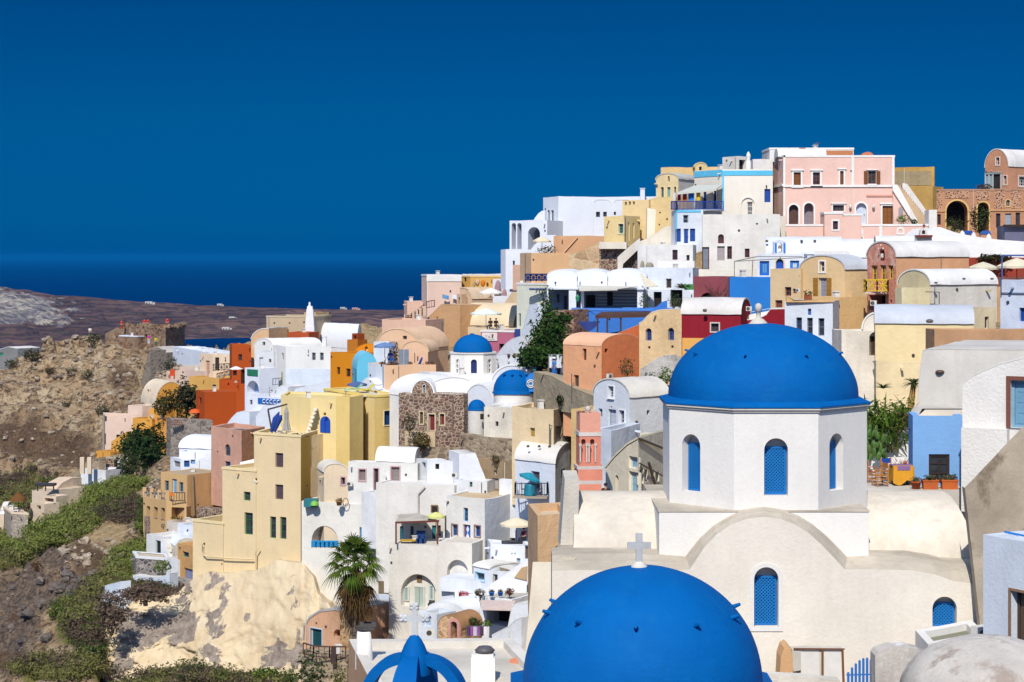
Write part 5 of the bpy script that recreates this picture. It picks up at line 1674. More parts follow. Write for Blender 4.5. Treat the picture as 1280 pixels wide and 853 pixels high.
# cream-yellow houses
home('flat cream wall on the skyline behind the cream gable house','dcbc85',[(826,206),(904,205)],209,250,d=4,wm=plas('dfc08a',.12))
b=home('small arched cream dormer on the skyline wall','e0c894',[(869,203.5),(883,203.5)],209,226,roof='v0',crown=204,d=2,gnd=False,rc='e0c894',op=[O('v',0,874,208.5,877,213,dp=.2)])
b=home('cream gable house with three narrow teal windows on the ridge','ead4a4',[(820,199),(848,197),(871,201)],224,262,roof='v0',crown=217.5,ref=1,rc='b9bab6',d=5,fm={1:plas('e6e2da')},op=[O('w',0,826,234,830,247,fc='5a9a9a',m=(1,2),tr='ead8b0',tw=.8),O('s',0,834,234,838.5,249.5,fc='6aa8a8',pc='7ab0b0',n=1,tr='ead8b0',tw=.8),O('w',0,842.5,233.5,845.5,246,fc='5a9a9a',m=(1,2),tr='ead8b0',tw=.8),O('v',0,834.5,220.5,837,227,dp=.2)])
b=home('tall cream block with three tiny square windows beside the long white house','dcbf8a',[(778,197.5),(811,196)],250,320,d=4,wm=plas('e4ca98',.08),op=[O('v',0,781,250.5+2,783.5,257,dp=.25,pc='8a8468'),O('v',0,786,252,788.5,256.5,dp=.25,pc='8a8468'),O('v',0,791,252,793.5,256,dp=.25,pc='8a8468')])
b=home('low yellow house with a single teal window on the upper slope','eacb8c',[(755,194),(780,192),(800,195)],270,310,ref=1,d=3,wm=plas('ecd298',.08),op=[O('w',0,773,280,779.5,292,tr='efe0b8',tw=1.2,fc='5a9a9a'),O('w',1,785,278,787,301,fc='d8d0b0',m=(1,3)),O('w',1,791,279,793,298,fc='d8d0b0',m=(1,3))])
home('bright cream house stepping down to the white stair wall on the upper slope','e9cd95',[(811,196.5),(843,195)],247,320,outl=[(811,250),(820,247.5),(843,246)],d=4,wm=plas('e9cd95',.10),rc='e9cd95',lip=.04,op=[O('v',0,824,265,826,267,dp=.1),O('v',0,803+20,280,825,282,dp=.1)])
t_=thing('ramp_wall','white sloping wall descending from the cream houses to the blue shuttered house','wall',P(820,330,190))
m=MB();psolid(m,[P(797,318,189.5),P(842,312,189.5),P(842,283,189.5),P(832,283,189.5),P(816,296,189.5),P(797,303,189.5)],(0,1.2,0));m.build('body',plas('e6ddcc',.12),t_)
m=MB();psolid(m,[P(808,310,190.9),P(818,300,190.9),P(820,262,190.9),P(809,260,190.9)],(0,1.0,0));m.build('pier',plas('efe6d0',.1),t_)
# long white house and its arcade
whb=plas('e2e6ee',.06,.2)
b=home('long bluish white house with three small square windows on the skyline','e2e6ee',[(679,210),(698,206.5),(866,206.5)],246,310,ref=1,d=7,wm=whb,ph=.15,op=[O('s',0,684,263,687,282,pc='5a606a',fc='5a606a',n=1),O('s',0,688.5,263,692,281,pc='5a606a',fc='5a606a',n=1),O('w',1,745,265,750,271.5,fc='4a5060',m=(1,1)),O('w',1,754,265,758.5,271,fc='4a5060',m=(1,1)),O('w',1,766,265,770,269,fc='4a5060',m=(1,1))])
fc=b.faces[1]
for r in ((741,249,764,296),(766,249,790,296)):
 u0,z0,u1,z1=fc.rect(*r);m=MB();pl_=[(u0,z0),(u1,z0),(u1,z1-.3),(u1-.3,z1),(u0+.3,z1),(u0,z1-.3)];ring(m,fc,pl_,shrink(pl_,.10),.04,.04);m.build('wall_panel',whb,b.root)
m=MB();m.box(P(679.5,283,206),px2m(9,206),1.6,.15);m.build('balcony_slab',whb,b.root)
rail('railing',[P(675,283,206),P(684,283,205)],px2m(7,206),'5a6470',b.root,r=.03,cross=True)
chimney(b.root,803,237,250,205.5,6,whb,taper=.9)
b=home('white arcade with two tall narrow arches at the left end of the ridge','e6e8ee',[(637,205),(684,203)],275.5,330,d=5,wm=whb,op=[O('va',0,639.5,279,645,312,dp=1.0,pc='b0b4c0'),O('va',0,646.5,279,652,312,dp=1.0,pc='3f62a8'),O('va',0,660,284,675,318,dp=1.6,pc='7a808c')])
fcx=b.faces[0]
m=MB();u0,z0,u1,z1=fcx.rect(665,290,674,312);m.poly([fcx.p(u,z,-1.55) for u,z in ((u0,z0),(u1,z0),(u1,z1),(u0,z1))]);m.build('door',darkroom(),b.root)
t_=thing('buttress','curved white flying wall joining the arcade to the long white house','wall',P(676,276,204.5))
m=MB();psolid(m,[P(666,277,204.2),P(681,277,204.2),P(681,263,204.2),P(677,264,204.2),P(673,267,204.2),P(669,272,204.2)],(0,.8,0));m.build('body',whb,t_)
b=home('white base wall with a slit window under the ridge arcade','e4e6ec',[(626,204),(632,202.5),(690,202)],312,352,found=.8,ref=1,d=3,wm=whb,op=[O('w',1,641,326,643.5,335,fc='8a8a90',m=(1,1))])
t_=thing('ramp_wall','white curved stair wall before the ridge arcade','wall',P(680,315,200))
m=MB();psolid(m,[P(661,316,199.8),P(695,316,199.8),P(695,294,199.8),P(683,294,199.8),P(676,300,199.8),P(668,306,199.8)],(0,1.2,0));m.build('body',whb,t_)
# ochre terraces
tan=plas('d0a37c',.10,.3)
b=home('terracotta tan wall with a diagonal stair line below the long white house','d0a37c',[(692,199.5),(757,198.5)],295,330,d=3,wm=tan,rc='d8b898')
fc=b.faces[0];m=MB();m.bar(fc.p(fc.u(703)[0],ZZ(318,199),.05),fc.p(fc.u(722)[0],ZZ(297,199),.05),.25,.1);m.build('stair_line',plas('dcb898'),b.root)
home('broad ochre tan retaining wall under the cream parasol terrace','dab084',[(650,197),(664,194.5),(713,194.5)],316.5,365,ref=1,d=3.5,wm=plas('dab084',.10),rc='d8c4a4',fm={0:plas('c8ab8a',.1)})
home('small pinkish tan pier left of the broad ochre retaining wall','d2ab94',[(641,200.5),(651,200)],331,356,d=1,found=.6)
rk=mason('cream_rock',['dcc09a','c8a884','e4cca8','b89874'],'d4b890',.8,.8,.2,.03)
wall('rough beige rock face between the ochre terraces and the dark stone wall','d2b48c',[(711,194),(751,193)],318,360,outl=[(711,318),(725,315),(740,308),(751,302)],d=3,wm=rk,rm=rk,lip=.03)
wall('dark rubble stone wall under the low yellow house','6a5550',[(749,192.5),(783,191.5)],308,350,d=2,wm=stoneA,rm=plas('e2d8c8'),edge='e6dccb',ph=.02)
wall('dark grey rubble stone wall right of the white stair wall','6a6058',[(776,191),(800,190)],312,350,outl=[(776,331),(784,322),(792,315),(800,312)],d=2,wm=stoneD,rm=stoneD,lip=.03)
t_=thing('ramp_wall','white stair wall sloping between the two dark stone walls','wall',P(785,340,189.5))
m=MB();psolid(m,[P(772,345,189.4),P(777,345,189.4),P(779,330,189.4),P(800,310,189.4),P(800,298,189.4),P(783,312,189.4),P(772,322,189.4)],(0,1.0,0));m.build('body',plas('e6dfd2'),t_)
wall('white coping wall over the dark rubble stone, right of the ochre terraces','e6dccb',[(749,191.4),(783,190.4)],302.5,310,d=.5,gnd=False,found=.1,ph=.02)
umbrella('broad cream parasol on the ochre terrace below the ridge arcade',677.5,316,196,23,295.5,'e2d2b4')
lm_=thing('rubble_bank','brown scrubby bank behind the broad cream parasol','bank',P(683,316,198.8));m=MB();leaf_cloud(m,P(684,313,198.8),1.1,.5,.55,260,.12,3,.3,.3);m.build('scrub',G3,lm_)
# white band of houses
b=home('white house with a red framed window and roof clutter below the blue shuttered house','e9e7e3',[(797,184.5),(866,183.5)],306,342,d=5,op=[O('w',0,840.5,312.5,847,325,fc='7a2a2e',m=(1,2)),O('w',0,858,319,862,326,fc='8a8a8c',m=(1,1))])
home('bluish white house with a small brown framed window below the red framed window','d9e0ec',[(800,177),(866,176)],335,385,d=5,op=[O('w',0,832.5,348.5,839.5,360.5,fc='b8a890',m=(1,1))])
wall('low white parapet in front of the house with the red framed window','ece9e4',[(822,181),(868,180.5)],326.5,340,d=1.5)
for (px,w,h_,lab) in ((803,5,9,'grey sack shaped roof tank'),(812,10,7,'low straw coloured roof heap')):
 t_=thing('roof_tank',lab+' on the white roof left of the red framed window','roof tank',P(px,333,181));m=MB();r_=px2m(w,181)/2;m.lathe(P(px,335,181),[(r_,0),(r_*1.0,px2m(h_,181)*.5),(r_*.6,px2m(h_,181)*.9),(.001,px2m(h_,181))],12);m.build('body',plas('9a917e',.3),t_)
 # wavy white row with verandas
wr=plas('e6e9ee',.06,.2)
for (x0,x1,cr,lab) in ((684,721,337.5,'left'),(718,759,337,'middle'),(756,808,336.5,'right')):
 house('house',lab+' white vault of the wavy roofed row with the shaded verandas','house','e6e9ee',[(x0,175),(x1,174.6)],346,395,roof='v0',crown=cr,d=6,wm=wr,rm=wr,ref=0,lip=.05)
vr=thing('veranda','shaded veranda with grey boarded wall and dark door under the wavy white roofs','veranda',P(745,392,172.5))
m=MB();solid(m,[PG(684,171.6),PG(805,171.4),PG(805,174.6),PG(684,174.8)],ZZ(362,172),ZZ(360,172));m.build('canopy',wr,vr)
m=MB();bf=Face(PG(686,174.5),PG(805,174.3));u0,z0,u1,z1=bf.rect(724,361,800,394);slab(m,bf,u0,z0,u1,z1,.03,.04);u0,z0,u1,z1=bf.rect(686,361,712,394);slab(m,bf,u0,z0,u1,z1,.03,.04);m.build('back_wall',plas('7f8aa0',.15),vr)
m=MB()
for k in range(6):u0,z0,u1,z1=bf.rect(742,364+k*4,800,366+k*4);slab(m,bf,u0,z0,u1,z1,.06,.05)
m.build('boards',plas('a8b0bc',.1),vr)
for r in ((733,369,744,392),(759,365,766,382)):
 m=MB();u0,z0,u1,z1=bf.rect(*r);slab(m,bf,u0,z0,u1,z1,.09,.06);m.build('door',darkroom(),vr)
for r in ((696,368,699,378),(705,370,708.5,392)):
 m=MB();u0,z0,u1,z1=bf.rect(*r);slab(m,bf,u0,z0,u1,z1,.09,.06);m.build('door',paint('2a2f3a'),vr)
for px,w in ((715.5,9),(684.5,2),(800,7),(728,4)):
 m=MB();q=P(px,392,171.9);h_=px2m(31,172);m.box(q+Vector((0,0,h_/2)),px2m(w,172),.5,h_);m.build('pillar',wr,vr)
ln=thing('lantern','green hexagonal lantern on the white pillar of the veranda','lantern',P(722,377,171.4));m=MB();m.lathe(P(722,377,171.4),[(.001,0),(.14,.02),(.2,.4),(.16,.45),(.05,.62),(.001,.63)],6,smooth=False);m.build('body',paint('2f8a6a'),ln)
sa=thing('shade_sail','cream triangular shade sail over the right veranda','shade sail',P(815,358,172));m=MB();pts=[P(800,341,173.5),P(824,358.5,172.5),P(806,359,170.8)];m.poly(pts);m.poly([p-Vector((0,0,.03)) for p in pts[::-1]]);m.build('cloth',paint('e8dcc4',rough=.9),sa)
aw=thing('awning','cream canvas awning along the veranda front','awning',P(760,360,170.5));m=MB();pts=[P(724,362.5,169.8),P(772,361.5,169.8),P(800,358,171.5),P(722,357,171.6)];m.poly(pts);m.poly([p-Vector((0,0,.05)) for p in pts[::-1]]);m.grid([[pts[0],pts[1]],[pts[0]-Vector((0,0,.12)),pts[1]-Vector((0,0,.12))]]);m.build('cloth',paint('d4cfc0',rough=.9),aw)
b=home('bluish white side house with dark doorways right of the veranda','dde4ee',[(806,175),(868,174)],362,395,d=3,gnd=True,op=[O('v',0,817,365,827,384,dp=.6),O('v',0,838,362.5,853,384,dp=.8)],ph=.05)
blu=plas('3f7ad0',.12,.35,.8,'2a58a0')
b=wall('bright blue terrace wall with a pinkish peeling patch under the veranda','3f7ad0',[(715,170),(836,168)],387,450,d=3,wm=blu,rc='d8d4cc',edge='4f86d8',ph=.05)
fc=b.faces[0];pts=[(722,398),(724,391),(730,388.6),(738,389),(744,393),(745,399),(741,403),(735,402),(731,405),(726,404)]
m=MB();psolid(m,[fc.p(fc.u(x)[0],ZZ(y,fc.u(x)[1]),.06) for x,y in pts[::-1]][::-1],(0,.08,0));m.build('peeling_patch',plas('c08a7a',.3,.6),b.root)
t_=thing('wall_end','curved blue wall end rising to the white side house','wall',P(826,392,167.5));m=MB();psolid(m,[P(812,390,167.5),P(834,390,167.5),P(834,376,167.5),P(828,378,167.5),P(822,383,167.5),P(816,387,167.5)],(0,.6,0));m.build('body',blu,t_)
pg=thing('pergola','dark brown timber pergola before the bright blue wall','pergola',P(780,418,164));
m=MB();q=[P(744,394,163),P(822,392,162.5),P(815,389.5,167),P(752,390,167.3)];m.poly(q);m.poly([p-Vector((0,0,.3)) for p in q[::-1]])
for i in range(4):m.poly([q[(i+1)%4],q[i],q[i]-Vector((0,0,.3)),q[(i+1)%4]-Vector((0,0,.3))])
m.build('roof',plas('5a423c',.2),pg)
m=MB()
for px in (747,759,776):m.bar(P(px,425,163),P(px,394,163),.14)
m.build('post',paint('4a3430'),pg)
hm=thing('shade_sail','dark blue drooping shade cloth left of the brown pergola','shade sail',P(737,410,164));m=MB();rows=[[P(722+28*i/8,402+12*math.sin(math.pi*i/8)*j/4,165-.5*j) for i in range(9)] for j in range(5)];m.grid(rows,0,True);m.build('cloth',paint('2a3a78',rough=.9),hm)
# blue and white little church
b=house('church','small bluish white vaulted church with blue trimmed bell niche below the pink terrace','church',WB,[(958,173),(1052,172)],318,350,roof='v1',crown=297.5,d=6,rc='e4e8ee')
for px in (958.5,1002,1018.5):
 m=MB();m.lathe(P(px,303,173),[(.001,0),(.12,.02),(.12,.2),(.001,.22)],8);m.build('vent',paint('5a504c'),b.root)
bn=thing('bell_niche','white bell niche with two blue columns on the small vaulted church','bell niche',P(974.5,316,170));
fcn=Face(PG(967,170),PG(982.5,170));m=MB();u0,z0,u1,z1=fcn.rect(971.5,304,977.5,315)
fcn.wall(m,[(0,ZZ(318,170)),(fcn.L,ZZ(318,170)),(fcn.L,ZZ(302.5,170)),(fcn.L*.5,ZZ(300,170)),(0,ZZ(302.5,170))],[(arch_poly(u0,u1,z0,z1),.6)])
m.poly([fcn.p(0,ZZ(318,170),-.6),fcn.p(0,ZZ(302.5,170),-.6),fcn.p(0,ZZ(302.5,170)),fcn.p(0,ZZ(318,170))]);m.poly([fcn.p(fcn.L,ZZ(318,170)),fcn.p(fcn.L,ZZ(302.5,170)),fcn.p(fcn.L,ZZ(302.5,170),-.6),fcn.p(fcn.L,ZZ(318,170),-.6)])
m.poly([fcn.p(0,ZZ(302.5,170)),fcn.p(fcn.L*.5,ZZ(300,170)),fcn.p(fcn.L*.5,ZZ(300,170),-.6),fcn.p(0,ZZ(302.5,170),-.6)]);m.poly([fcn.p(fcn.L*.5,ZZ(300,170)),fcn.p(fcn.L,ZZ(302.5,170)),fcn.p(fcn.L,ZZ(302.5,170),-.6),fcn.p(fcn.L*.5,ZZ(300,170),-.6)])
m.build('body',plas(WB),bn)
for px in (968.3,979.3):
 m=MB();u0,z0,u1,z1=fcn.rect(px,304,px+2.3,315.5);slab(m,fcn,u0,z0,u1,z1,.12,.12);m.build('column',paint('2f7ad0'),bn)
m=MB();m.lathe(P(974.5,311,169.8),[(.16,0),(.13,.15),(.08,.3),(.001,.34)],10);m.build('bell',paint('8a7a60'),bn)
b=home('white forecourt with bright blue doors in front of the small vaulted church','e0e6ef',[(946,168.5),(1005,167.5)],318,360,d=3,ph=.05,op=[O('d',0,949.5,326.5,961.5,344.5,pc='5a9ad8',fc='1f66c4',n=2,ft=.22),O('da',0,970,324,979.5,336,pc='1f55b8',fc='1f55b8',n=2,tr='e2cf9a',tw=1.5),O('s',0,987.5,326,999,338,pc='d8e0e8',fc='2a7ad0',n=2,ft=.22)])
wire=thing('pergola','thin grey pole pergola frame before the blue doored church forecourt','pergola',P(960,346,166));m=MB()
for a,c in (((918,327,163),(1005,322,165)),((945,321,166),(1003,321,166)),((918,327,163),(918,350,163)),((941,325,164),(940,348,164)),((918,327,163),(946,321,166.3)),((975,323.6,164),(976,321,166))):m.bar(P(*a),P(*c),.06)
m.build('frame',paint('7a7270'),wire)
home('white vaulted roof right of the small church under the pink turret','e6e6e8',[(1030,175),(1114,174)],322,345,roof='v1',crown=300,d=5,rc='e9eaec')
home('white flat roof strip above the tan barrel roof, under the pink terrace','e8e6e4',[(1018,170),(1062,169.5)],314,340,d=3)
b=home('low white vault with a small bell gable behind the red stone house','ecebe9',[(1096,171),(1202,170)],316,340,roof='v1',crown=296,d=5,rc='ecebe9')
bg=thing('bell_niche','white bell gable with a dark red cornice and red cross behind the red stone vault','bell niche',P(1154,302,168.6));
m=MB();psolid(m,[P(1145,306,168.5),P(1165,306,168.5),P(1165,295,168.5),P(1145,295,168.5)],(0,.6,0));psolid(m,[P(1150,294,168.5),P(1160,294,168.5),P(1159,288,168.5),P(1155,285,168.5),P(1151,288,168.5)],(0,.6,0));m.build('body',plas(W),bg)
m=MB();m.box(P(1154.5,295.3,168.6),px2m(20,168),.9,.16);m.build('cornice',paint('7a2a2a'),bg)
m=MB();m.bar(P(1155,285,168.7),P(1155,280,168.7),.10);m.bar(P(1153,282.5,168.7),P(1157,282.5,168.7),.10);m.build('cross',paint('8a2a2a'),bg)
m=MB();m.poly([P(1152.5,292.5,168.48),P(1156.5,292.5,168.48),P(1156.5,289,168.48),P(1154.5,287.5,168.48),P(1152.5,289,168.48)]);m.build('bell_opening',darkroom(),bg)
# big white sweep roofs at right
sw=thing('roof_terrace','broad white sweeping roof terrace below the stone arcade','roof',P(1220,330,180))
m=MB();psolid(m,[P(1150,340,178),P(1310,340,178),P(1310,304,178),P(1280,302,178),(P(1250,300,178)),P(1218,296,178),P(1195,291,178),P(1175,284,178),P(1166,285,178),P(1150,297,178)],(0,9,0));m.build('shell',plas('f0eeea',.05,.3),sw)
sw=thing('roof_terrace','lower white roof slope behind the red stone vault at right','roof',P(1240,340,172))
m=MB();psolid(m,[P(1196,345,171),P(1310,345,171),P(1310,318,171),P(1280,316.5,171),P(1240,312,171),P(1206,309,171),P(1196,312,171)],(0,3,0));m.build('shell',plas('efeeec',.05,.3),sw)
CTRL+=[(PG(x,180).x,y,ZZ(345,178)) for x in (1170,1230,1290) for y in (172,180,187)]
wall('dark red wall behind the restaurant parasols at the right edge','8a3a2e',[(1205,150),(1310,150)],322,360,d=.6,wm=plas('a04434',.2))
umbrella('left cream restaurant parasol behind the beige barrel house',1229,350,140,38,327.5,'d8ceb4',drop=.18)
umbrella('right cream restaurant parasol at the picture edge',1271,352,137,50,322.5,'ded4b8',drop=.2)
shrub('bougainvillea','dark green hedge with red flowers on the wall behind the restaurant parasols','shrub',1243,328,149.5,40,9,lfm('redhedge',['3a4a24','4a5a2a','8a3030','2f4020']),300,seed=58)
home('brown restaurant floor with dark furniture under the parasols','7a5044',[(1213,134),(1300,133)],349,372,d=12,rc='5a4038',gnd=True)
for (px,c_,lab) in ((1176,'c8ccd4','white'),(1203,'1f4f9a','dark blue'),(1225,'2a5aa0','blue'),(1250,'2f6ab0','light blue')):
 t_=thing('market_stall',lab+' canvas stall roof under the stone arcade','stall',P(px+3,294,194))
 m=MB();q=[P(px,293,193),P(px+14,293,193),P(px+12,288.5,195),P(px+3,288.5,195)];m.poly(q);m.poly([p-Vector((0,0,.06)) for p in q[::-1]]);m.build('canvas',paint(c_,rough=.9),t_)
 m=MB()
 for s_ in (q[0],q[1]):m.bar(s_,s_-Vector((0,0,1.4)),.05)
 m.build('pole',paint('8a8a8a'),t_)
for k,px in enumerate((1203,1217,1236)):
 t_=thing('roof_lantern',('left','middle','right')[k]+'most of three small white roof turrets on the sweeping white terrace','turret',P(px,298,181),'white roof turrets');w_=px2m(7,181);m=MB();m.lathe(P(px,300+k*2,181),[(w_*.5,0),(w_*.5,.5),(w_*.3,.75),(.001,.9)],12);m.build('body',plas(W),t_)
b=house('kiosk','dark wooden awning shelter before the right end of the stone arcade','kiosk','5a4a44',[(1256,186),(1300,186)],282,310,d=3,wm=plas('6a6a80',.2),rc='3a3230')
band(b,0,1254,281,1300,284,'3a302c','awning',.5)
# == centre: the two small blue domes, the stone house, the yellow house
sc=thing('church','small white church with an octagonal drum and blue dome in the middle of the town','church',(*PG(590,168),ZZ(500,166)))
c=PG(591,168);ap=px2m(56,168)/2
m=MB();oc=octagon(c,ap,math.radians(4));zt,zb=ZZ(443,166.2),ZZ(472,166.2)
for k in range(8):
 fc=Face(oc[k],oc[(k+1)%8]);hs=[]
 if k in (0,1,7):
  w_={0:.26,1:.24,7:.2}[k];z0=zb+.18*(zt-zb);z1=zb+.78*(zt-zb)
  hs=[(arch_poly(fc.L/2-w_,fc.L/2+w_,z0,z1),.2)]
  p_=MB();p_.poly([fc.p(*q,-.19) for q in hs[0][0]]);p_.build('window',glass() if k!=0 else paint('1c2f66'),sc)
  if k!=0:
   f_=MB()
   for zz in (.33,.66):slab(f_,fc,fc.L/2-w_,z0+(z1-z0)*zz-.05,fc.L/2+w_,z0+(z1-z0)*zz+.05,-.08,.08)
   slab(f_,fc,fc.L/2-.05,z0,fc.L/2+.05,z1,-.09,.08);f_.build('window_tracery',wash,sc)
 fc.wall(m,[(0,zb-1.5),(fc.L,zb-1.5),(fc.L,zt),(0,zt)],hs)
m.build('drum',plas(W,.08),sc)
m=MB();solid(m,octagon(c,ap+.08,math.radians(4)),zt,zt+.12);m.build('cornice',plas('dcdad6',.1),sc)
d=MB();r_=px2m(49,168)/2;hd=ZZ(418,168)-zt
d.lathe((c.x,c.y,zt+.12),[(r_*math.cos(t),.04+(hd-.16)*math.sin(t)) for t in [math.pi/2*k/16 for k in range(17)]],48);d.build('dome',BLUE,sc)
m=MB();m.lathe((c.x,c.y,zt+hd-.1),[(.12,0),(.12,.15),(.001,.2)],8);m.build('finial',BLUE,sc)
CTRL.append((c.x,c.y,ZZ(490,168)))
ww=plas('e9e8e6',.07,.25)
home('white flat roofed mass under the small octagonal blue domed drum','e9e8e6',[(524,169),(560,164),(640,163.5)],469,510,ref=1,d=6,wm=ww,rc='efeeec',ph=.02)
home('white sloping barrel roof left of the stone gable, ending in a rounded corner','e9e8e6',[(487,167),(530,163),(604,163)],497,530,roof='v1',crown=472,ref=1,wm=ww,rm=ww)
home('white barrel roof running behind the rubble stone facade','e9e8e6',[(530,162.4),(612,161.6)],494,520,roof='v1',crown=474,d=4.5,wm=ww,rm=ww)
b=home('large white vaulted apse behind the lower blue half dome','dfe1e6',[(614,163),(669,160.5)],486,530,roof='v0',crown=457.5,d=6,wm=plas('dcdee4',.06),rm=ww,lip=.16)
home('narrow white vaulted apse behind the smallest blue half dome','dcdfe6',[(580,161),(618,159.6)],512,565,roof='v0',crown=481,d=5,wm=plas('d8dbe2',.06),rm=ww,lip=.14)
def apse(label,px,Y,wpx,y_top,y_base,y_foot,white,pegs=0):
 root=thing('apse',label,'apse',P(px,y_foot,Y));c=PG(px,Y);r=px2m(wpx,Y)/2
 zb_=ZZ(y_base,Y);h=ZZ(y_top,Y)-zb_
 m=MB();m.lathe((c.x,c.y,ZZ(y_foot,Y)-2),[(r*.98,0),(r*.98,zb_-ZZ(y_foot,Y)+2)],28);m.build('wall',white,root)
 m=MB();m.lathe((c.x,c.y,zb_),[(r*1.04,-.05),(r*1.05,.06)]+[(r*math.cos(t)+.0005,.08+(h-.08)*math.sin(t)) for t in [math.pi/2*k/14 for k in range(15)]],40);dm_=m.build('dome',BLUE,root)
 for k in range(pegs):
  a=math.radians(-90-40+34*k);t=.9;q=Vector((c.x+r*math.cos(t)*math.cos(a),c.y+r*math.cos(t)*math.sin(a),zb_+h*math.sin(t)))
  m=MB();m.tube([q,q+Vector((math.cos(a),math.sin(a),.3))*.3],[.12,.08],6);m.build('peg',BLUE,dm_)
 CTRL.append((c.x,c.y,ZZ(y_foot,Y)))
 return root
ap1=apse('white apse under the wide blue half dome with dark pegs, right of the octagonal drum',642,158.5,51,462,491,515,plas(W,.08),4)
ap2=apse('narrow white apse under the smallest blue half dome at the stone house corner',596,158,22,499.5,512,560,plas('e9e4da',.2))
m=MB();fcq=Face(PG(601,155.6),PG(606,155.9));m.box(P(602.5,521,156.7),.3,.1,.45);m.build('window',darkroom(),ap2)
bs_=thing('belfry_wall','blue plaster wall piece with a white round emblem right of the blue half dome','wall',P(664,492,158));m=MB();psolid(m,[P(659,490,157.4),P(667.5,490,157.4),P(667.5,466,157.4),P(662,468,157.4),P(657,474,157.4)],(0,.5,0));m.build('body',paint('2f82d0'),bs_)
m=MB();
for r_ in (.32,.18):m.tube([P(663.5,480,157.35)+Vector((r_*math.cos(a),0,r_*math.sin(a))) for a in [2*math.pi*k/16 for k in range(17)]],.05,5,cap=False)
m.build('emblem',plas(W),bs_)
home('stained white wall with one tiny window between the smallest apse and the cream house','e6dfd2',[(605,154.6),(640,153.6)],510,575,d=3,wm=plas('e6dfd0',.28,.4),op=[O('v',0,619.5,527,623,533,dp=.2)],ph=.1)
wall('pale low wall in front of the right half dome, above the cream house','dcdcdc',[(616,157),(668,155.5)],506,530,d=.5,ph=.02)
# rubble stone house
b=home('rubble stone house front with a red door between pale frames, below the white barrel roofs','6a5048',[(498.5,161.5),(580,159.8)],493,575,d=1.5,wm=stoneA,rc='cfc6b8',ph=.05,op=[O('d',0,536,518,543.5,539,pc='7a2a2e',fc='c8b89a',tr='cdbd9c',tw=1.6,n=1),O('s',0,525,515,529,530,pc='5a4a3a',fc='b0a080',tr='cdbd9c',tw=1.3,n=1),O('s',0,550,517.5,555.5,531.5,pc='7a2a2e',fc='a89878',tr='cdbd9c',tw=1.4)])
home('small round stone gable with a white traceried window on the white barrel roofs','6a5048',[(515,162),(542,161.6)],494,500,roof='v0',crown=476,d=4,wm=stoneA,rm=ww,gnd=False,lip=.12,op=[O('wa',0,528.5,481,532,492,fc='e8e4dc',tr='e8e4dc',tw=.6)])
wall('dark rubble forecourt wall in front of the stone house','6a5a50',[(507,160.2),(580,158.7)],541,575,d=.5,found=1,wm=stoneA,rm=stoneL,ph=.02)
wall('beige plaster strip on the forecourt wall left of the dry bush','c8b290',[(506,160.0),(544,159.2)],540,562,d=.3,found=1,wm=plas('c4ae8e',.3))
wall('rubble field wall running under the twin apses towards the cream house','8a7a6c',[(575,156.8),(652,151.2)],551,585,d=.8,found=1,wm=stoneL,rm=stoneL,ph=.02)
wall('low rubble wall of grey stones left of the rubble field wall','8a7a6c',[(497,159.6),(580,158.0)],560,578,d=.5,found=1,wm=stoneL,rm=stoneL,ph=.02)
shrub('shrub','round dry olive bush before the rubble stone house','shrub',526,563,158.4,24,22,lfm('dryolive',['8a7a48','78683c','988654','66592f']),420,leaf=.16,seed=61)
shrub('shrub','dull green bush against the left of the rubble stone facade','shrub',512,541,158,22,22,lfm('dull',['5c5e40','4c5034','6e6a4c','7c6c54']),260,seed=62)
shrub('shrub','small brown dead bush on the earth bank under the rubble field wall','shrub',620,579,152.5,13,10,G3,160,seed=63)
# terrace with blue parasol
b=home('peach terrace house with a bluish white side, under the blue parasol','dcb493',[(460,178.5),(480.5,175),(545,174.5)],456,505,ref=1,d=4,ph=.25,wm=plas('dcb694',.07,.2),fm={0:plas('dfe6f0',.06)},rc='d8b898')
CTRL+=[(PG(500,180).x,180,ZZ(470,180))]
home('white stepped roof with dark round vents left of the peach terrace house','e6ebf2',[(440,178),(478,174)],476,510,d=3,outl=[(440,496),(448,486),(452,478),(458,473),(466,477),(470,486),(478,492)],wm=plas('e4e9f0',.06),rc='eceef2',lip=.05,op=[O('v',0,461.5,476,463.5,480,dp=.2),O('v',0,467,480,469,484,dp=.2)])
b=home('peach vaulted house with one small window behind the blue parasol terrace','dcb694',[(470,183),(523,181)],436,475,roof='v0',crown=411.5,d=6,rc='e0bd9c',wm=plas('dcb694',.07),op=[O('w',0,503.5,420,508.5,424.5,fc='8a6a58',m=(1,1))])
home('small peach vault right of the peach vaulted house','deb898',[(502,179.5),(535,179)],440,470,roof='v0',crown=427,d=4,rc='e2c09e',wm=plas('deb898',.07),op=[])
home('bluish white wall behind the blue parasol at the terrace left end',WB,[(467,180.5),(486,180)],428,470,d=2)
gd=thing('screen','grey blue metal screen panels on the peach terrace','screen',P(505,456,176.2));m=MB()
for px in (498.5,505):m.box(P(px+3,446.5,176.2),px2m(6,176),.08,px2m(19,176))
m.build('panel',paint('7a8898'),gd)
umbrella('faded blue parasol on the peach terrace above the yellow house',481,455,176.5,27,428,'6a86b4',drop=.16)
shrub('shrub','dark climber beside the screen panels on the peach terrace','shrub',495,455,177,10,25,lfm('dkclimb',['4a3a28','5a5a30','3a3a22']),160,seed=64)
for k,(px,lab) in enumerate(((478,'leftmost'),(489,'second'),(513,'third'),(534,'fourth'),(540,'rightmost'))):
 pot(lab+' potted plant along the peach terrace edge',px,5,175.6,'a05a3a',plant='6a6a3a',seed=70+k,z=ZZ(458,175.6),group='pots along the town terraces')
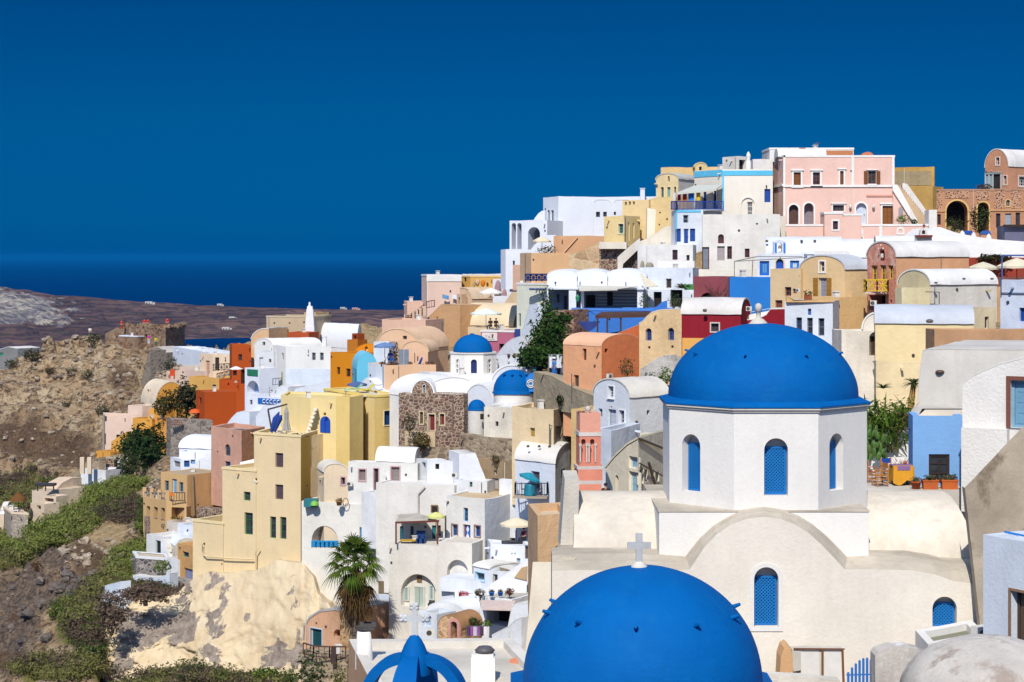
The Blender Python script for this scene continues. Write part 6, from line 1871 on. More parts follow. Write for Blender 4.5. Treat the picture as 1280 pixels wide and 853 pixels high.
lg=thing('deck_chair','white folding deck chair on the peach terrace','chair',P(482,456,176));m=MB();q0=P(479,455,176);m.bar(q0,P(484,445,176.2),.06);m.bar(P(484,455,176),P(479.5,447,176.2),.06);m.bar(q0+Vector((.5,.5,0)),P(484,445,176.8),.06);m.build('frame',paint('e8e6e0'),lg);m=MB();m.poly([P(479.5,452,175.9),P(484.5,445,175.9),P(484.5,445,176.6),P(479.5,452,176.6)]);m.build('sling',paint('e8e8e8'),lg)
lg=thing('deck_chair','bright blue folded deck chair on the peach terrace','chair',P(526,456,175.8));m=MB();
for k in range(3):m.bar(P(523+k,456,175.8+.2*k),P(527+k*.5,447,175.9+.2*k),.16,.05)
m.build('frame',paint('1f55b8'),lg)
pp=person('person sitting under the blue parasol in a blue wrap on the peach terrace',488,455.5,176.4,rz=.5,shirt='2a3f8a',legs='1f4fa0',skin='7a5038',pose='sit',h=1.7)
# cyan vault, ochre house
b=home('light blue rounded vault house beside the orange ochre house','6fbfdc',[(440,184),(446,180),(472,180)],462,500,roof='v1',crown=441,ref=1,d=4,wm=plas('68bcd8',.07,.2),rm=plas('7cc6e0',.06),lip=.02)
ob=home('bright orange ochre house with small dark windows left of the light blue vault','d98c20',[(413,190),(446,187.5)],442,480,d=4,wm=plas('d88a1e',.08,.2),rc='d89a3a',op=[O('v',0,421,459,425,468,dp=.2),O('w',0,432.5,461,438,471,fc='5a3420',m=(1,1))])
b=home('upper orange ochre wall with round gaps behind the orange ochre house','d98c20',[(444,193),(469,192)],432,450,d=2,outl=[(444,438),(449,433),(456,430.5),(469,430)],wm=plas('d88a1e',.08,.2),rm=plas('d88a1e',.08,.2),lip=.03,op=[O('va',0,456,433,460,439,dp=.3,pc='e8c890')])
b=home('stacked orange wooden hatch boxes against the white barrel church','b0702a',[(434,193.5),(447,193)],425,440,d=2,wm=plas('b8742a',.15),rc='a0642a')
home('small rust brown hatch above the stacked orange boxes','9a4a22',[(440,194.5),(447,194)],417,440,d=1,wm=plas('9a4a22',.15),op=[O('v',0,442,419.5,445.5,423.5,dp=.2,pc='3a2418')])
# terrace with small blue parasol before the yellow building
umbrella('small slate blue parasol behind the yellow house roof',446.5,496,172,25,477,'54669a',drop=.12)
for k,(px,c_,lab) in enumerate(((441,'8ac4a0','mint green'),(456,'d8c84a','yellow green'))):
 t_=thing('sun_lounger',lab+' sun lounger under the small slate blue parasol','sun lounger',P(px,493,171));m=MB();q=P(px,491,171);m.bar(q+Vector((-.8,0,.3)),q+Vector((.3,0,.3)),.5,.08);m.bar(q+Vector((.3,0,.3)),q+Vector((.8,.2,.75)),.5,.08);m.build('cushion',paint(c_),t_)
 m=MB()
 for dx in (-.7,.5):m.bar(q+Vector((dx,0,.3)),q+Vector((dx,0,-.05)),.06)
 m.build('leg',paint('e8e6e0'),t_)
 # yellow house
yel=plas('ead398',.07,.2);yel2=plas('e2c57e',.08,.2)  # yel2 is a darker copy with the side wall's shade put into the yellow
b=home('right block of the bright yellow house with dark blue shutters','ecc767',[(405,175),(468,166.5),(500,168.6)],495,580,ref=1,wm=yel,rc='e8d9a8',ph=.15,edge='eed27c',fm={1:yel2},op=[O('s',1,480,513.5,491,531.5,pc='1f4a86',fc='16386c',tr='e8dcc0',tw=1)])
b=home('left block of the bright yellow house with an arched blue door and white outside steps','ecc767',[(351,170),(388,166.5),(420,165.3),(452,166)],499,580,ref=2,d=5,wm=yel,rc='e8d090',ph=.2,op=[O('da',1,401-0,520.5,412.5,541,pc='1f4fb4',fc='1f4fb4',n=2)] if False else [])
fc=b.faces[1];u0,z0,u1,z1=fc.rect(400.5,520.5,413,541);m=MB();pl_=arch_poly(u0,u1,z0,z1);psolid(m,[fc.p(u,z,.05) for u,z in pl_],(fc.n.x*-.2,fc.n.y*-.2,0));dd_=m.build('door',paint('1f4fb4'),b.root)
m=MB();slab(m,fc,(u0+u1)/2-.03,z0,(u0+u1)/2+.03,z1-.3,.075,.03);m.build('door_board',paint('173c8c'),dd_)
m=MB();m.lathe(P(406,519.5,165.2),[(.001,0),(.10,.05),(.12,.2),(.001,.3)],8);m.build('wall_lamp',paint('7a5a2a'),b.root)
st=thing('staircase','white outside steps on the left block of the yellow house','staircase',P(388,545,165.5));m=MB()
for k in range(7):m.box(P(385+1.6*k,540-4.7*k,165.6),.3,.9,.16)
m.build('steps',plas('f2eee2',.08),st)
home('yellow projecting corner bay between the two yellow blocks','e6be5c',[(420,164.6),(437,163.9),(454,165.8)],496.5,580,ref=1,d=2,wm=yel2,rc='e8d090',ph=.1)
rf_=thing('roof_deck','grey paved deck strip on the yellow house roof','roof',P(460,493,169));m=MB();solid(m,[PG(452,167.5),PG(474,168),PG(470,171),PG(448,170.5)],ZZ(495.5,167)-.1,ZZ(495.5,167)+.02);m.build('paving',plas('d8d4cc'),rf_)
# large cream house over the cliff
crm=plas('e2cca2',.08,.25)
WG=dict(fc='2f6a3a')
b=home('tall cream house with green and brown windows rising from the cliff','e6cd9c',[(317.5,164.3),(376,161.5),(400,167)],545,740,ref=1,wm=crm,rc='e6d2a4',ph=.25,edge='ecd6a6',fm={1:plas('e0bb62',.06,.2)},op=[O('s',0,344,566.5,354,584.5,pc='5a4a52',fc='6a5a5a'),O('s',0,344,606,354,624.5,pc='5a4a52',fc='6a5a5a'),O('w',0,337.5,646,345,673,m=(1,3),**WG),O('w',0,350,646.5,358,674,m=(1,3),**WG)])  # right face takes a darker yellow, its shading painted into the plaster
m=MB();fcb=b.faces[0];m.bar(fcb.p(fcb.u(318)[0],ZZ(601,164),.05),fcb.p(fcb.u(322)[0],ZZ(603.5,164),.05),.15);m.build('spout',paint('e8e0d0'),b.root)
b=home('lower cream wing with two green windows left of the tall cream house','e6cd9c',[(278,166.2),(320,164.1)],588,740,d=5,wm=crm,rc='e6d2a4',ph=.25,edge='ecd6a6',op=[O('w',0,304.5,615,313,626,m=(1,2),**WG),O('w',0,305.5,641,316,668.5,m=(2,3),**WG)])
b=home('lowest cream terrace wall at the cliff edge left of the cream wing','e6cd9c',[(241,168),(279,166)],654,745,d=5,wm=crm,rc='c8b890',ph=.5,edge='ecd6a6',op=[O('v',0,276.5,704,278,707,dp=.1)])
tr_=thing('cornice','raised plaster moulding line across the foot of the cream house','moulding',P(300,700,164));m=MB()
m.tube([P(253,680,166.9),P(253,692,166.9),P(257,695.5,166.7),P(290,698,165.1),P(317,699,163.8)],.06,6);m.tube([P(319,718,163.6),P(319.5,690,163.6),P(324,685,163.5)],.06,6);m.build('relief',crm,tr_)
for k,(px,py) in enumerate(((280,702),(277,706))):
 pass
umbrella('white parasol on the roof beside the pink house, left of the tall cream house',300,607,176,42,586,'eeeae2',drop=.12)
aw=thing('shade_sail','white canvas sheet stretched beside the white parasol','shade sail',P(310,583,172));m=MB();rows=[[P(300+18*i/6,576+14*j/4+(i-3)*-.7,172-.3*j) for i in range(7)] for j in range(5)];m.grid(rows,0,True);m.build('cloth',paint('eceae4',rough=.9),aw)
# cantilever umbrella and closed parasols by the yellow house
cu=thing('cantilever_parasol','dark cantilever frame with folded blue canvas beside the yellow house','parasol',P(338,545,165),'folded parasols')
m=MB();m.bar(P(341,546,165),P(335,512,165),.14);m.bar(P(335,512,165),P(359,505.5,165),.14);m.build('frame',paint('4a4448'),cu)
m=MB()
for dx in (0,4):
 m.tube([P(339+dx,540,164.7),P(345+dx,524-dx*.3,164.7),P(349+dx*.8,515+dx,164.7)],[.12,.30,.04],8)
m.build('canopy',paint('1f3f8c',rough=.9),cu)
closed_parasol('grey folded parasol in front of the yellow house steps',358,546,164,508,12,'a8a49c')
home('small cream roof terrace holding the folded parasols','e6d0a0',[(318,166.5),(384,163.8)],545,580,d=2.5,wm=crm,ph=.2,rc='dcc898')
pl_=thing('plant_bed','dark grey shrub row at the foot of the yellow house','shrub',P(374,548,163.2));m=MB();leaf_cloud(m,P(374,545,163.2),.8,.3,.25,160,.1,9);m.build('foliage',lfm('greyrow',['5a5650','4a4a40','6a6458']),pl_)
# white row right of the cream house: pink trimmed windows
PKT=dict(tr='c9a4a8',tw=1.4,fc='9a7a80')
b=home('cream rounded corner house with a small pink framed window under the yellow house','e6d2b4',[(397,161),(405,158.2),(436,157.5)],590,645,ref=1,d=3,wm=plas('e2cdae',.1),rc='eae4d8',roof='v1',crown=580,rm=plas('eae2d2'),op=[O('w',1,426.5,597,431.5,606,m=(1,1),**PKT)])
ac_unit('white air conditioner on the cream rounded corner house',437,605,157,7)
b=home('long white house with pink framed windows and a dark doorway below the yellow house','dfe2e6',[(435,157.4),(522,156)],580,625,d=1.6,roof='flat',wm=plas('e6e4de',.08),rc='efece6',ph=.06,fm=None,op=[O('s',0,449,587,457,601,pc='8a8078',**PKT),O('d',0,467.5,586,473,614,pc='3a3034',fc='9a7a80',tr='c9a4a8',tw=1.2,n=1),O('s',0,489,584,499.5,602,pc='8a8480',**PKT)])
fc=b.faces[0];m=MB();slab(m,fc,fc.u(441)[0],ZZ(625,157.9),fc.u(466)[0],ZZ(580,157.9),.012,.02);
home('white roof dome hump above the long white house with pink windows','f0eeea',[(470,157.9),(518,157)],578,600,roof='v1',crown=560,d=2,rc='f0eeea')
closed_parasol('white folded parasol standing before the long white house with pink windows',480.5,612,156,589,7,'e6e2dc')
home('white parapet terrace before the dark doorway of the long white house','e2e4e6',[(452,156),(470,155)],616,640,d=1.5)
b=home('white house with two dark doorways and whitewashed stones left of the white buttress ruin','e8eaee',[(519,157.5),(534,155.5),(566,155)],576,610,ref=1,d=3,rc='d8d0c6',ph=.1,op=[O('v',0,522,580,525,598,dp=.4),O('v',0,527,578,532,598,dp=.4),O('v',1,544,580,549,587,dp=.3)])
b=home('jagged white ruin wall stepping down beside the earth bank','e9ebf0',[(561,156),(574,153.5),(607,153)],568,620,ref=1,d=2,roof='x1',outl=[(574,567),(594,566.5),(597,574),(600,583),(604,592),(607,600)],wm=plas('e6e8ee',.1),rm=plas('ecebe8'),lip=.04)
ac_unit('grey air conditioner on the jagged white ruin wall',568,594,152.6,7)
home('white lower wall with a small green shutter under the jagged ruin','e3e5e8',[(568,152.5),(609,151.5)],602,640,d=2,op=[O('s',0,587,600.5+2,590.5,609,pc='3a7a5a',fc='3a7a5a',n=1)])
b=wall('earth brown cave wall with a grey door under the rubble field wall','9a8466',[(597,154.2),(645,151.4)],578,640,d=.6,found=1,wm=plas('9c876a',.3,.7),op=[O('w',0,617,588,621,594,fc='d8d0c0',m=(1,1)),O('d',0,615,598,623,613,pc='b0aca8',fc='8a6a50',n=1)],rc='9a8466')
wall('white low wall right of the grey cave door','e9ebef',[(624,150.5),(650,150)],601,625,d=.6)
b=home('plain white wall with a drain pipe between the pink windows and the jagged ruin','dddfe0',[(470,154.5),(568,152)],608,700,d=3,wm=plas('e6e2da',.10),rc='e4e2de',ph=.1)
fc=b.faces[0];m=MB();m.tube([P(523,645,153),P(523,618,153),P(531,609,152.8)],.07,6);m.build('pipe',paint('c8c4bc'),b.root)
t_=thing('niche','rusty barred box niche on the plain white wall','niche',P(543,641,152.4));m=MB();m.box(P(543,636,152.4),px2m(9,152),.3,px2m(9,152));m.build('box',paint('8a6a52',var=.3),t_);m=MB();m.box(P(543,636,152.2),px2m(6,152),.2,px2m(6,152));m.build('grille',darkroom(),t_)
# arch balcony house behind the palm
wf=plas('e8e4da',.09,.3)
b=home('white house with a big round arched balcony and light blue railing behind the palm','e8e4da',[(377,159),(494,155.5)],633,800,d=5,wm=wf,rc='d8cbb4',ph=.2,op=[O('va',0,389.5,657.5,423,684,dp=1.4,pc='b4b8c0'),O('s',0,449.5,659.5,460,676,pc='2a8ac0',fc='2a86bc',n=2),O('s',0,481,659.5,485.5,673,pc='9a8a84',fc='5a9aa8',n=1)])
fc=b.faces[0];rail('railing',[fc.p(fc.u(390)[0],ZZ(684,158.5),.02),fc.p(fc.u(422.5)[0],ZZ(684,157.6),.02)],px2m(7,158),'2a90cc',b.root,cross=True,r=.045)
m=MB();u0,z0,u1,z1=fc.rect(403,659,415,684);m.poly([fc.p(u,z,-1.36) for u,z in ((u0,z0),(u1,z0),(u1,z1),(u0,z1))]);m.build('door',paint('2a5a78'),b.root)
m=MB();m.bar(P(494,684,155.4),P(494,632,155.4),.08);m.build('downpipe',paint('5a504a'),b.root)
t_=thing('water_tank','teal covered water tank at the left of the arched balcony house roof','water tank',P(389,633,158));m=MB();m.box(P(389,628.5,158.5),px2m(17,158),1.2,px2m(9,158));m.build('body',paint('2f7a86'),t_);m=MB();m.lathe(P(393,628,157.7),[(.35,-.25),(.3,0),(.1,.12),(.001,.12)],10);m.build('cover',paint('7aba4a'),t_)
for k,(px,lab) in enumerate(((432,'round wire'),(445,'tall pale'))):
 pass
home('white pillar block between the cream corner house and the dark doorway terrace','ebe7df',[(452,156.6),(466,155.6)],618,645,d=1)
pot('clay pot garden on the left roof of the arched balcony house',424,8,156.6,'b08050',plant='8a7a4a',seed=80,z=ZZ(632,156.6),group='pots along the town terraces')
wh=thing('wheel','old rusty wheel leaning at the cream corner house','wheel',P(432,633,156.8));m=MB();m.tube([P(432,628,156.8)+Vector((.22*math.cos(a),0,.32*math.sin(a))) for a in [2*math.pi*k/18 for k in range(19)]],.035,5,cap=False);m.build('rim',paint('8a6a4a'),wh)
# cliff-side rock-cut part below
b=home('pinkish plaster cave house with a blue door frame behind the palm trunk','caa58c',[(455,153),(545,151)],756,830,d=3,wm=plas('c8a68e',.3,.7),rc='b8bcc4',op=[O('d',0,463,786,474,806,pc='4a5a7a',fc='3a70b0',n=1)])
b=home('bluish grey ledge roof over the pinkish cave house','b8c0cc',[(452,151.5),(517,150.5)],752,762,d=2.5,gnd=False,found=.1,ph=.02,rc='c0c8d4')
b=home('small dark beam window beside the palm crown on the white cliff wall','6a5a44',[(473,154.3),(485,154.2)],727,745,d=1.0,gnd=False,found=.1,wm=plas('7a6a50',.25))
# shaded pergola terrace
pg=thing('pergola','brown framed reed pergola over a terrace with teal doors','pergola',P(520,680.5,148.8));
tl=[P(500,643,150.3),P(523,641.5,150.3),P(549,651.5,147.1),P(494,653.5,147.1)]
m=MB();m.poly(tl[::-1]);m.poly([p-Vector((0,0,.06)) for p in tl]);m.build('reed_roof',plas('cfc6b8',.4,.4,.8,'5a4a40'),pg)
m=MB();m.bar(tl[2],tl[3],.14)
for px in (547,495):m.bar(P(px,680.5,147.1),P(px,652.5,147.1),.12)
m.build('frame',paint('6a3a30'),pg)
b=home('terrace wall with teal doors in the shade of the reed pergola','d8d4cc',[(494,150.4),(556,149.8)],646,700,d=.8,wm=plas('d0c8bc',.1),op=[O('d',0,500,658,504,684,pc='1f6a80',fc='1f6a80',n=1),O('d',0,513,658,517,680,pc='1f6a90',fc='1f6a90',n=1),O('d',0,540,657,545,674,pc='1f7a80',fc='1f7a80',n=1),O('s',0,547,657,551,670,pc='3a3a30',fc='5a4a3a',n=1)])
umbrella('yellow green parasol beside the reed pergola',545,680.5,147.6,23,640,'d8d88a',drop=.2)
bl=thing('armchair','dark blue wicker armchair on the pergola terrace','chair',P(526,679.5,147.8));m=MB();m.box(P(526,676.5,147.8),.7,.7,.42);m.box(P(526,671.5,147.8)+Vector((0,.3,0)),.7,.12,.9);m.box(P(523,674.5,147.8),.12,.7,.65);m.box(P(529,674.5,147.8),.12,.7,.65);m.build('body',paint('1f3f78'),bl)
tb2=thing('table','low table with yellow cushions on the pergola terrace','table',P(510,680.5,147.7));m=MB();m.box(P(510,675.5,147.7),1.2,.8,.06);m.build('tabletop',paint('c8a030'),tb2);m=MB()
for dx in (-.5,.5):m.bar(P(510,675.5,147.7)+Vector((dx,0,0)),P(510,681.5,147.7)+Vector((dx,0,0)),.06)
m.build('leg',paint('6a4a30'),tb2)
for k,px in enumerate((552,558)):
 t_=thing('chair',('left','right')[k]+' white plastic chair right of the reed pergola','chair',P(px,680.5,147.2));q=P(px,680.5,147.2);m=MB();m.box(q+Vector((0,0,.42)),.45,.45,.05);m.box(q+Vector((.22-.44*k,0,.68)),.05,.45,.5);m.build('seat',paint('e6e4e0'),t_)
 for dx in (-.2,.2):
  for dy in (-.2,.2):m=MB();m.bar(q+Vector((dx,dy,0)),q+Vector((dx,dy,.42)),.04);m.build('leg',paint('e6e4e0'),t_)
b=home('white retaining wall with a big round arch holding green double doors','e0deda',[(486,148),(550,145.6)],684,790,d=4,wm=plas('e8e2d6',.14,.3),rc='d8d0c4',ph=.03,op=[O('va',0,501,718,546,760,dp=.5,pc='e4ded0')])
fcA=b.faces[0];fcA=Face((fcA.A-fcA.n*.48),(fcA.B-fcA.n*.48))
for kd,(x0,y0,x1,y1) in (('d',(518,732.5,531.5,758)),('w',(504.5,733,512,751)),('w',(536.5,731,543.5,750)),('s',(521.5,720,527.5,728))):
 m=MB();u0,z0,u1,z1=fcA.rect(x0,y0,x1,y1)
 if kd=='s':slab(m,fcA,u0,z0,u1,z1,.05,.04);m.build('vent_window',paint('8a6a4a'),b.root);continue
 ring(m,fcA,[(u0,z0),(u1,z0),(u1,z1),(u0,z1)],[(u0+.1,z0+.05),(u1-.1,z0+.05),(u1-.1,z1-.1),(u0+.1,z1-.1)],.10,.09);o_=m.build('door' if kd=='d' else 'window',paint('d8dcd0'),b.root)
 m=MB();slab(m,fcA,u0+.1,z0+.05,(u0+u1)/2-.02,z1-.1,.06,.05);slab(m,fcA,(u0+u1)/2+.02,z0+.05,u1-.1,z1-.1,.06,.05);m.build('door_leaf' if kd=='d' else 'shutter',paint('b0bcb0' if kd=='d' else 'a8b8b4'),o_)
b=home('white wall with a plain round arch recess right of the green double doors','e0deda',[(549,145.5),(590,144.4),(612,148)],680,790,ref=1,d=4,wm=plas('e8e2d6',.14,.3),rc='d8d0c4',ph=.03,op=[O('va',0,559,700,585,726,dp=.5,pc='e6e3dc')])
# white house with blue windows (two storeys)
b=home('white cube house with an ornate blue and white door and small blue windows','dfe0e0',[(558,149.5),(606,146.5),(652,152)],625,700,ref=1,wm=plas('e6e3dc',.08),rc='cfb896',ph=.12,fm={1:plas('d9dee6',.06)},op=[O('w',0,579,635,585,652,fc='2a86c8',m=(1,3)),O('w',0,565,656,572,670,fc='2a60b0',tr='9a7a78',tw=1.2,m=(2,2)),O('d',0,578.5,656,588,680,pc='2a6ac0',fc='8a4a44',n=1),O('w',0,593.5,657.5,600.5,671,fc='2a60b0',tr='9a7a78',tw=1.2,m=(2,2))])
fc=b.faces[0];m=MB()
for zc_ in (662,671):
 u,t=fc.u(583.5);z=ZZ(zc_,t);m.poly([fc.p(u-.16,z,-.10),fc.p(u,z-.28,-.10),fc.p(u+.16,z,-.10),fc.p(u,z+.28,-.10)])
m.build('door_ornament',paint('e8eef4'),b.root)
# barrel house with balcony
b=home('white barrel vaulted house with an iron balcony under a teal parasol','e4e8f0',[(644,147),(694,143.5),(722,150)],580,700,ref=1,roof='v1',crown=555,rc='e6e4de',wm=plas('dfe5ef',.06),rm=plas('e6e2da',.08),fm={1:plas('d9dfe8',.06)},op=[O('d',0,664,589.5,674.5,611,pc='5a4a58',fc='8a8090'),O('w',1,713,566,721,580,fc='7a7880',m=(1,2)),O('w',1,701,586,707,607,fc='7a7880',m=(1,2))])
for k,px in enumerate((660,674,687,701)):
 m=MB();m.lathe(P(px,559.5,145.6),[(.001,0),(.10,.02),(.12,.12),(.001,.2)],8);m.build('vent',paint('4a4038'),b.root)
q=P(663.5,621,144.1);m=MB();m.box(q,px2m(41,150),1.4,.12,-.12);m.build('balcony_slab',plas('b0a090'),b.root)
e0,e1=P(643.5,619.5,144.8),P(683.5,619.5,143.1)
rail('railing',[e0+Vector((.1,1.2,0)),e0,e1,e1+Vector((.1,.9,0))],px2m(14.5,150),'34405a',b.root,sp=.22,r=.022)
um=umbrella('tilted teal parasol on the iron balcony',664,620,144.5,27,591,'1f8ca4',tilt=.35,drop=.22)
t_=thing('table','teal covered table on the iron balcony','table',P(663,620,144.3));m=MB();m.lathe(P(663,619,144.3),[(.5,0),(.42,.7),(.38,.85),(.001,.85)],12);m.build('cloth',paint('1a7a90'),t_)
for k,px in enumerate((655,673)):
 t_=thing('chair',('left','right')[k]+' dark iron chair on the iron balcony','chair',P(px,620,144.3));q=P(px,619,144.3);m=MB();m.box(q+Vector((0,0,.45)),.4,.4,.05);m.box(q+Vector((-.2+.4*k,0,.7)),.05,.4,.5);m.build('seat',paint('4a4648'),t_)
 for dx in (-.18,.18):
  for dy in (-.18,.18):m=MB();m.bar(q+Vector((dx,dy,0)),q+Vector((dx,dy,.45)),.03);m.build('leg',paint('3a3638'),t_)
t_=home('whitewashed lower step block right of the iron balcony house','e6e6e6',[(704,120),(722,119)],598,660,d=3,outl=[(704,640),(708,606),(716,596),(722,594)],rc='e2e0dc')
# lower terraces towards the foreground
b=home('white cube terrace with a cream parasol and a brown gate','e9ecf2',[(609,146),(613,143.5),(664,142)],680,745,ref=1,d=4,wm=plas('e6eaf2',.05),rc='e9ecf0',ph=.12,op=[O('s',1,656,682,663,699,pc='6a5a52',fc='6a5a52',n=1),O('v',1,639,691.5,640.5,693.5,dp=.1),O('v',1,643,691.5,644.5,693.5,dp=.1),O('s',1,645.5,698,650.5,707,pc='9ab8d0',fc='c8d4e0',n=1)])
umbrella('cream scalloped parasol on the white cube terrace',645.5,680,145,41,647,'e6d9bc',drop=.18)
person('person in a dark top sitting under the cream scalloped parasol',655,681,144.6,rz=-.8,shirt='6a2a3a',legs='2a2c34',hair='1c1614',pose='sit')
t_=thing('table','dark table under the cream scalloped parasol','table',P(640,681,144.4));m=MB();m.box(P(640,677,144.4),1.6,.7,.06);m.build('tabletop',paint('3a3a44'),t_);m=MB()
for dx in (-.7,.7):m.bar(P(640,677,144.4)+Vector((dx,0,0)),P(640,682,144.4)+Vector((dx,0,0)),.06)
m.build('leg',paint('3a3a44'),t_)
b=home('white vault house with light blue windows under the white cube terrace','e6eaf0',[(592,142),(612,140.5)],712,760,roof='v1',crown=703,d=3,wm=plas('e4e9f0',.05),op=[O('w',0,594.5,716,606,726,fc='8ac0e0',m=(1,1),tr='a8d0e8',tw=1)])
wall('grey rubble strip wall among the white terraces below the cream parasol','7a7068',[(612,142),(640,140)],707,740,d=.8,wm=stoneL,rm=plas(W),outl=[(612,706),(625,709),(640,713)],lip=.08)
home('white house with a small pale shutter below the grey rubble strip','e8ebf0',[(611,140.5),(634,139.5)],716,760,d=2,op=[O('w',0,616,718,622,729,fc='c8c0a8',m=(1,1))])
st=thing('staircase','white stair flight with sloping parapet climbing right below the cream parasol','staircase',P(630,745,137));stairs('steps',st,[P(606,738,137),P(652,706,139)],(.3,1.4,0),14,plas('eceef0',.06));m=MB();psolid(m,[P(603,745,136.6),P(658,745,136.6),P(660,700,136.6),P(655,702,136.6),P(604,738,136.6)],(0,.3,0));m.build('parapet',plas('eef0f2',.06),st)
m=MB();psolid(m,[P(643,722,136.5),P(659,726,136.5),P(659,708,136.5),P(652,710,136.5)],(0,.1,0));m.build('bare_patch',plas('d4b48c',.3),st)
home('white flat canopy roof over a dark doorway beside the red picket gate','e6eaf0',[(550,142.5),(613,141)],727,740,d=3,gnd=False,found=.2,rc='eceff4',ph=.02)
b=home('white low house with a dark doorway left of the red picket gate','dfe4ea',[(552,143),(592,141.5)],731,790,d=2.5,op=[O('v',0,567,731,577,752,dp=.6)],wm=plas('dfe5ec',.06))
gt=thing('gate','red wooden picket gate among the white houses','gate',P(580,760,140.5))
for k in range(6):
 m=MB();m.bar(P(576+k*1.75,760,140.5),P(576+k*1.75,738.5+k*.3,140.5),.07,.03);m.build('picket',paint('9a2a34'),gt)
m=MB();m.bar(P(575,742,140.55),P(586,743,140.55),.10,.04);m.bar(P(575,754,140.55),P(586,755,140.55),.10,.04);m.build('gate_rail',paint('9a2a34'),gt)
t_=thing('gate_post','white round gate post left of the red picket gate','post',P(571,760,140));m=MB();m.lathe(P(571,762,140),[(.16,0),(.16,1.35),(.001,1.4)],12);m.build('body',plas(W),t_)
home('white rounded roof mound below the green double doors','eceef0',[(532,139),(584,137)],772,800,roof='v0',crown=753,d=5,rc='eef0f2',lip=.03)
t_=thing('vase','dark green urn on the wall below the green double doors','urn',P(540,762,139.8));m=MB();m.lathe(P(540,764,139.5),[(.12,0),(.30,.25),(.32,.5),(.2,.68),(.24,.74),(.001,.74)],14);m.build('body',paint('2f3a34'),t_)
b=home('small arched tan masonry shelter with a dark pink niche','b88a6a',[(548,128),(576,127)],786,830,roof='v0',crown=770,d=2.5,wm=mason('tanblock',['c29a74','b08862','d0aa84'],'d8b890',1.6,.5,.06),rm=plas('a8805c',.25),op=[O('va',0,564,777,572,799,dp=.5,pc='5a3a38')],lip=.06)
fc=b.faces[0];m=MB();u0,z0,u1,z1=fc.rect(561,773,575.5,830);pl_=arch_poly(u0,u1,z0,z1);u2,z2,u3,z3=fc.rect(564,777,572,799);ring(m,fc,pl_,[(u2+(x-u0)/(u1-u0)*(u3-u2),z2+(z-z0)/(z1-z0)*(z3-z2)) for x,z in pl_],.08,.08);m.build('pink_arch',plas('c8948a',.12),b.root)
ac_unit('grey air conditioner beside the arched tan masonry shelter',538,791,127.5,11)
home('white block with pale blue shutter left of the arched tan shelter','e2e8ee',[(524,131),(546,130)],768,810,d=2,op=[O('s',0,529,770,539,783,pc='b8ccdc',fc='c8d8e4',n=1)])
b=home('white terrace house with a pink awning and dark shop opening','e6e8ea',[(600,135),(640,133.5)],750,815,d=4,wm=plas('e4e6ea',.06),rc='b8b4ac',ph=.05,op=[O('v',0,608,762,638,782,dp=1.6),O('s',0,597+4,749+2,602.8,757.5,pc='2a6ac0',fc='2a6ac0',n=1)])
aw=thing('awning','pale pink awning over the dark shop opening','awning',P(620,762,132));q=[P(602,761,131.6),P(639,762,131.2),P(645,751,133.4),P(600,750,134.6)];m=MB();m.poly(q);m.poly([p-Vector((0,0,.05)) for p in q[::-1]]);m.grid([[q[0],q[1]],[q[0]-Vector((0,0,.1)),q[1]-Vector((0,0,.1))]]);m.build('canvas',paint('d8c4bc',rough=.9),aw)
home('sloping white wall right of the pink awning, beside the bottom blue dome','e6e9ee',[(634,131),(660,130)],754,815,d=3,outl=[(634,790),(640,760),(644,755),(660,754)],wm=plas('e4e8ee',.06),lip=.04)
home('white low wall sloping to the flat roof, right of the clothes rail','eceef0',[(615,112),(652,110)],790,830,d=2,outl=[(615,794),(636,784),(644,776),(652,772)],lip=.05)
cr=thing('clothes_rail','rail of purple and white clothes beside the arched tan shelter','clothes rail',P(597,797,125));m=MB();m.bar(P(583,783,125),P(612,783,125),.05)
for px in (583,612):m.bar(P(px,799,125),P(px,783,125),.05)
m.build('frame',paint('5a5a5a'),cr)
for k,(px,w,c_,lab) in enumerate(((586,4,'5a3a68','dark violet'),(590,4,'9a5a9a','purple'),(594,5,'c8c0d8','lilac white'),(599,4,'8a5a98','mauve'),(603,5,'4a3a4a','dark'),(608,7,'e2e0e4','white'))):
 t_=thing('garment',lab+' garment on the clothes rail by the tan shelter','clothes',P(px,796,124.9));m=MB();m.grid([[P(px+(i-2)*w/4,y,124.9)+Vector((0,.08*math.sin(i*2.2),0)) for i in range(5)] for y in (795,789,783.5)],0,True);m.build('cloth',paint(c_,rough=.9),t_)
for k,(px,lab,c_) in enumerate(((614.5,'left','2a6ac0'),(625.5,'right','2a6ac0'))):
 pot(lab+' blue bowl planter on the flat ledge above the pink awning',px,7,134,c_,plant='9a9a3a',seed=90+k,z=ZZ(745,134),group='pots along the town terraces')
shrub('shrub','brown green bush at the left end of the ledge above the pink awning','shrub',600,747,134.5,14,11,G3,160,seed=92)
shrub('shrub','reddish planter shrub at the right end of the ledge above the pink awning','shrub',637,745,134,12,9,lfm('redpl',['7a3a34','5a4a2a','8a4a3c']),140,seed=93)
shrub('shrub','bright green bush left of the clothes rail','shrub',591,783,128,18,10,G2,200,seed=94)
shrub('shrub','olive bush in front of the dark shop opening','shrub',608,787,128.5,14,11,G1,160,seed=95)
person('person in black walking down beside the pink belfry',757,643,105,rz=.4,shirt='3a2a2c',legs='2a2426',hair='2a1c18',pose='stand')
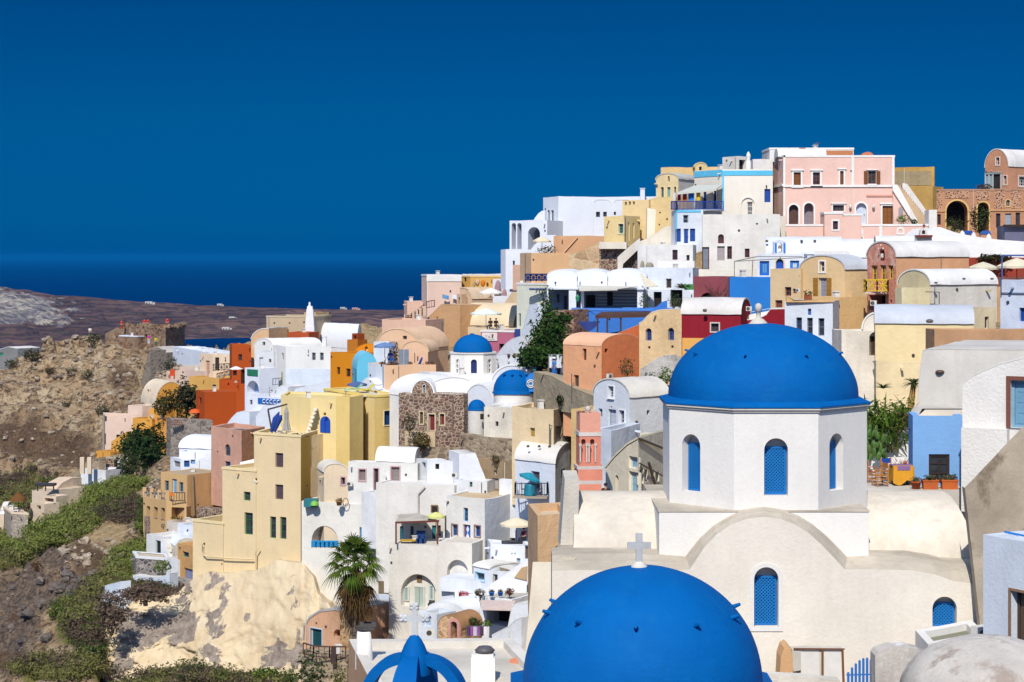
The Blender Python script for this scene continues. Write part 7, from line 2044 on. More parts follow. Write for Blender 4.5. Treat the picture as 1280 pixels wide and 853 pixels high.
# the climbing green tree, street people
root=thing('tree','big green climbing tree over the street between the blue terrace and the orange house','tree',P(686,470,160))
mt=lfm('bigtree',['3c5e24','2e4a1c','4a7028','263e18','587c32'])
m=MB();k=0
for (px,py,Y,rx,rz_,n) in ((688,402,163,1.1,1.2,360),(697,412,162,1.2,1.1,360),(678,418,162,1.2,1.1,360),(690,430,161,1.6,1.2,460),(668,440,161,1.3,.9,380),(682,446,160,1.6,.9,420),(657,448,160,.9,.6,220),(702,442,160,1.1,.8,260),(706,398,163,.7,.5,120),(684,386,165,.4,.7,60)):
 k+=1;leaf_cloud(m,P(px,py,Y),rx,1.2,rz_,n,.24,100+k,.6,.35)
m.build('crown',mt,root)
m=MB();m.tube([P(684,476,160),P(686,450,160.5),P(683,425,161),P(686,400,162)],[.28,.22,.16,.06],8);m.tube([P(686,450,160.5),P(672,440,160.5)],[.12,.05],6);m.tube([P(685,440,160.5),P(698,420,161)],[.12,.05],6);m.build('trunk',paint('5a4632'),root)
rk2=mason('pinkrock',['a8806c','8a6a5a','b8907a','76584c'],'9a7a68',1.2)
wall('pinkish rock wall between the green climbing tree and the bright blue wall','b08674',[(690,168),(717,167)],395,470,outl=[(690,400),(700,392),(708,388),(717,388)],d=3,wm=rk2,rm=rk2,lip=.04)
wall('grey rock slope left of the green climbing tree','8a7a70',[(655,171),(692,168)],395,470,outl=[(655,440),(668,420),(678,398),(692,388)],d=3,wm=stoneL,rm=stoneL,lip=.04)
person('person in a red shirt and white cap beside the green climbing tree',657.5,463,161.5,rz=.3,shirt='c0242a',legs='3a3a4a',hat='f0efec',pose='sit')
person('woman in a long blue dress and white cap on the street by the orange house',693,474,157,rz=-1.0,shirt='4a8ac8',legs='2a62a8',hat='eceaf0',dress=True,h=1.75)
t_=thing('cloth_stand','rack of white hanging cloths behind the woman in the blue dress','clothes rail',P(696,462,159));m=MB();m.grid([[P(686+i*2,y,159)+Vector((0,.15*math.sin(i*1.9),0)) for i in range(9)] for y in (460,452,444)],0,True);m.build('cloth',paint('dfe2ea',rough=.9),t_);m=MB();m.bar(P(686,443.5,159),P(703,443.5,159),.06);m.bar(P(686,465,159),P(686,443.5,159),.06);m.bar(P(703,465,159),P(703,443.5,159),.06);m.build('frame',paint('8a8a8a'),t_)
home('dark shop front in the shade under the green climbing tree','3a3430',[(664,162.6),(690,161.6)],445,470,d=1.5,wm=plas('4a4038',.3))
for k,(px,c_,lab) in enumerate(((672,'2a8a8a','teal'),(676,'8a6a4a','brown'))):
 t_=thing('table',lab+' cafe table under the green climbing tree','table',P(px,468,158.6));m=MB();m.box(P(px,462.5,158.6),.8,.6,.06);m.build('tabletop',paint(c_),t_);m=MB()
 for dx in (-.3,.3):m.bar(P(px,462.5,158.6)+Vector((dx,0,0)),P(px,469,158.6)+Vector((dx,0,0)),.05)
 m.build('leg',paint('4a4a4a'),t_)
 # == peach terraces between sea and the ridge
pe=plas('ddbfae',.08,.25)
b=home('long pinkish house with a white parapet on the edge above the sea','e0bfae',[(527,236),(534,232),(577,231)],344,400,ref=1,d=5,wm=pe,rc='dcd8d0',edge='e6e4e2',op=[O('v',1,562,363,564,366,dp=.1)])
band(b,1,533.5,345,577.2,352,'e8e4e0','parapet',.08);band(b,1,534,352,535,378,'e8e4e0','pilaster',.05)
for (px,c_,lab) in ((557,'6a9ac8','blue striped'),(569,'e4e8f0','white')):
 t_=thing('towel',lab+' towel drying on the pinkish house wall','towel',P(px,375,230.6));m=MB();m.grid([[P(px+(i-2)*2,y+(i-2)*.5,230.6)+Vector((0,.1*math.sin(i*2),0)) for i in range(5)] for y in (374,371.5,369)],0,True);m.build('cloth',paint(c_,rough=.9),t_)
home('low peach house at the seaward end of the terraces','dcb8a0',[(505,240),(509,236),(530,235)],377,405,ref=1,d=4,wm=plas('dcb6a0',.08),rc='c8b8a8')
home('white skyline parapet wall behind the ochre terrace with sculptures','e6e4e0',[(578,240),(642,238)],343,370,d=4,rc='d8d4cc')
b=home('ochre terrace wall with orange and cream sculpted shapes','d8a858',[(577,233),(588,231),(632,230)],345.5,385,ref=1,d=3,wm=plas('d6a85c',.1),edge='dcb878',op=[O('v',0,580,343+4,583,348+4,dp=.1)])
fc=b.faces[1]
for (x0,y0,x1,y1,c_) in ((591,351,594,360,'c8a888'),(594,349,600,357,'d0b090'),(601,350,607,358,'d87a2a'),(608,353,611,358,'6a4a30')):
 u0,z0,u1,z1=fc.rect(x0,y0,x1,y1);m=MB();cx_,cz_=(u0+u1)/2,(z0+z1)/2;q=fc.p(cx_,cz_,.12);m.lathe(q-Vector((0,0,(z1-z0)/2)),[(.001,0),((u1-u0)*.3,(z1-z0)*.2),((u1-u0)*.5,(z1-z0)*.6),((u1-u0)*.25,(z1-z0)*.9),(.001,z1-z0)],8,sy=.4);m.build('sculpture',plas(c_,.2),b.root)
b=home('beige stepped house with a dark arched doorway below the pinkish house','d2b496',[(575,228),(590,226.5)],362,400,d=4,outl=[(575,360),(582,361),(585,362),(588,368),(590,374)],wm=plas('d0b294',.12),rc='d8bea0',op=[O('va',0,580,371,584.5,385,dp=.6)])
home('beige narrow wall with a dark slit left of the stepped house','cfb090',[(571,227),(577,226.5)],368,400,d=2,op=[O('v',0,573,372,575,382,dp=.3)])
home('white sloping vault roof behind the white triangular parasols','dcdee6',[(590,232),(622,229)],374,400,roof='v1',crown=359,d=6,rc='dfe1e8')
b=home('cream wedge shaped house right of the white parasols','d9bd98',[(613,222),(646,220)],384,420,d=4,outl=[(613,400),(622,392),(632,378),(640,366),(646,362)],wm=plas('d8be9a',.12),rc='dcc4a2',lip=.05)
b=home('tall pale greenish house wall left of the ivy with a narrow blue door','d9dccc',[(646,196),(690,192)],355,460,d=6,wm=plas('d9dccb',.07,.25),rc='e4e4e0',edge='e8e8e4',op=[O('d',0,648.5,392,651,408,pc='2a3050',fc='4a5a90',n=1),O('s',0,638+9,356+40,647.9,398,pc='888888')][:1])
m=MB();fc=b.faces[0];u0,z0,u1,z1=fc.rect(662,360.5,684,362);slab(m,fc,u0,z0,u1,z1,.08,.08);m.build('trim',paint('5a6aa8'),b.root)
home('white house end rising behind the pale greenish wall with two wooden shutters','e2e4ea',[(616,226),(650,224)],349,400,d=4,wm=plas('e2e3e8',.06),op=[O('s',0,637,356,641,364,pc='7a746a',fc='b0a898',n=1),O('s',0,641.5,356,645.5,364,pc='7a746a',fc='b0a898',n=1)])
rl=thing('railing','dark blue patterned balcony railing above the pale greenish house','railing',P(670,351,191));rail('bars',[P(656.5,351.5,192),P(684.5,351.5,190.5)],px2m(8.5,191),'1f2f6a',rl,cross=True,r=.05)
home('white house base under the dark blue patterned railing','e4e6ec',[(650,196.5),(686,195)],351,380,d=3,gnd=False)
for k,(px,w,h_) in enumerate(((622.5,9,20),(630.5,6,9))):
 t_=thing('boulder',('tall','small')[k]+' mauve pink standing stone behind the white triangular parasols','stone',P(px,367,222));m=MB();m.lathe(P(px,370,222),[(px2m(w,222)*.5,0),(px2m(w,222)*.48,px2m(h_,222)*.5),(px2m(w,222)*.25,px2m(h_,222)*.9),(.001,px2m(h_,222))],10,sy=.6);m.build('stone',plas('b08a90',.2),t_)
umbrella('upper white triangular parasol beside the mauve standing stone',613.5,372,221,30,360,'e8e4da',drop=.2,sides=4)
umbrella('left white triangular parasol on the peach terraces',569,396,216,34,384,'eceae4',drop=.24,sides=4)
umbrella('pale mint white parasol above the mauve shop wall',607.5,410,205,39,385.5,'e2ece2',drop=.16)
b=home('mauve pink shop with a white sign board over the small blue dome','b0647e',[(601,196),(642,194.5)],414,450,d=4,wm=plas('b0657e',.10),rc='cfc8c0',edge='ece8e4',ph=.1,op=[O('v',0,624,430,631,440,dp=.4)])
fc=b.faces[0];u0,z0,u1,z1=fc.rect(603,416,622,426);m=MB();slab(m,fc,u0,z0,u1,z1,.12,.10);sg=m.build('sign_board',plas('ded8d2',.06),b.root)
m=MB()
for (xa,ya,xb,yb) in ((608.5,419.8,608.5,422.5),(607.3,419.8,609.8,419.8),(611,422.4,612.3,419.7),(612.3,419.7,613.6,422.4),(611.5,421.6,613,421.6),(615,422.4,616,419.7),(616,419.7,617,422.4),(606,424,619,424)):
 pa=fc.p(fc.u(xa)[0],ZZ(ya,195.3),.135);pb=fc.p(fc.u(xb)[0],ZZ(yb,195.3),.135);m.bar(pa,pb,.05,.02)
m.build('lettering',paint('b08a98'),sg)
b=home('cream terrace block behind the mauve shop with dark chairs','dcc4a4',[(585,205),(648,203)],410,440,d=5,wm=plas('dcc6a6',.1),rc='d8c8b0',ph=.2)
for k,(px,lab) in enumerate(((620,'dark seated person leaning over the terrace edge above the mauve shop'),(613,'person in a dark shirt under the pale mint parasol'))):
 person(lab,px,413,203.5,rz=.5-k,shirt='2a2428',legs='3a3a44',hair='1a1412',pose='sit')
home('cream rounded house mound behind the pale mint parasol','e0cba8',[(575,212),(642,208)],408,430,roof='v1',crown=380,d=6,wm=plas('dfc9a4',.1),rm=plas('e2ceac',.1))
b=home('pink peach house wall with arched windows along the stepped street','dcb49c',[(532,196),(555,200)],400,470,ref=0,d=5,wm=plas('dab49e',.08),rc='c8a890',op=[O('va',0,534,419,538,450,dp=.4),O('v',0,546.5,424,549,446,dp=.3)])
home('tan wedge roof terrace below the left white triangular parasol','c89a6c',[(530,214),(575,210)],392,430,d=4,outl=[(530,402),(552,381),(575,382)],wm=plas('cba074',.1),rc='d2a880',lip=.05)
b=home('peach house with stepped pillars and a brown balcony left of the tan wedge roof','d6b096',[(505,214),(530,212)],403,450,d=4,wm=plas('d6b29a',.1),rc='c8a88e',op=[O('v',0,507.5,396+10,514,405+8,dp=.4,pc='6a4a3a')])
m=MB()
for k in range(6):m.box(P(508+k*4.4,400-k*2.2,212),.5,.5,1.1)
m.build('pillar',plas('d9b8a0'),b.root)
rl=thing('railing','brown timber railings on the peach terraces above the sea','railing',P(520,400,213));rail('bars',[P(507,405,211.5),P(514,405,211.5)],.9,'6a4434',rl,sp=.3,r=.04);rail('bars',[P(520,399,213),P(530,391,213)],.9,'6a4434',rl,sp=.3,r=.04);rail('bars',[P(533,386,222),P(543,384,222)],.8,'7a4a3a',rl,sp=.3,r=.04)
home('white little house with blue boat coloured door below the peach pillars','dfe6ee',[(524,203),(533,202.5)],411,445,d=3,op=[O('d',0,526,420,531,432,pc='2a4a98',fc='3a5aa8',n=1)])
for k,(px,py,Y,w,lab) in enumerate(((551,445,193,6,'green bin'),(556,447,191,8,'terracotta urn'))):
 t_=thing('planter',lab+' with plant standing on the stepped street','planter',P(px,py,Y));r_=px2m(w,Y)/2;m=MB();m.lathe(P(px,py,Y),[(r_*.8,0),(r_,.9),(r_*.8,.9),(.001,.8)],10);m.build('pot',paint('3a6a4a' if k==0 else 'a86444'),t_);m=MB();leaf_cloud(m,P(px,py-12,Y),r_*1.3,r_,r_*1.4,120,.14,120+k);m.build('plant',G2,t_)
b=home('white stair wall stepping up right of the small octagonal drum','e4e7ee',[(617,176),(652,172)],446,480,d=4,outl=[(617,448),(624,440),(632,430),(640,424),(652,420)],wm=plas('e2e5ec',.06),rm=plas('e8eaee',.06),lip=.04,op=[O('v',0,620,449,625,459,dp=.4)])
b=home('white low wall with flower pots in front of the stair wall','e2e6ee',[(622,170),(652,168)],447,480,d=2,wm=plas('e0e4ec',.06))
for k,px in enumerate((636,643,648)):
 pot(('left','middle','right')[k]+' potted plant on the white low wall beside the octagonal drum',px,4,169,'8a5a44',plant='6a4a3a',seed=130+k,z=ZZ(447,169),group='pots along the town terraces')
t_=thing('umbrella_base','blue doorway wall beside the mauve shop','wall',P(648,425,190));m=MB();m.box(P(647,418,189),px2m(7,189),.4,px2m(13,189));m.build('body',paint('2a3f88'),t_)
home('bluish white house strip climbing beside the grey rock slope','dde6f2',[(652,186),(672,183)],385,440,d=3,outl=[(652,420),(658,396),(662,381),(672,380)],wm=plas('dce5f2',.05),lip=.03)
shrub('vine','leafy vine over the left veranda beside the pale greenish house','shrub',684,392,169.5,22,36,G2,240,seed=140)
shrub('shrub','green vine on the right veranda pillar of the wavy roofed row','shrub',806,389,170,16,22,lfm('vinev',['5a7a44','4a6438','7a8a5a']),180,seed=141)
shrub('shrub','leafy potted bush in the dark doorway right of the veranda','shrub',843,388,171,16,22,lfm('vinew',['4f6a3c','3f5530','6a7a50']),180,seed=142)
root=thing('agave','spiky agave on the bluish white terrace left of the maroon wall','plant',P(853,362,172));m=MB();p0=P(853,361,172);rnd=random.Random(9)
for k in range(40):blade(m,p0,Vector((math.cos(k*2.4),math.sin(k*2.4),rnd.uniform(.2,1.3))),1.1,.09,.3)
m.build('leaves',lfm('agv',['6a6a4a','5a5a3a','8a805a']),root)
t_=thing('planter','green planter box beside the spiky agave','planter',P(861,362,172));m=MB();m.box(P(861,359,172),.8,.6,.5);m.build('pot',paint('4a8a4a'),t_)
# == left cluster above the cliff
wl_=plas('e2e4e6',.08,.25)
b=home('white vaulted house with stepped cubes and two dark windows, left of the orange ochre house','e6e4de',[(341,240),(357,237),(414,236)],433,505,ref=1,d=7,wm=plas('e3e2de',.08,.25),rc='e8e6e2',ph=.1,op=[O('w',1,390,441,394.5,450.5,fc='9aa0a8',m=(2,2)),O('w',1,400,441,404.5,450.5,fc='9aa0a8',m=(2,2)),O('w',0,352,441.5,354.5,450,fc='a89a90',m=(1,2))])
fc=b.faces[1];u0,z0,u1,z1=fc.rect(357.5,461,414,500);m=MB();slab(m,fc,.02,z0,fc.L-.02,z1,.05,.05);m.build('lower_wall',plas('d8e2ee',.10),b.root)
home('white barrel roof with a small round gable behind the white stepped cubes','e6e4de',[(318,244),(341,242.5),(402,244)],434,500,ref=1,roof='v0',crown=423.5,d=5,wm=plas('e4e3de',.08),rc='eae8e4',op=[O('w',0,328,427.5,331.5,432,fc='9a8a80',m=(1,1))])
b=home('white front block with green shutters and a dark doorway under the white barrel roof','e3e6ea',[(321,240.5),(342,239)],440,505,d=3,wm=plas('e4e6e8',.08),op=[O('s',0,324,447,329,465,pc='dfe6ee',fc='c8ccd0'),O('v',0,336,449,339,453,dp=.2)])
chimney(b.root,405.5,422,433,238,6,wl_,taper=.8)
home('white paved landing with a rail in front of the white stepped cubes','e0e2e4',[(336,233),(360,231)],484,520,d=3,outl=[(336,495),(345,486),(352,482),(360,484)],rc='e4e4e4',lip=.03)
rl=thing('railing','thin dark railing on the white landing','railing',P(350,482,232));rail('bars',[P(341,482,233),P(352,481,232.5)],.8,'5a5a5a',rl,sp=.4,r=.03);m=MB();m.bar(P(352.5,482,232),P(352.5,465,232),.10);m.build('post',paint('3a5a50'),rl)
home('plain white sloping roof below the two dark windows','e4e8f0',[(362,228),(440,222)],492,530,d=6,outl=[(362,497),(370,486),(395,481),(418,476),(440,479)],wm=plas('e2e7f0',.05),rm=plas('eceef0',.05),lip=.04,op=[O('v',0,362.5,491,365,497,dp=.3)])
b=home('white house with a round blue shaded niche under a green balcony','e4e8f0',[(306,236),(324,234)],461,530,d=3,wm=plas('e2e7f0',.05),op=[O('va',0,308.5,476,324-.4,492,dp=1.2,pc='9ab0dc')],ph=.1)
m=MB();fc=b.faces[0];u0,z0,u1,z1=fc.rect(309.5,462,322.5,470);slab(m,fc,u0,z0,u1,z1,.08,.08);m.build('green_panel',paint('2f7a5a'),b.root)
b=home('white lower house with a band of blue ornament, right of the orange house','e2e8f2',[(308,231),(352,227)],497,560,d=4,wm=plas('e2e7f1',.06),rc='e6e8ec',op=[O('w',0,312,500,315.5,506,fc='8a9098',m=(1,1))])
fc=b.faces[0];u0,z0,u1,z1=fc.rect(323,498.5,351,505.5);m=MB();slab(m,fc,u0,z0,u1,z1,.10,.10);bn_=m.build('ornament_band',paint('2468b8'),b.root)
m=MB()
for k in range(5):
 cq=fc.p(u0+(u1-u0)*(.3+.16*k),(z0+z1)/2,.115);m.tube([cq+Vector((.22*math.cos(a),0,.22*math.sin(a))) for a in [2*math.pi*i/10 for i in range(11)]],.06,4,cap=False)
m.build('ornament',paint('e8eef4'),bn_)
home('white stair wall sloping down to the orange cube house','dfe8f6',[(283,229),(312,227)],524,560,d=3,outl=[(283,531),(290,522),(296,516),(302,514.5),(312,515)],wm=plas('dde6f4',.05),lip=.03)
home('white wall under the band of blue ornament','e2e9f4',[(320,222),(360,219)],516,570,d=2,wm=plas('e0e7f2',.06),outl=[(320,520),(330,508),(345,506),(360,500)],lip=.03)
# white church with slender bell tower, beige blocks
b=house('church','white barrel vaulted church on the sea side with rounded end','church','e4e8ee',[(388,258),(446,250),(452,254)],436,460,ref=1,roof='v1',crown=406,d=5,wm=plas('e4e8ee',.06),rm=plas('e6eaf0',.05),lip=.08)
bt=thing('bell_tower','slender white stepped tower with a finial against the sea','bell tower',P(387.5,430,252))
m=MB()
for (y0,y1,w) in ((425,408,12),(408,397,10.5),(397,387,9),(387,383,7)):
 q=P(387.5,y0,252);h_=px2m(y0-y1,252);m.box(q+Vector((0,0,h_/2)),px2m(w,252),px2m(w,252),h_,0,0,.92)
m.build('body',plas('e8eaf0',.05),bt)
m=MB();m.lathe(P(387,383.5,252),[(.25,0),(.12,.25),(.16,.4),(.05,.6),(.001,.62)],10);m.build('finial',plas('e8eaf0',.05),bt);CTRL.append((P(387,430,252).x,252,ZZ(425,252)))
b=home('flat beige house with three tiny vents left of the slender white tower','bba68a',[(333,256),(392,254)],396,440,d=6,wm=plas('bca88c',.1),rc='a89678',edge='c4b296',op=[O('v',0,342,403,344,405,dp=.2),O('v',0,361,403,363,405,dp=.2),O('v',0,379,402,381,404,dp=.2)])
home('beige rear block behind the slender white tower','c0a47c',[(380,262),(395,261)],391,420,d=3)
b=home('peach vaulted house with a white roof edge left of the flat beige house','d8b088',[(314,251),(336,250)],424,460,outl=[(314,424),(317,418),(322,414),(328,411.5),(336,411)],d=5,wm=plas('d8b28a',.1),rc='e8e6e2',lip=.12)
home('small rust red roof block before the flat beige house','b4552e',[(360,249),(386,248)],416,440,d=3,wm=plas('b2542e',.1),rc='b4552e')
# orange houses
org=plas('b04f1e',.06,.25)
b=home('tall rust orange house with one dark window, left of the white vaulted house','b9531f',[(287,250),(290,247),(314,246)],431,505,ref=1,d=5,wm=org,rc='a85a34',ph=.1,op=[O('w',1,298,443,302.5,451,fc='7a3a20',m=(1,2)),O('v',1,291,463.5,296,469.5,dp=.3),O('v',1,301,462,307,480,dp=.5)])
b=home('rust orange middle block stepping down from the tall orange house','b9531f',[(274,248),(298,246.5)],475,520,d=4,wm=org,rc='a85a34',ph=.1,op=[O('v',0,284.5,479,286.5,482,dp=.2)])
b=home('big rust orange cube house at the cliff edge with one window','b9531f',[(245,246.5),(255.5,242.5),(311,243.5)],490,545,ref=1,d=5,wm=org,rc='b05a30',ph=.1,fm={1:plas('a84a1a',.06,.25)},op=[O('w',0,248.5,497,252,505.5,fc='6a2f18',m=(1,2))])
home('rust orange sloped parapet rising to the white niche house','b9531f',[(295,243),(312,242)],480,530,outl=[(295,490),(303,484),(308,476),(312,468)],d=.6,wm=org,rm=org,lip=.02)
umbrella('small white domed parasol at the tall rust orange house',295,478,243,17,458,'eef0f4',drop=.2,val=False)
# cream cluster left of orange
b=home('cream flat house with a dark doorway and iron rail left of the tall orange house','dcc4a8',[(250,262),(266,259.5),(288,259)],443,480,ref=1,d=5,wm=plas('dcc6ac',.08),rc='d4bea4',ph=.1,op=[O('d',1,269,447,274,463,pc='3a302c',fc='5a4a40',n=1),O('s',0,257,451,262,467,pc='c89a7c',fc='c89a7c',n=1)])
rl=thing('railing','dark iron rail before the dark doorway beside the tall orange house','railing',P(278,464,258));rail('bars',[P(266.5,464,258),P(287,463,258)],.9,'3a3430',rl,cross=True,r=.035)
home('pinkish cream vaulted house at the top of the cliff cluster','d9c2ae',[(222,268),(260,264)],463,500,d=5,outl=[(222,465),(227,459),(234,457.5),(260,457)],wm=plas('d6c0ae',.08),rc='e4d2bc',lip=.05)
home('pale pink rectangle wall below the pinkish cream vault','cdb4a6',[(231,262.5),(259,260)],464,490,d=2,wm=plas('c8b0a4',.08),ph=.1)
home('long white wall roof running along the cliff top towards the ruined castle','e2e8f2',[(216,288),(262,270)],441,460,d=4,roof='flat',rc='e8ecf4',wm=plas('e2e8f0',.06))
b=home('small pinkish house with an orange red chair, left of the pinkish cream vault','dcc0aa',[(208,270),(222,268)],465,490,d=3,rc='d8c0a8')
t_=thing('chair','orange red wooden chair on the small pinkish house','chair',P(215,474,266));q=P(215,474,266);m=MB();m.box(q+Vector((0,0,.5)),.7,.6,.08);m.box(q+Vector((0,.3,.9)),.7,.08,.8);m.build('seat',paint('c84a1a'),t_)
for dx in (-.3,.3):
 for dy in (-.25,.25):m=MB();m.bar(q+Vector((dx,dy,0)),q+Vector((dx,dy,.5)),.08);m.build('leg',paint('c84a1a'),t_)
b=home('ochre barrel house with a white side wall and tiny green windows on the cliff','d2963c',[(177,266),(194.5,260),(233,262)],507,530,roof='v1',crown=478,ref=1,d=5,wm=plas('cf9644',.08),rc='e2d0b6',fm={0:plas('dcc8ae',.08)},lip=.14,op=[O('s',0,184,487,186,499,pc='2f5a3a',fc='2f5a3a',n=1),O('s',0,178,504-1,180,511,pc='2f5a3a',fc='2f5a3a',n=1),O('s',0,182.5,503,185,511,pc='2f5a3a',fc='2f5a3a',n=1),O('s',0,188,504,190.5,511,pc='2f5a3a',fc='2f5a3a',n=1)])
home('ochre yellow terrace house under the ochre barrel house','d8a860',[(236,258),(275,254)],473,520,d=4,wm=plas('d6a85e',.1),rc='d6b074',op=[O('s',0,265.5,481,270,489,pc='3a5a7a',fc='4a5a6a',n=1)])
b=home('ochre step house left of the dark spiky trees','d29a48',[(170,257),(200,255)],511,550,d=3,wm=plas('d29c4c',.1),rc='dcb070',outl=[(170,524),(176,513),(186,511),(200,511)],lip=.05)
b=home('lower ochre wall with a dark door beside the grey ruin wall','d2964a',[(189,252),(212,250)],524,560,d=3,wm=plas('d2984c',.1),rc='d8ae78',op=[O('v',0,197.5,528,201,536,dp=.3)])
b=home('pale pink tall house with slit windows at the left end of the village','dcc0ac',[(128.5,258),(131.5,254.5),(172,254)],519,570,ref=1,d=5,wm=plas('dbc2b0',.07),rc='d4b8a4',op=[O('s',1,131,520.5,133.5,527,pc='2f5a5a',fc='2f5a5a',n=1),O('s',1,130.8,542,132.5,556,pc='8a8a5a',fc='8a8a5a',n=1),O('v',1,145.5,543.5,151,548,dp=.3)])
home('pale pink stepped block rising right of the pale pink tall house','dcc4b0',[(160,257),(178,255)],508,550,d=3,wm=plas('dbc4b2',.07))
home('ochre yellow block right of the pale pink tall house','d49a44',[(166,252.5),(190,251)],524,575,d=3,wm=plas('d49c48',.1))
home('ochre yellow rounded house under the pale pink tall house','d49a44',[(139,249),(168,247)],549,585,d=4,outl=[(139,553),(150,545),(158,540),(168,539)],wm=plas('d49c48',.1),rc='dcae68',lip=.04)
home('small ochre orange block at the foot of the pale pink tall house','d49a44',[(120,246),(138,244.5)],565,585,d=3,wm=plas('d49a48',.1))
b=home('grey roofed stone hut with a dark door below the ochre houses','7a6660',[(132,238),(178,236)],574,600,d=4,wm=stoneA,rc='b0a488',ph=.02,edge='b4a890',op=[O('v',0,142.5,576,146.5,591,dp=.5)])
house('house','narrow white door jamb wall at the grey roofed stone hut','wall','e4e6ea',[(147,237),(150.5,236.5)],576,600,d=1)
home('white low house with a dish antenna below the small ochre block','e6e8ec',[(101,236),(132,234)],588,610,d=3)
b=home('pink plaster house with an arched window and flat dark rimmed roof','d4a58e',[(264,192.5),(302,188),(331,192)],538,600,ref=1,d=4,wm=plas('d3a48e',.14,.4),rc='b89a88',ph=.4,fm={1:plas('bf9070',.14,.4)},op=[O('wa',0,281,555.5,288,570,fc='5a6a78',dp=.2),O('v',0,271,564,273,566,dp=.1),O('d',0,281,577,288,586,pc='2a3f6a',fc='3a5a8a',n=1)])
m=MB();m.box(P(305,539.5,190.5),2,1.6,.3);m.box(P(317,540.5,190.5),1.2,1,.2);m.build('tarp',paint('3a4250'),b.root)
wall('rubble and plaster ruin wall left of the big orange cube','8a7a6c',[(208,215),(213,213),(266,211)],524,570,ref=1,d=1.5,wm=mason('greyruin',['8a8078','7a7068','9a9084'],'9a9086',1.4),rm=stoneL,ph=.05)
lt_=thing('lattice_panel','brick lattice panel on top of the rubble and plaster ruin wall','panel',P(219,531,212));m=MB();
for i in range(6):
 for j in range(3):m.box(P(213+i*2.6+(j%2),531-j*2.4,211.8),.16,.2,.14)
m.build('bricks',paint('8a5a50'),lt_)
b=home('white cave house front with blue doors and stepped white domes below the pink house','e6eaf0',[(213,203),(226,200.5),(264,200)],574,600,ref=1,d=3,wm=plas('e6eaf0',.06),rc='eceef0',op=[O('s',1,231-1,576,237,584,pc='2a5a9a',fc='2a5a9a',n=1),O('s',1,238.5,575,244,580,pc='8ab0d0',fc='3a7ab8',n=1),O('s',0,217,576.5,225,584,pc='a0988c',fc='8a8a8a',n=1)])
home('white vaulted roof hump above the white cave house front','eceef2',[(224,206),(264,204)],562,590,roof='v1',crown=545,d=5,rc='eceef2',wm=plas('eaecf2',.05))
home('white upper step above the white cave house front','e8ebf2',[(224,202.6),(264,202)],565,590,d=2,wm=plas('e6eaf2',.05))
# ochre two storey house with loggias
tn_=plas('cda978',.08,.25)
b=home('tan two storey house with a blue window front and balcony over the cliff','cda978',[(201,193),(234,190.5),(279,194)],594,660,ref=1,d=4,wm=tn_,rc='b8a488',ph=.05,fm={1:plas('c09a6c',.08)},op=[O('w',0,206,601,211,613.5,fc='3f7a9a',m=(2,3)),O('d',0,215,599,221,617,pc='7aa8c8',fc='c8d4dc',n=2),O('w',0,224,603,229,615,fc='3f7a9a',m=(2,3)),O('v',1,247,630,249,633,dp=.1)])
m=MB();m.bar(P(241,594,190.9),P(243,652,190.9),.14);m.build('downpipe',paint('8a7a60'),b.root)
b=home('tan loggia block with square openings carrying the balcony of the tan two storey house','cda978',[(179,192),(208,188.5),(233,188)],626,660,ref=1,d=3.5,wm=tn_,rc='b8a080',ph=.05,op=[O('v',0,183,633,187.5,648,dp=1.2),O('v',0,192,634,197,649,dp=1.2),O('v',0,201,635,206,651,dp=1.2),O('v',1,214.5,634.5,230.5,650,dp=1.6)])
for px in (181,190,199.5,210):
 q=PG(px,192.4-(px-179)/29*3.5);m=MB();m.box((q.x,q.y,ZZ(626,189.5)+.5),.35,.35,1.0);m.build('pier',tn_,b.root)
rail('railing',[P(214,627,187.9),P(231,627,187.8)],.85,'3a3a40',b.root,sp=.25,r=.03);rail('railing',[P(181,625,192),P(208,627,188.6)],.8,'8a8a90',b.root,sp=.35,r=.03)
t_=thing('garment','orange and red towels over the balcony rail of the tan two storey house','towel',P(215,619,187.7));m=MB();m.grid([[P(211.5+i*1.6,y,187.7) for i in range(5)] for y in (620,616)],0,True);m.build('cloth',paint('d8782a',rough=.9),t_)
shrub('shrub','low green bush with orange flowers in the loggia opening','shrub',221,651,187.8,14,6,lfm('orfl',['4a7a34','3a6a2c','c8642a']),110,seed=150)
wall('dark rubble base under the tan loggia block','6a5650',[(180.5,191.8),(207.5,188.6)],650.5,685,d=2,wm=stoneA,rm=stoneA,ph=.02)
wall('dark rubble garden wall right of the tan two storey house','6a5650',[(246,186),(278,184)],637,665,d=1,wm=stoneA,rm=stoneA,ph=.02)
shrub('bougainvillea','pink bougainvillea bush beside the dark rubble garden wall','shrub',274,654,181,9,9,lfm('boug',['b83a7a','c85a8a','5a6a34']),140,seed=151)
shrub('shrub','green shrub at the left end of the dark rubble garden wall','shrub',251,653,183,11,8,G2,130,seed=152)
home('pale terrace slab with a rail under the tan loggia block','cfc4b8',[(208,186.5),(242,184.5)],655,690,d=3,rc='d4c8bc')
home('white blue block under the pale terrace slab','dfe6f0',[(222,183),(243,181.5)],657.5,690,d=2)
b=home('white vaulted house on the cliff with a beige gable below the tan loggia','e2d8c4',[(211,181.5),(219,178.5),(242,179.5)],682,725,ref=1,roof='x1',outl=[(219,683),(224,676),(232,673),(242,674)],d=4,wm=plas('e2d8c4',.1),rc='eceef2',lip=.05)
b=home('ochre brown cliff house with two small windows beside the cream terrace wall','c89a62',[(222,175),(242,172.5)],684,725,d=3,wm=plas('c89c66',.2,.5,.8,'8a5a34'),op=[O('s',0,228,690,236,697,pc='2a3434',fc='4a8a7a',n=1),O('s',0,230,711,241,725,pc='8a90b0',fc='7a7a90',n=2)])
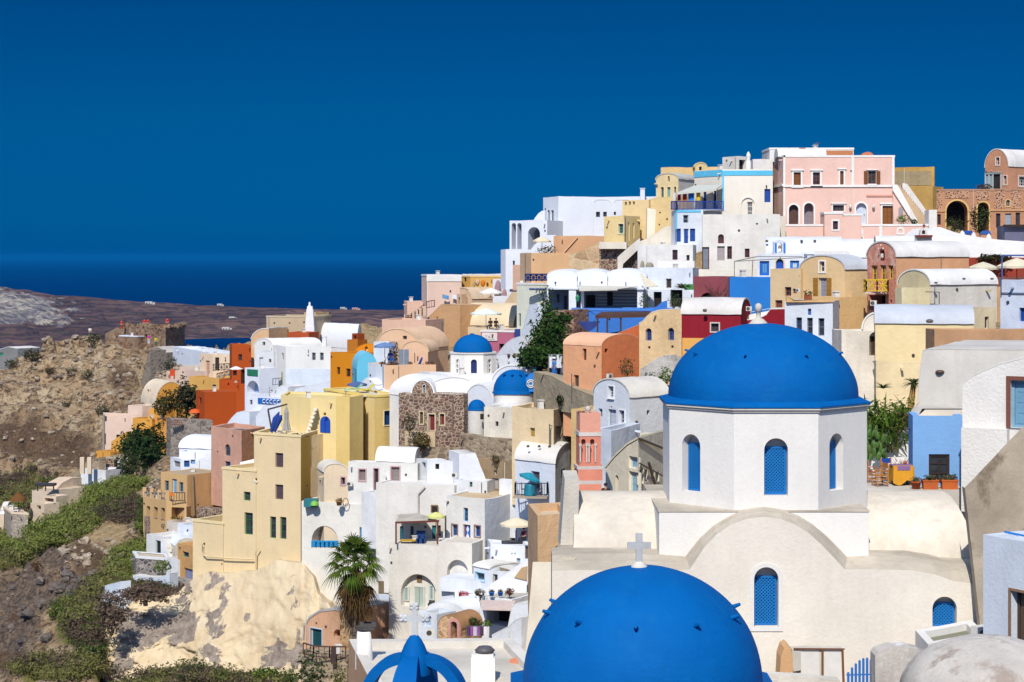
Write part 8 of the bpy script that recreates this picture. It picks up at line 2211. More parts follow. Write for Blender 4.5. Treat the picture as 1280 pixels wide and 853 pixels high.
home('pale grey footing under the ochre brown cliff house','b8b0a8',[(221,174.6),(243,172.1)],726,745,d=2,wm=plas('b0a8a0',.2))
b=home('white hut with a dark door and green frame on the rubble terrace','e4e2e0',[(183,184),(206,181.5)],672,705,d=3,wm=plas('e4e3e0',.12),roof='flat',op=[O('d',0,194.5,676,201,699,pc='2a2426',fc='3a7a6a',n=1)])
wall('curved white stair wall right of the white hut','e6e8ec',[(201,180.5),(213,179.5)],690,720,d=.8,outl=[(201,674),(205,676),(208,688),(213,700)],lip=.03)
wall('rounded grey rubble terrace wall with white rim under the white hut','7a706c',[(166,181),(170,178),(212,176.5)],696,730,ref=1,d=4,wm=mason('greyrub',['8a8480','74706c','9a9088','625e5c'],'a8a09a',2.2),edge='e4e4e6',rc='c8b8a0',ph=.05)
wall('small bluish white garden wall below the rounded rubble terrace','dfe6f0',[(166,173),(212,170)],719,740,d=1,outl=[(166,719),(180,722),(198,722),(212,718)],lip=.03,wm=plas('cfd8e6',.08))
wall('white angled wall running left down the cliff above the dead brush','dfe8f4',[(123,170),(150,166)],732,747,d=1,found=1,outl=[(123,735),(136,731),(150,727)],lip=.03,wm=plas('dce6f2',.06))
home('narrow white house edge with light blue door line left of the ochre brown cliff house','e6e8ea',[(208,176),(223,174.5)],700,735,d=2,op=[O('s',0,211,706,213.5,735,pc='a8c0d0',fc='a8c0d0',n=1)])
shrub('shrub','green bush in the rounded rubble terrace corner','shrub',203,716,172.5,22,16,G1,260,seed=153)
shrub('tree','dark green bushy tree below the ochre houses, right of the stone hut','tree',186,588,226,46,52,lfm('treeB',['2f4a24','3c5a2a','284020','4a6630']),2000,leaf=.27,seed=154,lump=.6)
shrub('tree','loose light green tree left of the dark bushy tree','tree',165,572,230,34,30,lfm('treeC',['4a6030','3a5028','5a6a3a']),1000,leaf=.26,seed=155,lump=.7)
shrub('shrub','grey green bush in front of the grey roofed stone hut','shrub',160,600,222,30,34,lfm('bushD',['4a5a34','5a6a3e','6a6a44']),900,leaf=.22,seed=156,lump=.6)
shrub('tree','dark spiky tamarisk with bare trunks left of the big orange cube','tree',233,521,250,40,42,lfm('tama',['4a5430','3a4428','5c6238','6a5c40']),1900,leaf=.27,seed=157,lump=.7)
shrub('shrub','yellow green bush left of the dark spiky tamarisk','shrub',205,519,250,24,24,lfm('ygb',['6a6a34','565a2c','7a7440']),700,leaf=.22,seed=158)
t_=thing('parasol','orange beach parasol lying open beside the dark spiky tamarisk','parasol',P(243,520,245));m=MB();m.lathe(P(243.5,516,245),[(.001,.5),(.5,.4),(.8,0)],10);m.build('canopy',paint('d8622a'),t_);m=MB();m.bar(P(243.5,521,245),P(243.5,513,245),.06);m.build('pole',paint('e0d8c8'),t_)
# ruined castle on the hill
b=house('castle','ruined rubble stone castle tower with people on its roof','castle','8a7060',[(154,336),(207,326),(231,336)],409.5,438,ref=1,d=6,wm=mason('castle',['94806c','7c6450','a89078','6a5448','8a6048'],'9a8670',1.5,.9,.15,.05),rc='8a7a64',ph=.7,op=[O('v',0,180.5,418,184,427,dp=.8)])
m=MB();rnd=random.Random(4)
for k in range(46):
 t=rnd.random();a,c_=(b.pts[0],b.pts[1]) if rnd.random()<.6 else (b.pts[1],b.pts[2]);q=a.lerp(c_,t);m.box((q.x,q.y+.35,b.zt+rnd.uniform(-.05,.25)),rnd.uniform(.4,1.0),rnd.uniform(.4,.7),rnd.uniform(.3,.8),rnd.random())
m.build('crumbling_top',mason('castle',[],''),b.root)
wall('white painted terrace strip at the left foot of the ruined castle','dfe6f4',[(149,333),(172,330)],420.5,424,d=3,roof='flat',rc='d4dcec',wm=mason('castle',[],''),edge='dfe6f4',ph=.1)
wall('low broken stone wall left of the castle tower','8a7564',[(132,340),(158,338)],412,430,outl=[(132,417),(140,413),(147,409),(158,408)],d=2,wm=mason('castle',[],''),rm=mason('castle',[],''),lip=.03)
b=home('small grey stone hut with a dark door and pale edged wall below the castle','8f8478',[(187,318),(208,316)],440,462,d=4,outl=[(187,446),(189,436),(196,434),(203,437),(208,441)],wm=mason('huts',['8a8076','988c7e','7a7066'],'958a7c',1.5),rc='c8c0b4',lip=.05,op=[O('v',0,198,446,202,455,dp=.6)])
wall('tall tapering grey rock buttress with green plants left of the small stone hut','7a6c5c',[(176,314),(188,312)],440,482,d=3,outl=[(176,478),(181,462),(184,446),(188,438)],wm=mason('huts',[],''),rm=mason('huts',[],''),lip=.03)
for (px,py,Y,sh,lg_,hat,lab) in ((152,412.5,334,'c8202a','a82a2a',None,'person in a red shirt at the left corner of the ruined castle'),(180.5,411,331,'c8302a','3a3a4a',None,'left of two people in red on top of the ruined castle'),(185,411,330.6,'b82a22','2a2a3a',None,'right of two people in red on top of the ruined castle'),(209,410,327.4,'d8242a','8a2a2a',None,'person in bright red at the right corner of the castle top'),(186,431,322,'c8309a','e4e4ea',None,'woman in a magenta top and white trousers before the castle'),(195,434,321,'c8c02a','3a6a3a',None,'person in yellow and green before the castle'),(112.5,421.5,336,'eceaea','6a7078',None,'person in white standing on the bare hill top'),(201,455,315.8,'2a5ac8','2a3a6a',None,'person in blue in the doorway of the small stone hut')):
 person(lab,px,py,Y,rz=.3,shirt=sh,legs=lg_,h=1.75)
 # terraces of the lower left
hl=plas('ddc9b0',.14,.4)
b=home('pale peach terraces with a reed canopy and pergola on the green slope','ddc9b0',[(40,226),(74,223)],607,650,d=4,wm=hl,rc='d4bea4',outl=[(40,613),(52,613),(56,611),(74,613)],lip=.03)
wall('pale peach stepped retaining wall climbing towards the white low house','dcc6ac',[(70,224),(102,228)],598,640,ref=0,d=2,outl=[(70,612),(78,604),(90,598),(102,597)],wm=hl,rc='d8c0a6',lip=.03)
pg=thing('pergola','dark timber pergola on the pale peach terraces','pergola',P(57,613,222));m=MB();m.box(P(57,606,222),px2m(24,222),1.5,.25)
for px in (47,57,67):m.bar(P(px,614,221.6),P(px,606,221.6),.12)
m.build('timber',paint('3a3230'),pg)
ps=thing('parasol','round straw parasol on the pale terrace at the left edge','parasol',P(23,643,216),'open parasols on the terraces');m=MB();m.lathe(P(23,626,216),[(px2m(11,216),0),(px2m(9,216),.35),(px2m(5,216),.7),(.1,1.0),(.001,1.0)],14,smooth=False);m.build('straw_roof',lfm('straw',['a87844','8a6034','b88a54']),ps);m=MB();m.bar(P(23,644,216),P(23,625,216),.1);m.build('pole',paint('7a5a3a'),ps)
b=home('round pale terrace with rubble base at the left edge of the picture','ddc9b0',[(4,219),(14,214),(35,213)],641,680,ref=1,d=4,wm=mason('terr',['b0a494','9a8e80','c0b4a4'],'a89c8c',2.2),edge='e0ccb0',rc='cdb8a0',ph=.05)
wall('pale wall rising at the left edge beside the straw parasol','e0d4c4',[(5,218),(14,221)],632,660,ref=0,d=.6,outl=[(5,643),(8,636),(11,628),(14,627)],wm=hl,lip=.03)
home('small pale block right of the straw parasol terrace','ddc9b0',[(38,218),(55,216)],631,660,d=2,wm=hl,op=[O('v',0,46,632,51,637,dp=.3)])
home('small tan block above the small pale block on the left terraces','cdb49a',[(54,220),(70,219)],621,650,d=2,wm=hl,op=[O('v',0,56,623,67,629,dp=.5,pc='8a7a6c')])
shrub('bougainvillea','magenta bougainvillea beside the straw parasol','shrub',32,643,214.5,12,16,lfm('bougb',['8a2a6a','6a2450','4a4a2c']),160,seed=160)
t_=thing('chair','white chair under the straw parasol','chair',P(20,643,215));q=P(20,643,215);m=MB();m.box(q+Vector((0,0,.45)),.6,.6,.06);m.box(q+Vector((-.28,0,.75)),.06,.6,.6);m.build('seat',paint('eceae6'),t_)
for dx in (-.25,.25):
 for dy in (-.25,.25):m=MB();m.bar(q+Vector((dx,dy,0)),q+Vector((dx,dy,.45)),.05);m.build('leg',paint('eceae6'),t_)
wall('rubble terrace wall with ruined arches above the pale peach steps','b09c80',[(88,240),(124,236)],585,610,d=1,outl=[(88,594),(98,588),(108,577),(116,574),(124,572)],wm=stoneL,rm=stoneL,lip=.03)
for k,px in enumerate((103,112)):
 t_=thing('pillar',('left','right')[k]+' broken peach pillar on the rubble terrace wall','pillar',P(px,590,233));m=MB();m.box(P(px,582,233),.5,.5,2.0);m.build('shaft',hl,t_)
 # == sea, far land, hill and cliff
t=NT('sea_water')
v=t.coords(rnd=False)
sh_=t.noise(t.coords((1,3.0,1),False),0.004,8,0.62)
col=t.ramp(sh_,[(0.3,(0.0002,0.016,0.074)),(0.7,(0.0003,0.023,0.094))])
t.bump(t.noise(v,0.12,8,0.6),0.5,0.8)
sea_m=t.done(col,1.0,0.0)
m=MB()
R_=90000.0
xs=[-90000,-20000,-6000,-1500,0,1500,6000,20000,90000];ys=[-3000,0,400,1000,2500,6000,15000,40000,120000]
m.grid([[(x,y,0) for x in xs] for y in ys],0,False)
tag(m.build('sea',sea_m),'deep blue sea reaching to the horizon','sea',kind='structure')
# far land across the water
t=NT('far_land')
v=t.coords(rnd=False)
g=t.n('NewGeometry')
sx=t.n('SeparateXYZ');t.l(g.outputs['Position'],sx.inputs[0])
n1=t.noise(v,0.006,8,0.62);n2=t.noise(t.coords((1,1,5),False),0.03,8,0.65)
c=t.ramp(n1,[(0.30,lin('4e3c34')),(0.50,lin('6a5246')),(0.72,lin('86685a'))])
wv_=t.n('TexWave',wave_type='BANDS',bands_direction='Z');wv_.inputs['Scale'].default_value=0.05;wv_.inputs['Distortion'].default_value=9.0;wv_.inputs['Detail'].default_value=4;wv_.inputs['Detail Scale'].default_value=.6
t.l(v,wv_.inputs['Vector'])
c=t.mix(t.ramp(wv_.outputs[0],[(0.45,G01(0)),(0.62,G01(0.55))]),c,lin('2a2630'))
c=t.mix(t.ramp(n2,[(0.56,G01(0)),(0.70,G01(0.6))]),c,lin('4a4a34'))
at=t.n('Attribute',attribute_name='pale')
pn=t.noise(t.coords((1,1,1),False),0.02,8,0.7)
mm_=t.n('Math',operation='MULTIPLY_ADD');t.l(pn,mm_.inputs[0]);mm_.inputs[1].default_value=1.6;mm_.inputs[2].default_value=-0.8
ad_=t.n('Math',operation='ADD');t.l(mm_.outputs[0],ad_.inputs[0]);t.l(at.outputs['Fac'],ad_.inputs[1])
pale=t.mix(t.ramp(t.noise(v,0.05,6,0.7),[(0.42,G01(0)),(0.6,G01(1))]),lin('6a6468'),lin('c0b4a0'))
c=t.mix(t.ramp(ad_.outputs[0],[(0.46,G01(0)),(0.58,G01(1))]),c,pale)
t.bump(t.noise(v,0.05,8,0.7),0.8,6.0)
far_m=t.done(c,0.95,0.05)
NXF,NYF=260,70
rows=[];palev=[]
def interp(pts,x):
 for (a,fa),(b_,fb) in zip(pts[:-1],pts[1:]):
  if x<=b_:return fa+(fb-fa)*max(0,(x-a))/(b_-a)
 return pts[-1][1]
crest=[(-200,352),(0,357),(40,361.5),(80,367),(130,373),(185,377.5),(230,380),(300,383.5),(400,386),(500,387),(620,388),(900,389)]
for j in range(NYF+1):
 s=j/NYF
 row=[]
 for i in range(NXF+1):
  px=-160+1000*i/NXF
  Y0,Y1=interp([(-200,2500),(100,2520),(180,2560),(235,2740),(620,2800),(900,2800)],px),3600
  Y=Y0+(Y1-Y0)*s
  Yc_=Y0+(Y1-Y0)*.62
  zc=ZZ(interp(crest,px),Yc_)
  prof_=min(1,s/.62)
  k=interp([(-200,.55),(100,.75),(300,1.2),(900,1.25)],px)
  zz=-4+(zc+4)*prof_**(k*.8)
  if s>.62:zz=zc*(1-(s-.62)/.38*1.1)
  x=(px-640)/F*Y
  nn=noise.fractal(Vector((x*.006,Y*.006,0)),1.0,2.0,6)
  rg=abs(noise.fractal(Vector((x*.012,Y*.004,7)),1.0,2.0,5))
  if 0<s<.98:
   steep=interp([(-200,1.0),(90,1.0),(150,.4),(260,.25),(900,.2)],px)
   zz+=(nn*7-rg*30*steep)*min(1,s*6)*(1-.75*max(0,1-abs(s-.62)/.12))
  row.append((x,Y,zz))
  yy=HY+(H-zz)/Y*F
  cl_=381+max(0,px)*.12
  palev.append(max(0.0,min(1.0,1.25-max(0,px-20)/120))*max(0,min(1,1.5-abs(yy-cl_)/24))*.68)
 rows.append(row)
m=MB();m.grid(rows,0,True)
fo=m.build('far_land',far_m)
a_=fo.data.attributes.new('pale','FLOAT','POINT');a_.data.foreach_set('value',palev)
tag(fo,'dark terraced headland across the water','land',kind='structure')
hz=NT('sea_haze');hz.t.nodes.remove(hz.b)
pv=hz.n('VolumePrincipled');pv.inputs['Color'].default_value=(0.004,0.20,0.54,1);pv.inputs['Density'].default_value=4.4e-5
hz.l(pv.outputs[0],hz.t.nodes['Material Output'].inputs['Volume'])
m=MB();m.box((0,58000,69),190000,126000,150);tag(m.build('haze',hz.m),'thin blue sea haze softening the horizon','haze',kind='stuff')
# tiny houses of the far land
spots=[(67+207,381),(319,386),(353,393),(289,397.5),(281,410),(430,384.5),(443,384.5),(396,390.5),(340,402),(484,409),(478,410.5),(468,411.5),(187,378.5)]
lab=['lone white far house just under the skyline, left of the others','white and green far house on the crest above the flat beige house','pink far house on the crest left of the slender tower','small white far house above the tall orange house','long white far house low on the dark slope','white far house on the horizon right of the slender tower','pink roofed far house on the horizon, next to the white one','white far house behind the slender tower','small pale far house behind the flat beige house','pale flat far house at the water right of the white church','low pale far wall house at the shore beside it','white shore house nearest the white barrel church','small white far house on the crest above the castle']
for k,(px,py) in enumerate(spots):
# find the ground point seen there
 best=None
 i=int(round((px+160)/1000*NXF))
 for j in range(NYF):
  p=rows[j][min(NXF,max(0,i))];yy=HY+(H-p[2])/p[1]*F
  if best is None or abs(yy-(py+1.5))<best[0]:best=(abs(yy-(py+1.5)),p)
 p=Vector(best[1]);w=8+(k*7)%5
 r_=thing('far_house',lab[k],'house',p,'houses scattered on the far headland')
 m=MB();m.box(p+Vector((0,0,.8)),w,7,5.2);m.box(p+Vector((w*.55,-1,0)),w*.7,7,4);m.build('wall',plas(['c6c2ba','c89c90','c6c2ba'][0 if k not in (2,6) else 1],.1),r_)
 m=MB()
 for d_ in (-.25,.1,.5):m.box(p+Vector((w*d_,-3.9-(.8 if d_>.3 else 0),1.2)),1.1,1.0,1.4)
 m.build('window',paint('3a4a50'),r_)
b=home('white roofed boat shed by the far left edge behind the hill','dcd8d0',[(-30,420),(22,420),(50,424)],437,470,d=10,ref=1,outl=[(-30,441),(0,437),(10,434),(22,436)],rc='e0ddd6',wm=plas('8a8a88',.2),op=[O('s',0,0,441,4,445,pc='3a8a6a',fc='3a8a6a',n=1)])
CLB=[(128,162),(200,160),(300,156),(400,151),(436,147)]
CLF=[(112,853),(134,845),(160,842),(190,838),(220,836),(255,842),(300,846),(350,850),(390,854),(432,866)]
for p_,q_ in zip(CLF[:-1],CLF[1:]):
 ya,yb=interp(CLB,p_[0]),interp(CLB,q_[0]);VIS.append((p_[0]+16,q_[0]+16,ya+7,yb+7,ZZ(p_[1],ya+7)))
 # ---------------------------------------------------------------- the hill with its cliff (height field through picked ground points)
def gp_(px,py,Y):
 p=P(px,py,Y);return (p.x,p.y,p.z)
G_=[(-60,470,330),(0,462,330),(12,456,330),(30,448,332),(55,436,334),(75,425,336),(95,420,337),(115,419.5,337),(132,416,338),(150,424,330),(172,428,326),(190,434,322),(215,444,318),(240,448,300),(0,500,312),(40,490,314),(80,470,318),(120,450,322),(150,445,320),(170,450,316),(0,540,296),(40,535,297),(80,520,300),(120,500,305),(150,490,306),(170,480,306),(185,478,300),(200,468,300),(0,590,280),(40,585,280),(80,575,280),(120,545,284),(150,510,290),(165,500,290),(-60,640,262),(0,640,262),(40,635,258),(80,622,252),(110,600,250),(-40,690,214),(10,690,210),(40,650,210),(60,632,213),(90,614,220),(120,606,226),(150,600,225),(180,592,222),(200,586,216),(60,680,200),(100,650,205),(140,630,208),(170,628,205),(190,620,202),(215,595,203),(90,690,194),(130,690,190),(160,680,190),(175,660,193),(-60,760,196),(0,745,194),(30,730,190),(70,715,186),(110,720,182),(140,715,180),(0,800,182),(50,790,176),(90,770,172),(120,750,168),(150,738,166),(-60,860,180),(0,853,170),(50,853,162),(90,840,158),(120,830,156),(60,900,150),(150,860,148),(200,860,144),(250,856,142),(320,856,141),(380,850,138),(420,845,136),(430,880,130),(200,930,120),(350,930,115),(500,900,110),(100,1000,110),(-100,1000,140),(300,1050,90),(470,830,142),(560,830,125),(620,830,118),(560,900,95),(620,900,85),(560,1000,62),(450,1050,50),(700,760,100),(760,660,100),(700,690,120),(640,720,130),(880,640,100),(1000,620,100),(1040,560,108),(520,800,135),(600,800,130),(660,760,120),]
pts=[gp_(*q) for q in G_]
pts+=[(-10,20,H-22),(20,20,H-20),(40,40,H-18),(-25,30,H-30),(60,60,H-14),(-60,60,H-60),(-80,120,H-62),(-110,200,H-70),(-140,300,H-80),(40,90,H-10),(50,120,H-7),(70,160,H-2),(80,200,H+1),(90,240,H+1)]
for x in (-60,-30,0,30,60,90):
 pts+=[(x,300,H-18 if x<-30 else H-14+max(0,x)*.1),(x,380,H-34)]
pts+=[(-130,380,H-60),(-90,372,H-40)]
pts+=CTRL
pa=np.array(pts,float)
# thin out near duplicates, keep the lowest
key={}
for p in pa:
 k=(round(p[0]/1.2),round(p[1]/1.2))
 if k not in key or p[2]<key[k][2]:key[k]=p
pa=np.array(list(key.values()))
Cx=pa[:,:2];N=len(pa)
D=np.sqrt(((Cx[:,None]-Cx[None])**2).sum(-1))
A=np.zeros((N+1,N+1));A[:N,:N]=-D+np.eye(N)*-0.15;A[:N,N]=1;A[N,:N]=1
sol=np.linalg.solve(A,np.append(pa[:,2],0))
def ground(xy):
 out=np.empty(len(xy))
 for s in range(0,len(xy),8000):
  d=np.sqrt(((xy[s:s+8000,None]-Cx[None])**2).sum(-1))
  out[s:s+8000]=-d@sol[:N]+sol[N]
 return out
 # rows denser where the ground shows
def fan(ylist,pxs):
 return np.array([[((px-640.0)/F*y,y) for px in pxs] for y in ylist])
ylist=[]
y=18.0
while y<480:
 ylist.append(y);y+=2.5 if y<110 else (0.75 if y<345 else 5)
pxl=list(np.arange(-240,470,5.0))+list(np.arange(470,1560,12.0))
gr=fan(ylist,pxl)
flat=gr.reshape(-1,2)
gz=ground(flat)
nzv=np.empty(len(flat))
for i,(x,y) in enumerate(flat):
 px=640+x/y*F
 wgt=1.0 if px<420 else max(.12,1-(px-420)/120)
 v_=Vector((x,y,0))
 if px<460 or y>100:
  ridg=1-abs(noise.fractal(v_*.16,1.0,2.1,5));fine=noise.fractal(v_*.55,.9,2.1,4)
  big=noise.fractal(v_*.05,1.0,2.0,4)
  hill=1.0 if y>240 else.8
  cr_=1-abs(noise.fractal(Vector((x*.11,y*.22,5)),1.0,2.1,4))
  nzv[i]=(big*1.5+(ridg-.75)*(3.0 if y>255 or px<115 else 1.7)+fine*(1.0 if y>255 else.6)+(cr_-.8)*(2.6 if y>255 or px<115 else 1.0))*wgt*hill
 else:nzv[i]=0
 # keep it flat around the houses
B_=np.array([c[:2] for c in CTRL])
for s in range(0,len(flat),8000):
 d=np.sqrt(((flat[s:s+8000,None]-B_[None])**2).sum(-1)).min(1)
 nzv[s:s+8000]*=np.clip((d-1.0)/5.0,0.06,1)
gz2=gz+nzv
# broken ledges on the castle hill
lw=np.array([noise.noise(Vector((x*.05,y*.05,2)))*2.2+noise.noise(Vector((x*.21,y*.21,4)))*.8 for x,y in flat])
hq=3.0;st_=(gz2+lw)/hq;fr_=st_-np.floor(st_);stp=(np.floor(st_)+np.clip((fr_-.62)/.3,0,1))*hq-lw
wl2=np.clip((flat[:,1]-262)/15,0,1)*np.clip((345-flat[:,1])/6,0,1)*.85
d_b=np.concatenate([np.sqrt(((flat[s:s+8000,None]-B_[None])**2).sum(-1)).min(1) for s in range(0,len(flat),8000)])
wl2*=np.clip((d_b-1.5)/4,0,1)
gz2=gz2*(1-wl2)+stp*wl2
pxf=640+flat[:,0]/flat[:,1]*F
for (xa,xb,ya,yb_,zf_) in VIS:
 yh=ya+(yb_-ya)*np.clip((pxf-xa)/max(1e-3,xb-xa),0,1)
 sel=(pxf>xa-4)&(pxf<xb+4)&(flat[:,1]<yh+.5)&(flat[:,1]>yh-45)
 gz2[sel]=np.minimum(gz2[sel],H-(H-zf_)/yh[sel]*flat[sel,1]-.15)
far=flat[:,1]>350
gz2[far]-=((flat[far,1]-350)*1.1)
gz2=np.maximum(gz2,-6)
vv=np.column_stack([flat,gz2])
ny,nx=len(ylist),len(pxl)
fcs=[]
for a in range(ny-1):
 for b_ in range(nx-1):
  i=a*nx+b_;fcs.append((i,i+1,i+nx+1,i+nx))
me=bpy.data.meshes.new('hillside');me.from_pydata(vv.tolist(),[],fcs);me.polygons.foreach_set('use_smooth',[True]*len(fcs));me.update()
# masks: where brush grows, where dark lava shows, where it is reddish
veg=np.zeros(len(flat));lava=np.zeros(len(flat));red=np.zeros(len(flat));town=np.zeros(len(flat))
PXv=640+flat[:,0]/flat[:,1]*F;PYv=HY+(H-gz)/flat[:,1]*F;Yv=flat[:,1]
def blob(px,py,rx,ry,y0,y1):return np.clip(1.25-np.sqrt(((PXv-px)/rx)**2+((PYv-py)/ry)**2),0,1)*((Yv>y0)&(Yv<y1))
for q in ((60,660,62,34,190,235),(120,625,70,26,190,240),(170,700,46,34,168,200),(25,680,40,30,180,235),(150,760,50,26,158,190),(100,790,40,30,150,182),(180,830,120,26,135,160),(60,840,60,20,140,175),(20,620,40,14,235,300),(50,600,40,12,240,300),(300,850,120,16,130,150),(15,700,30,14,180,230)):veg=np.maximum(veg,blob(*q))
for q in ((40,740,60,40,165,205),(90,735,40,24,165,200),(20,790,40,40,160,200),(60,700,40,16,180,210)):lava=np.maximum(lava,blob(*q))
for q in ((60,560,110,38,255,310),(20,540,60,30,260,320),(150,470,30,26,290,330),(140,720,60,24,170,200),(110,700,40,30,170,205),(15,830,40,30,140,190)):red=np.maximum(red,blob(*q))
town[:]=np.clip((PXv-210)/60,0,1)*(Yv>100)*(Yv<330)
for q in ((112,668,24,22,180,215),(140,665,26,30,180,212),(75,730,16,12,165,200)):town=np.maximum(town,blob(*q))
for nm,arr in (('veg',veg),('lava',lava),('red',red),('town',town)):
 a_=me.attributes.new(nm,'FLOAT','POINT');a_.data.foreach_set('value',arr)
t=NT('hillside_rock')
v=t.coords(rnd=False)
n1=t.noise(v,0.16,9,0.65);n2=t.noise(t.coords((1,1,2.2),False),0.55,9,0.7,1.0);n3=t.noise(v,2.4,6,0.7)
c=t.ramp(n1,[(0.30,lin('9c8266')),(0.48,lin('caac86')),(0.66,lin('dfcaa8'))])
c=t.mix(t.ramp(n2,[(0.40,G01(1)),(0.52,G01(0))]),c,lin('6a5648'))  # dark crevice shade put into the rock colour by noise
c=t.mix(t.ramp(n2,[(0.58,G01(0)),(0.68,G01(1))]),c,lin('c8bca8'))
c=t.mix(t.ramp(n3,[(0.56,G01(0)),(0.64,G01(.8))]),c,lin('57493f'))
def masked(attr,noisev,lo,hi,gain=1.0,off=-0.5):
 at=t.n('Attribute',attribute_name=attr)
 a=t.n('Math',operation='MULTIPLY_ADD');t.l(noisev,a.inputs[0]);a.inputs[1].default_value=gain;a.inputs[2].default_value=off*gain
 b=t.n('Math',operation='ADD');t.l(a.outputs[0],b.inputs[0]);t.l(at.outputs['Fac'],b.inputs[1])
 return t.ramp(b.outputs[0],[(lo,G01(0)),(hi,G01(1))])
c=t.mix(masked('red',n2,0.55,0.85,1.6),c,t.mix(t.ramp(n3,[(0.4,G01(0)),(0.6,G01(1))]),lin('66503f'),lin('86705a')))
c=t.mix(masked('lava',n2,0.45,0.60,1.8),c,t.mix(t.ramp(n3,[(0.4,G01(0)),(0.6,G01(1))]),lin('5c5048'),lin('9a8674')))
c=t.mix(masked('veg',n2,0.45,0.65,1.2),c,t.mix(t.ramp(n3,[(0.4,G01(0)),(0.6,G01(1))]),lin('7c8040'),lin('928a54')))
c=t.mix(masked('town',n1,0.5,0.7,.6),c,t.mix(t.ramp(n3,[(0.4,G01(0)),(0.6,G01(1))]),lin('b89c74'),lin('d0b68c')))
t.bump(t.noise(v,1.1,9,0.75),1.0,1.0)
hm_=t.done(c,0.95,0.05)
me.materials.append(hm_)
ho=bpy.data.objects.new('hillside',me);COL.objects.link(ho);tag(ho,'rocky hillside under the village','hillside',kind='structure')
zmap={}
def gnd_at(x,y):
 return float(ground(np.array([[x,y]]))[0])
 # visible surface height lookup on the grid
GZ=gz2.reshape(ny,nx)
def surf(px,Y):
 a=np.searchsorted(ylist,Y)-1;a=max(0,min(ny-2,a));fy=(Y-ylist[a])/(ylist[a+1]-ylist[a])
 b_=np.searchsorted(pxl,px)-1;b_=max(0,min(nx-2,b_));fx=(px-pxl[b_])/(pxl[b_+1]-pxl[b_])
 z=(GZ[a,b_]*(1-fx)+GZ[a,b_+1]*fx)*(1-fy)+(GZ[a+1,b_]*(1-fx)+GZ[a+1,b_+1]*fx)*fy
 return Vector(((px-640)/F*Y,Y,float(z)))
def seen(px,py,y0,y1):
 """nearest ground point that appears at this row, searching away from the viewer"""
 y=y0
 while y<y1:
  p=surf(px,y)
  if HY+(H-p.z)/y*F<=py:return p
  y+=.5
 return surf(px,(y0+y1)/2)
 # rock-cut plastered cliff under the cream house
t=NT('cliff_plaster')
v=t.coords(rnd=False)
nA=t.noise(t.coords((1,1,1),False),0.30,9,0.62,0.6);nB=t.noise(v,1.6,8,0.7)
c=t.ramp(t.noise(v,0.25,5),[(0.3,lin('d2bc98')),(0.7,lin('e2d1b0'))])
c=t.mix(t.ramp(t.noise(t.coords((1,1,.25),False),.8,6,.6),[(0.5,G01(0)),(0.75,G01(.4))]),c,lin('bf9f74'))
at=t.n('Attribute',attribute_name='worn')
ad_=t.n('Math',operation='ADD');t.l(nA,ad_.inputs[0]);t.l(at.outputs['Fac'],ad_.inputs[1])
c=t.mix(t.ramp(ad_.outputs[0],[(0.585,G01(0)),(0.60,G01(1))]),c,t.mix(t.ramp(nB,[(0.4,G01(0)),(0.6,G01(1))]),lin('80746a'),lin('a39689')))
t.bump(t.noise(v,.9,9,.68),.8,.25)
cl_m=t.done(c,.95,.05)
top_=[(128,790),(134,768),(145,756),(165,750),(182,747),(200,745),(222,742),(245,722),(262,716),(290,716),(320,712),(345,700),(378,704),(392,718),(398,740),(412,752),(424,770),(432,800)]
bot_=[(112,853),(134,845),(160,842),(190,838),(220,836),(255,842),(300,846),(350,850),(390,854),(432,866)]
rows=[];worn=[]
NU,NV=170,64
for j in range(NV+1):
 s=j/NV;row=[]
 for i in range(NU+1):
  px=128+(436-128)*i/NU
  yt=interp(top_,px);yb=interp(bot_,px)+30
  py=yb+(yt-yb)*s
  Yb_=interp(CLB,px);Yt_=interp([(128,166),(200,168),(245,166),(330,161.5),(380,158.5),(436,152)],px)
  Y=Yb_+(Yt_-Yb_)*s**1.4
  q=P(px,py,Y)
  rf_=interp([(128,.8),(240,.6),(265,.22),(360,.25),(395,.6),(436,.8)],px)
  q+=Vector((0,1,.25))*(1.1*noise.fractal(Vector((q.x*.18,0,q.z*.18)),1.0,2.1,5)+rf_*(1.5*max(0,noise.noise(Vector((q.x*.35,3,q.z*.55))))+.9*(abs(noise.fractal(Vector((q.x*.8,9,q.z*1.1)),.8,2.2,6))-.3)))
  wv=-.02
  for bx,by,rx,ry,am in ((165,785,28,30,.16),(195,790,34,26,.15),(150,820,24,22,.14),(233,785,16,26,.15),(222,752,16,8,.12),(338,823,26,14,.17),(372,822,14,16,.13),(262,812,8,8,.16),(310,772,8,9,.14),(352,808,10,6,.12)):
   wv=max(wv,am*min(1,1.6*max(0,1.15-math.hypot((px-bx)/rx,(py-by)/ry))))
  row.append(q);worn.append(wv)
 rows.append(row)
m=MB();m.grid(rows,0,True)
back=[Vector(p)+Vector((0,8,-1)) for p in rows[-1]]
m.grid([rows[-1],back],0,True)
co=m.build('cliff_face',cl_m);a_=co.data.attributes.new('worn','FLOAT','POINT');a_.data.foreach_set('value',worn+[0]*(len(co.data.vertices)-len(worn)))
tag(co,'plaster covered cliff under the cream house','cliff',kind='structure')
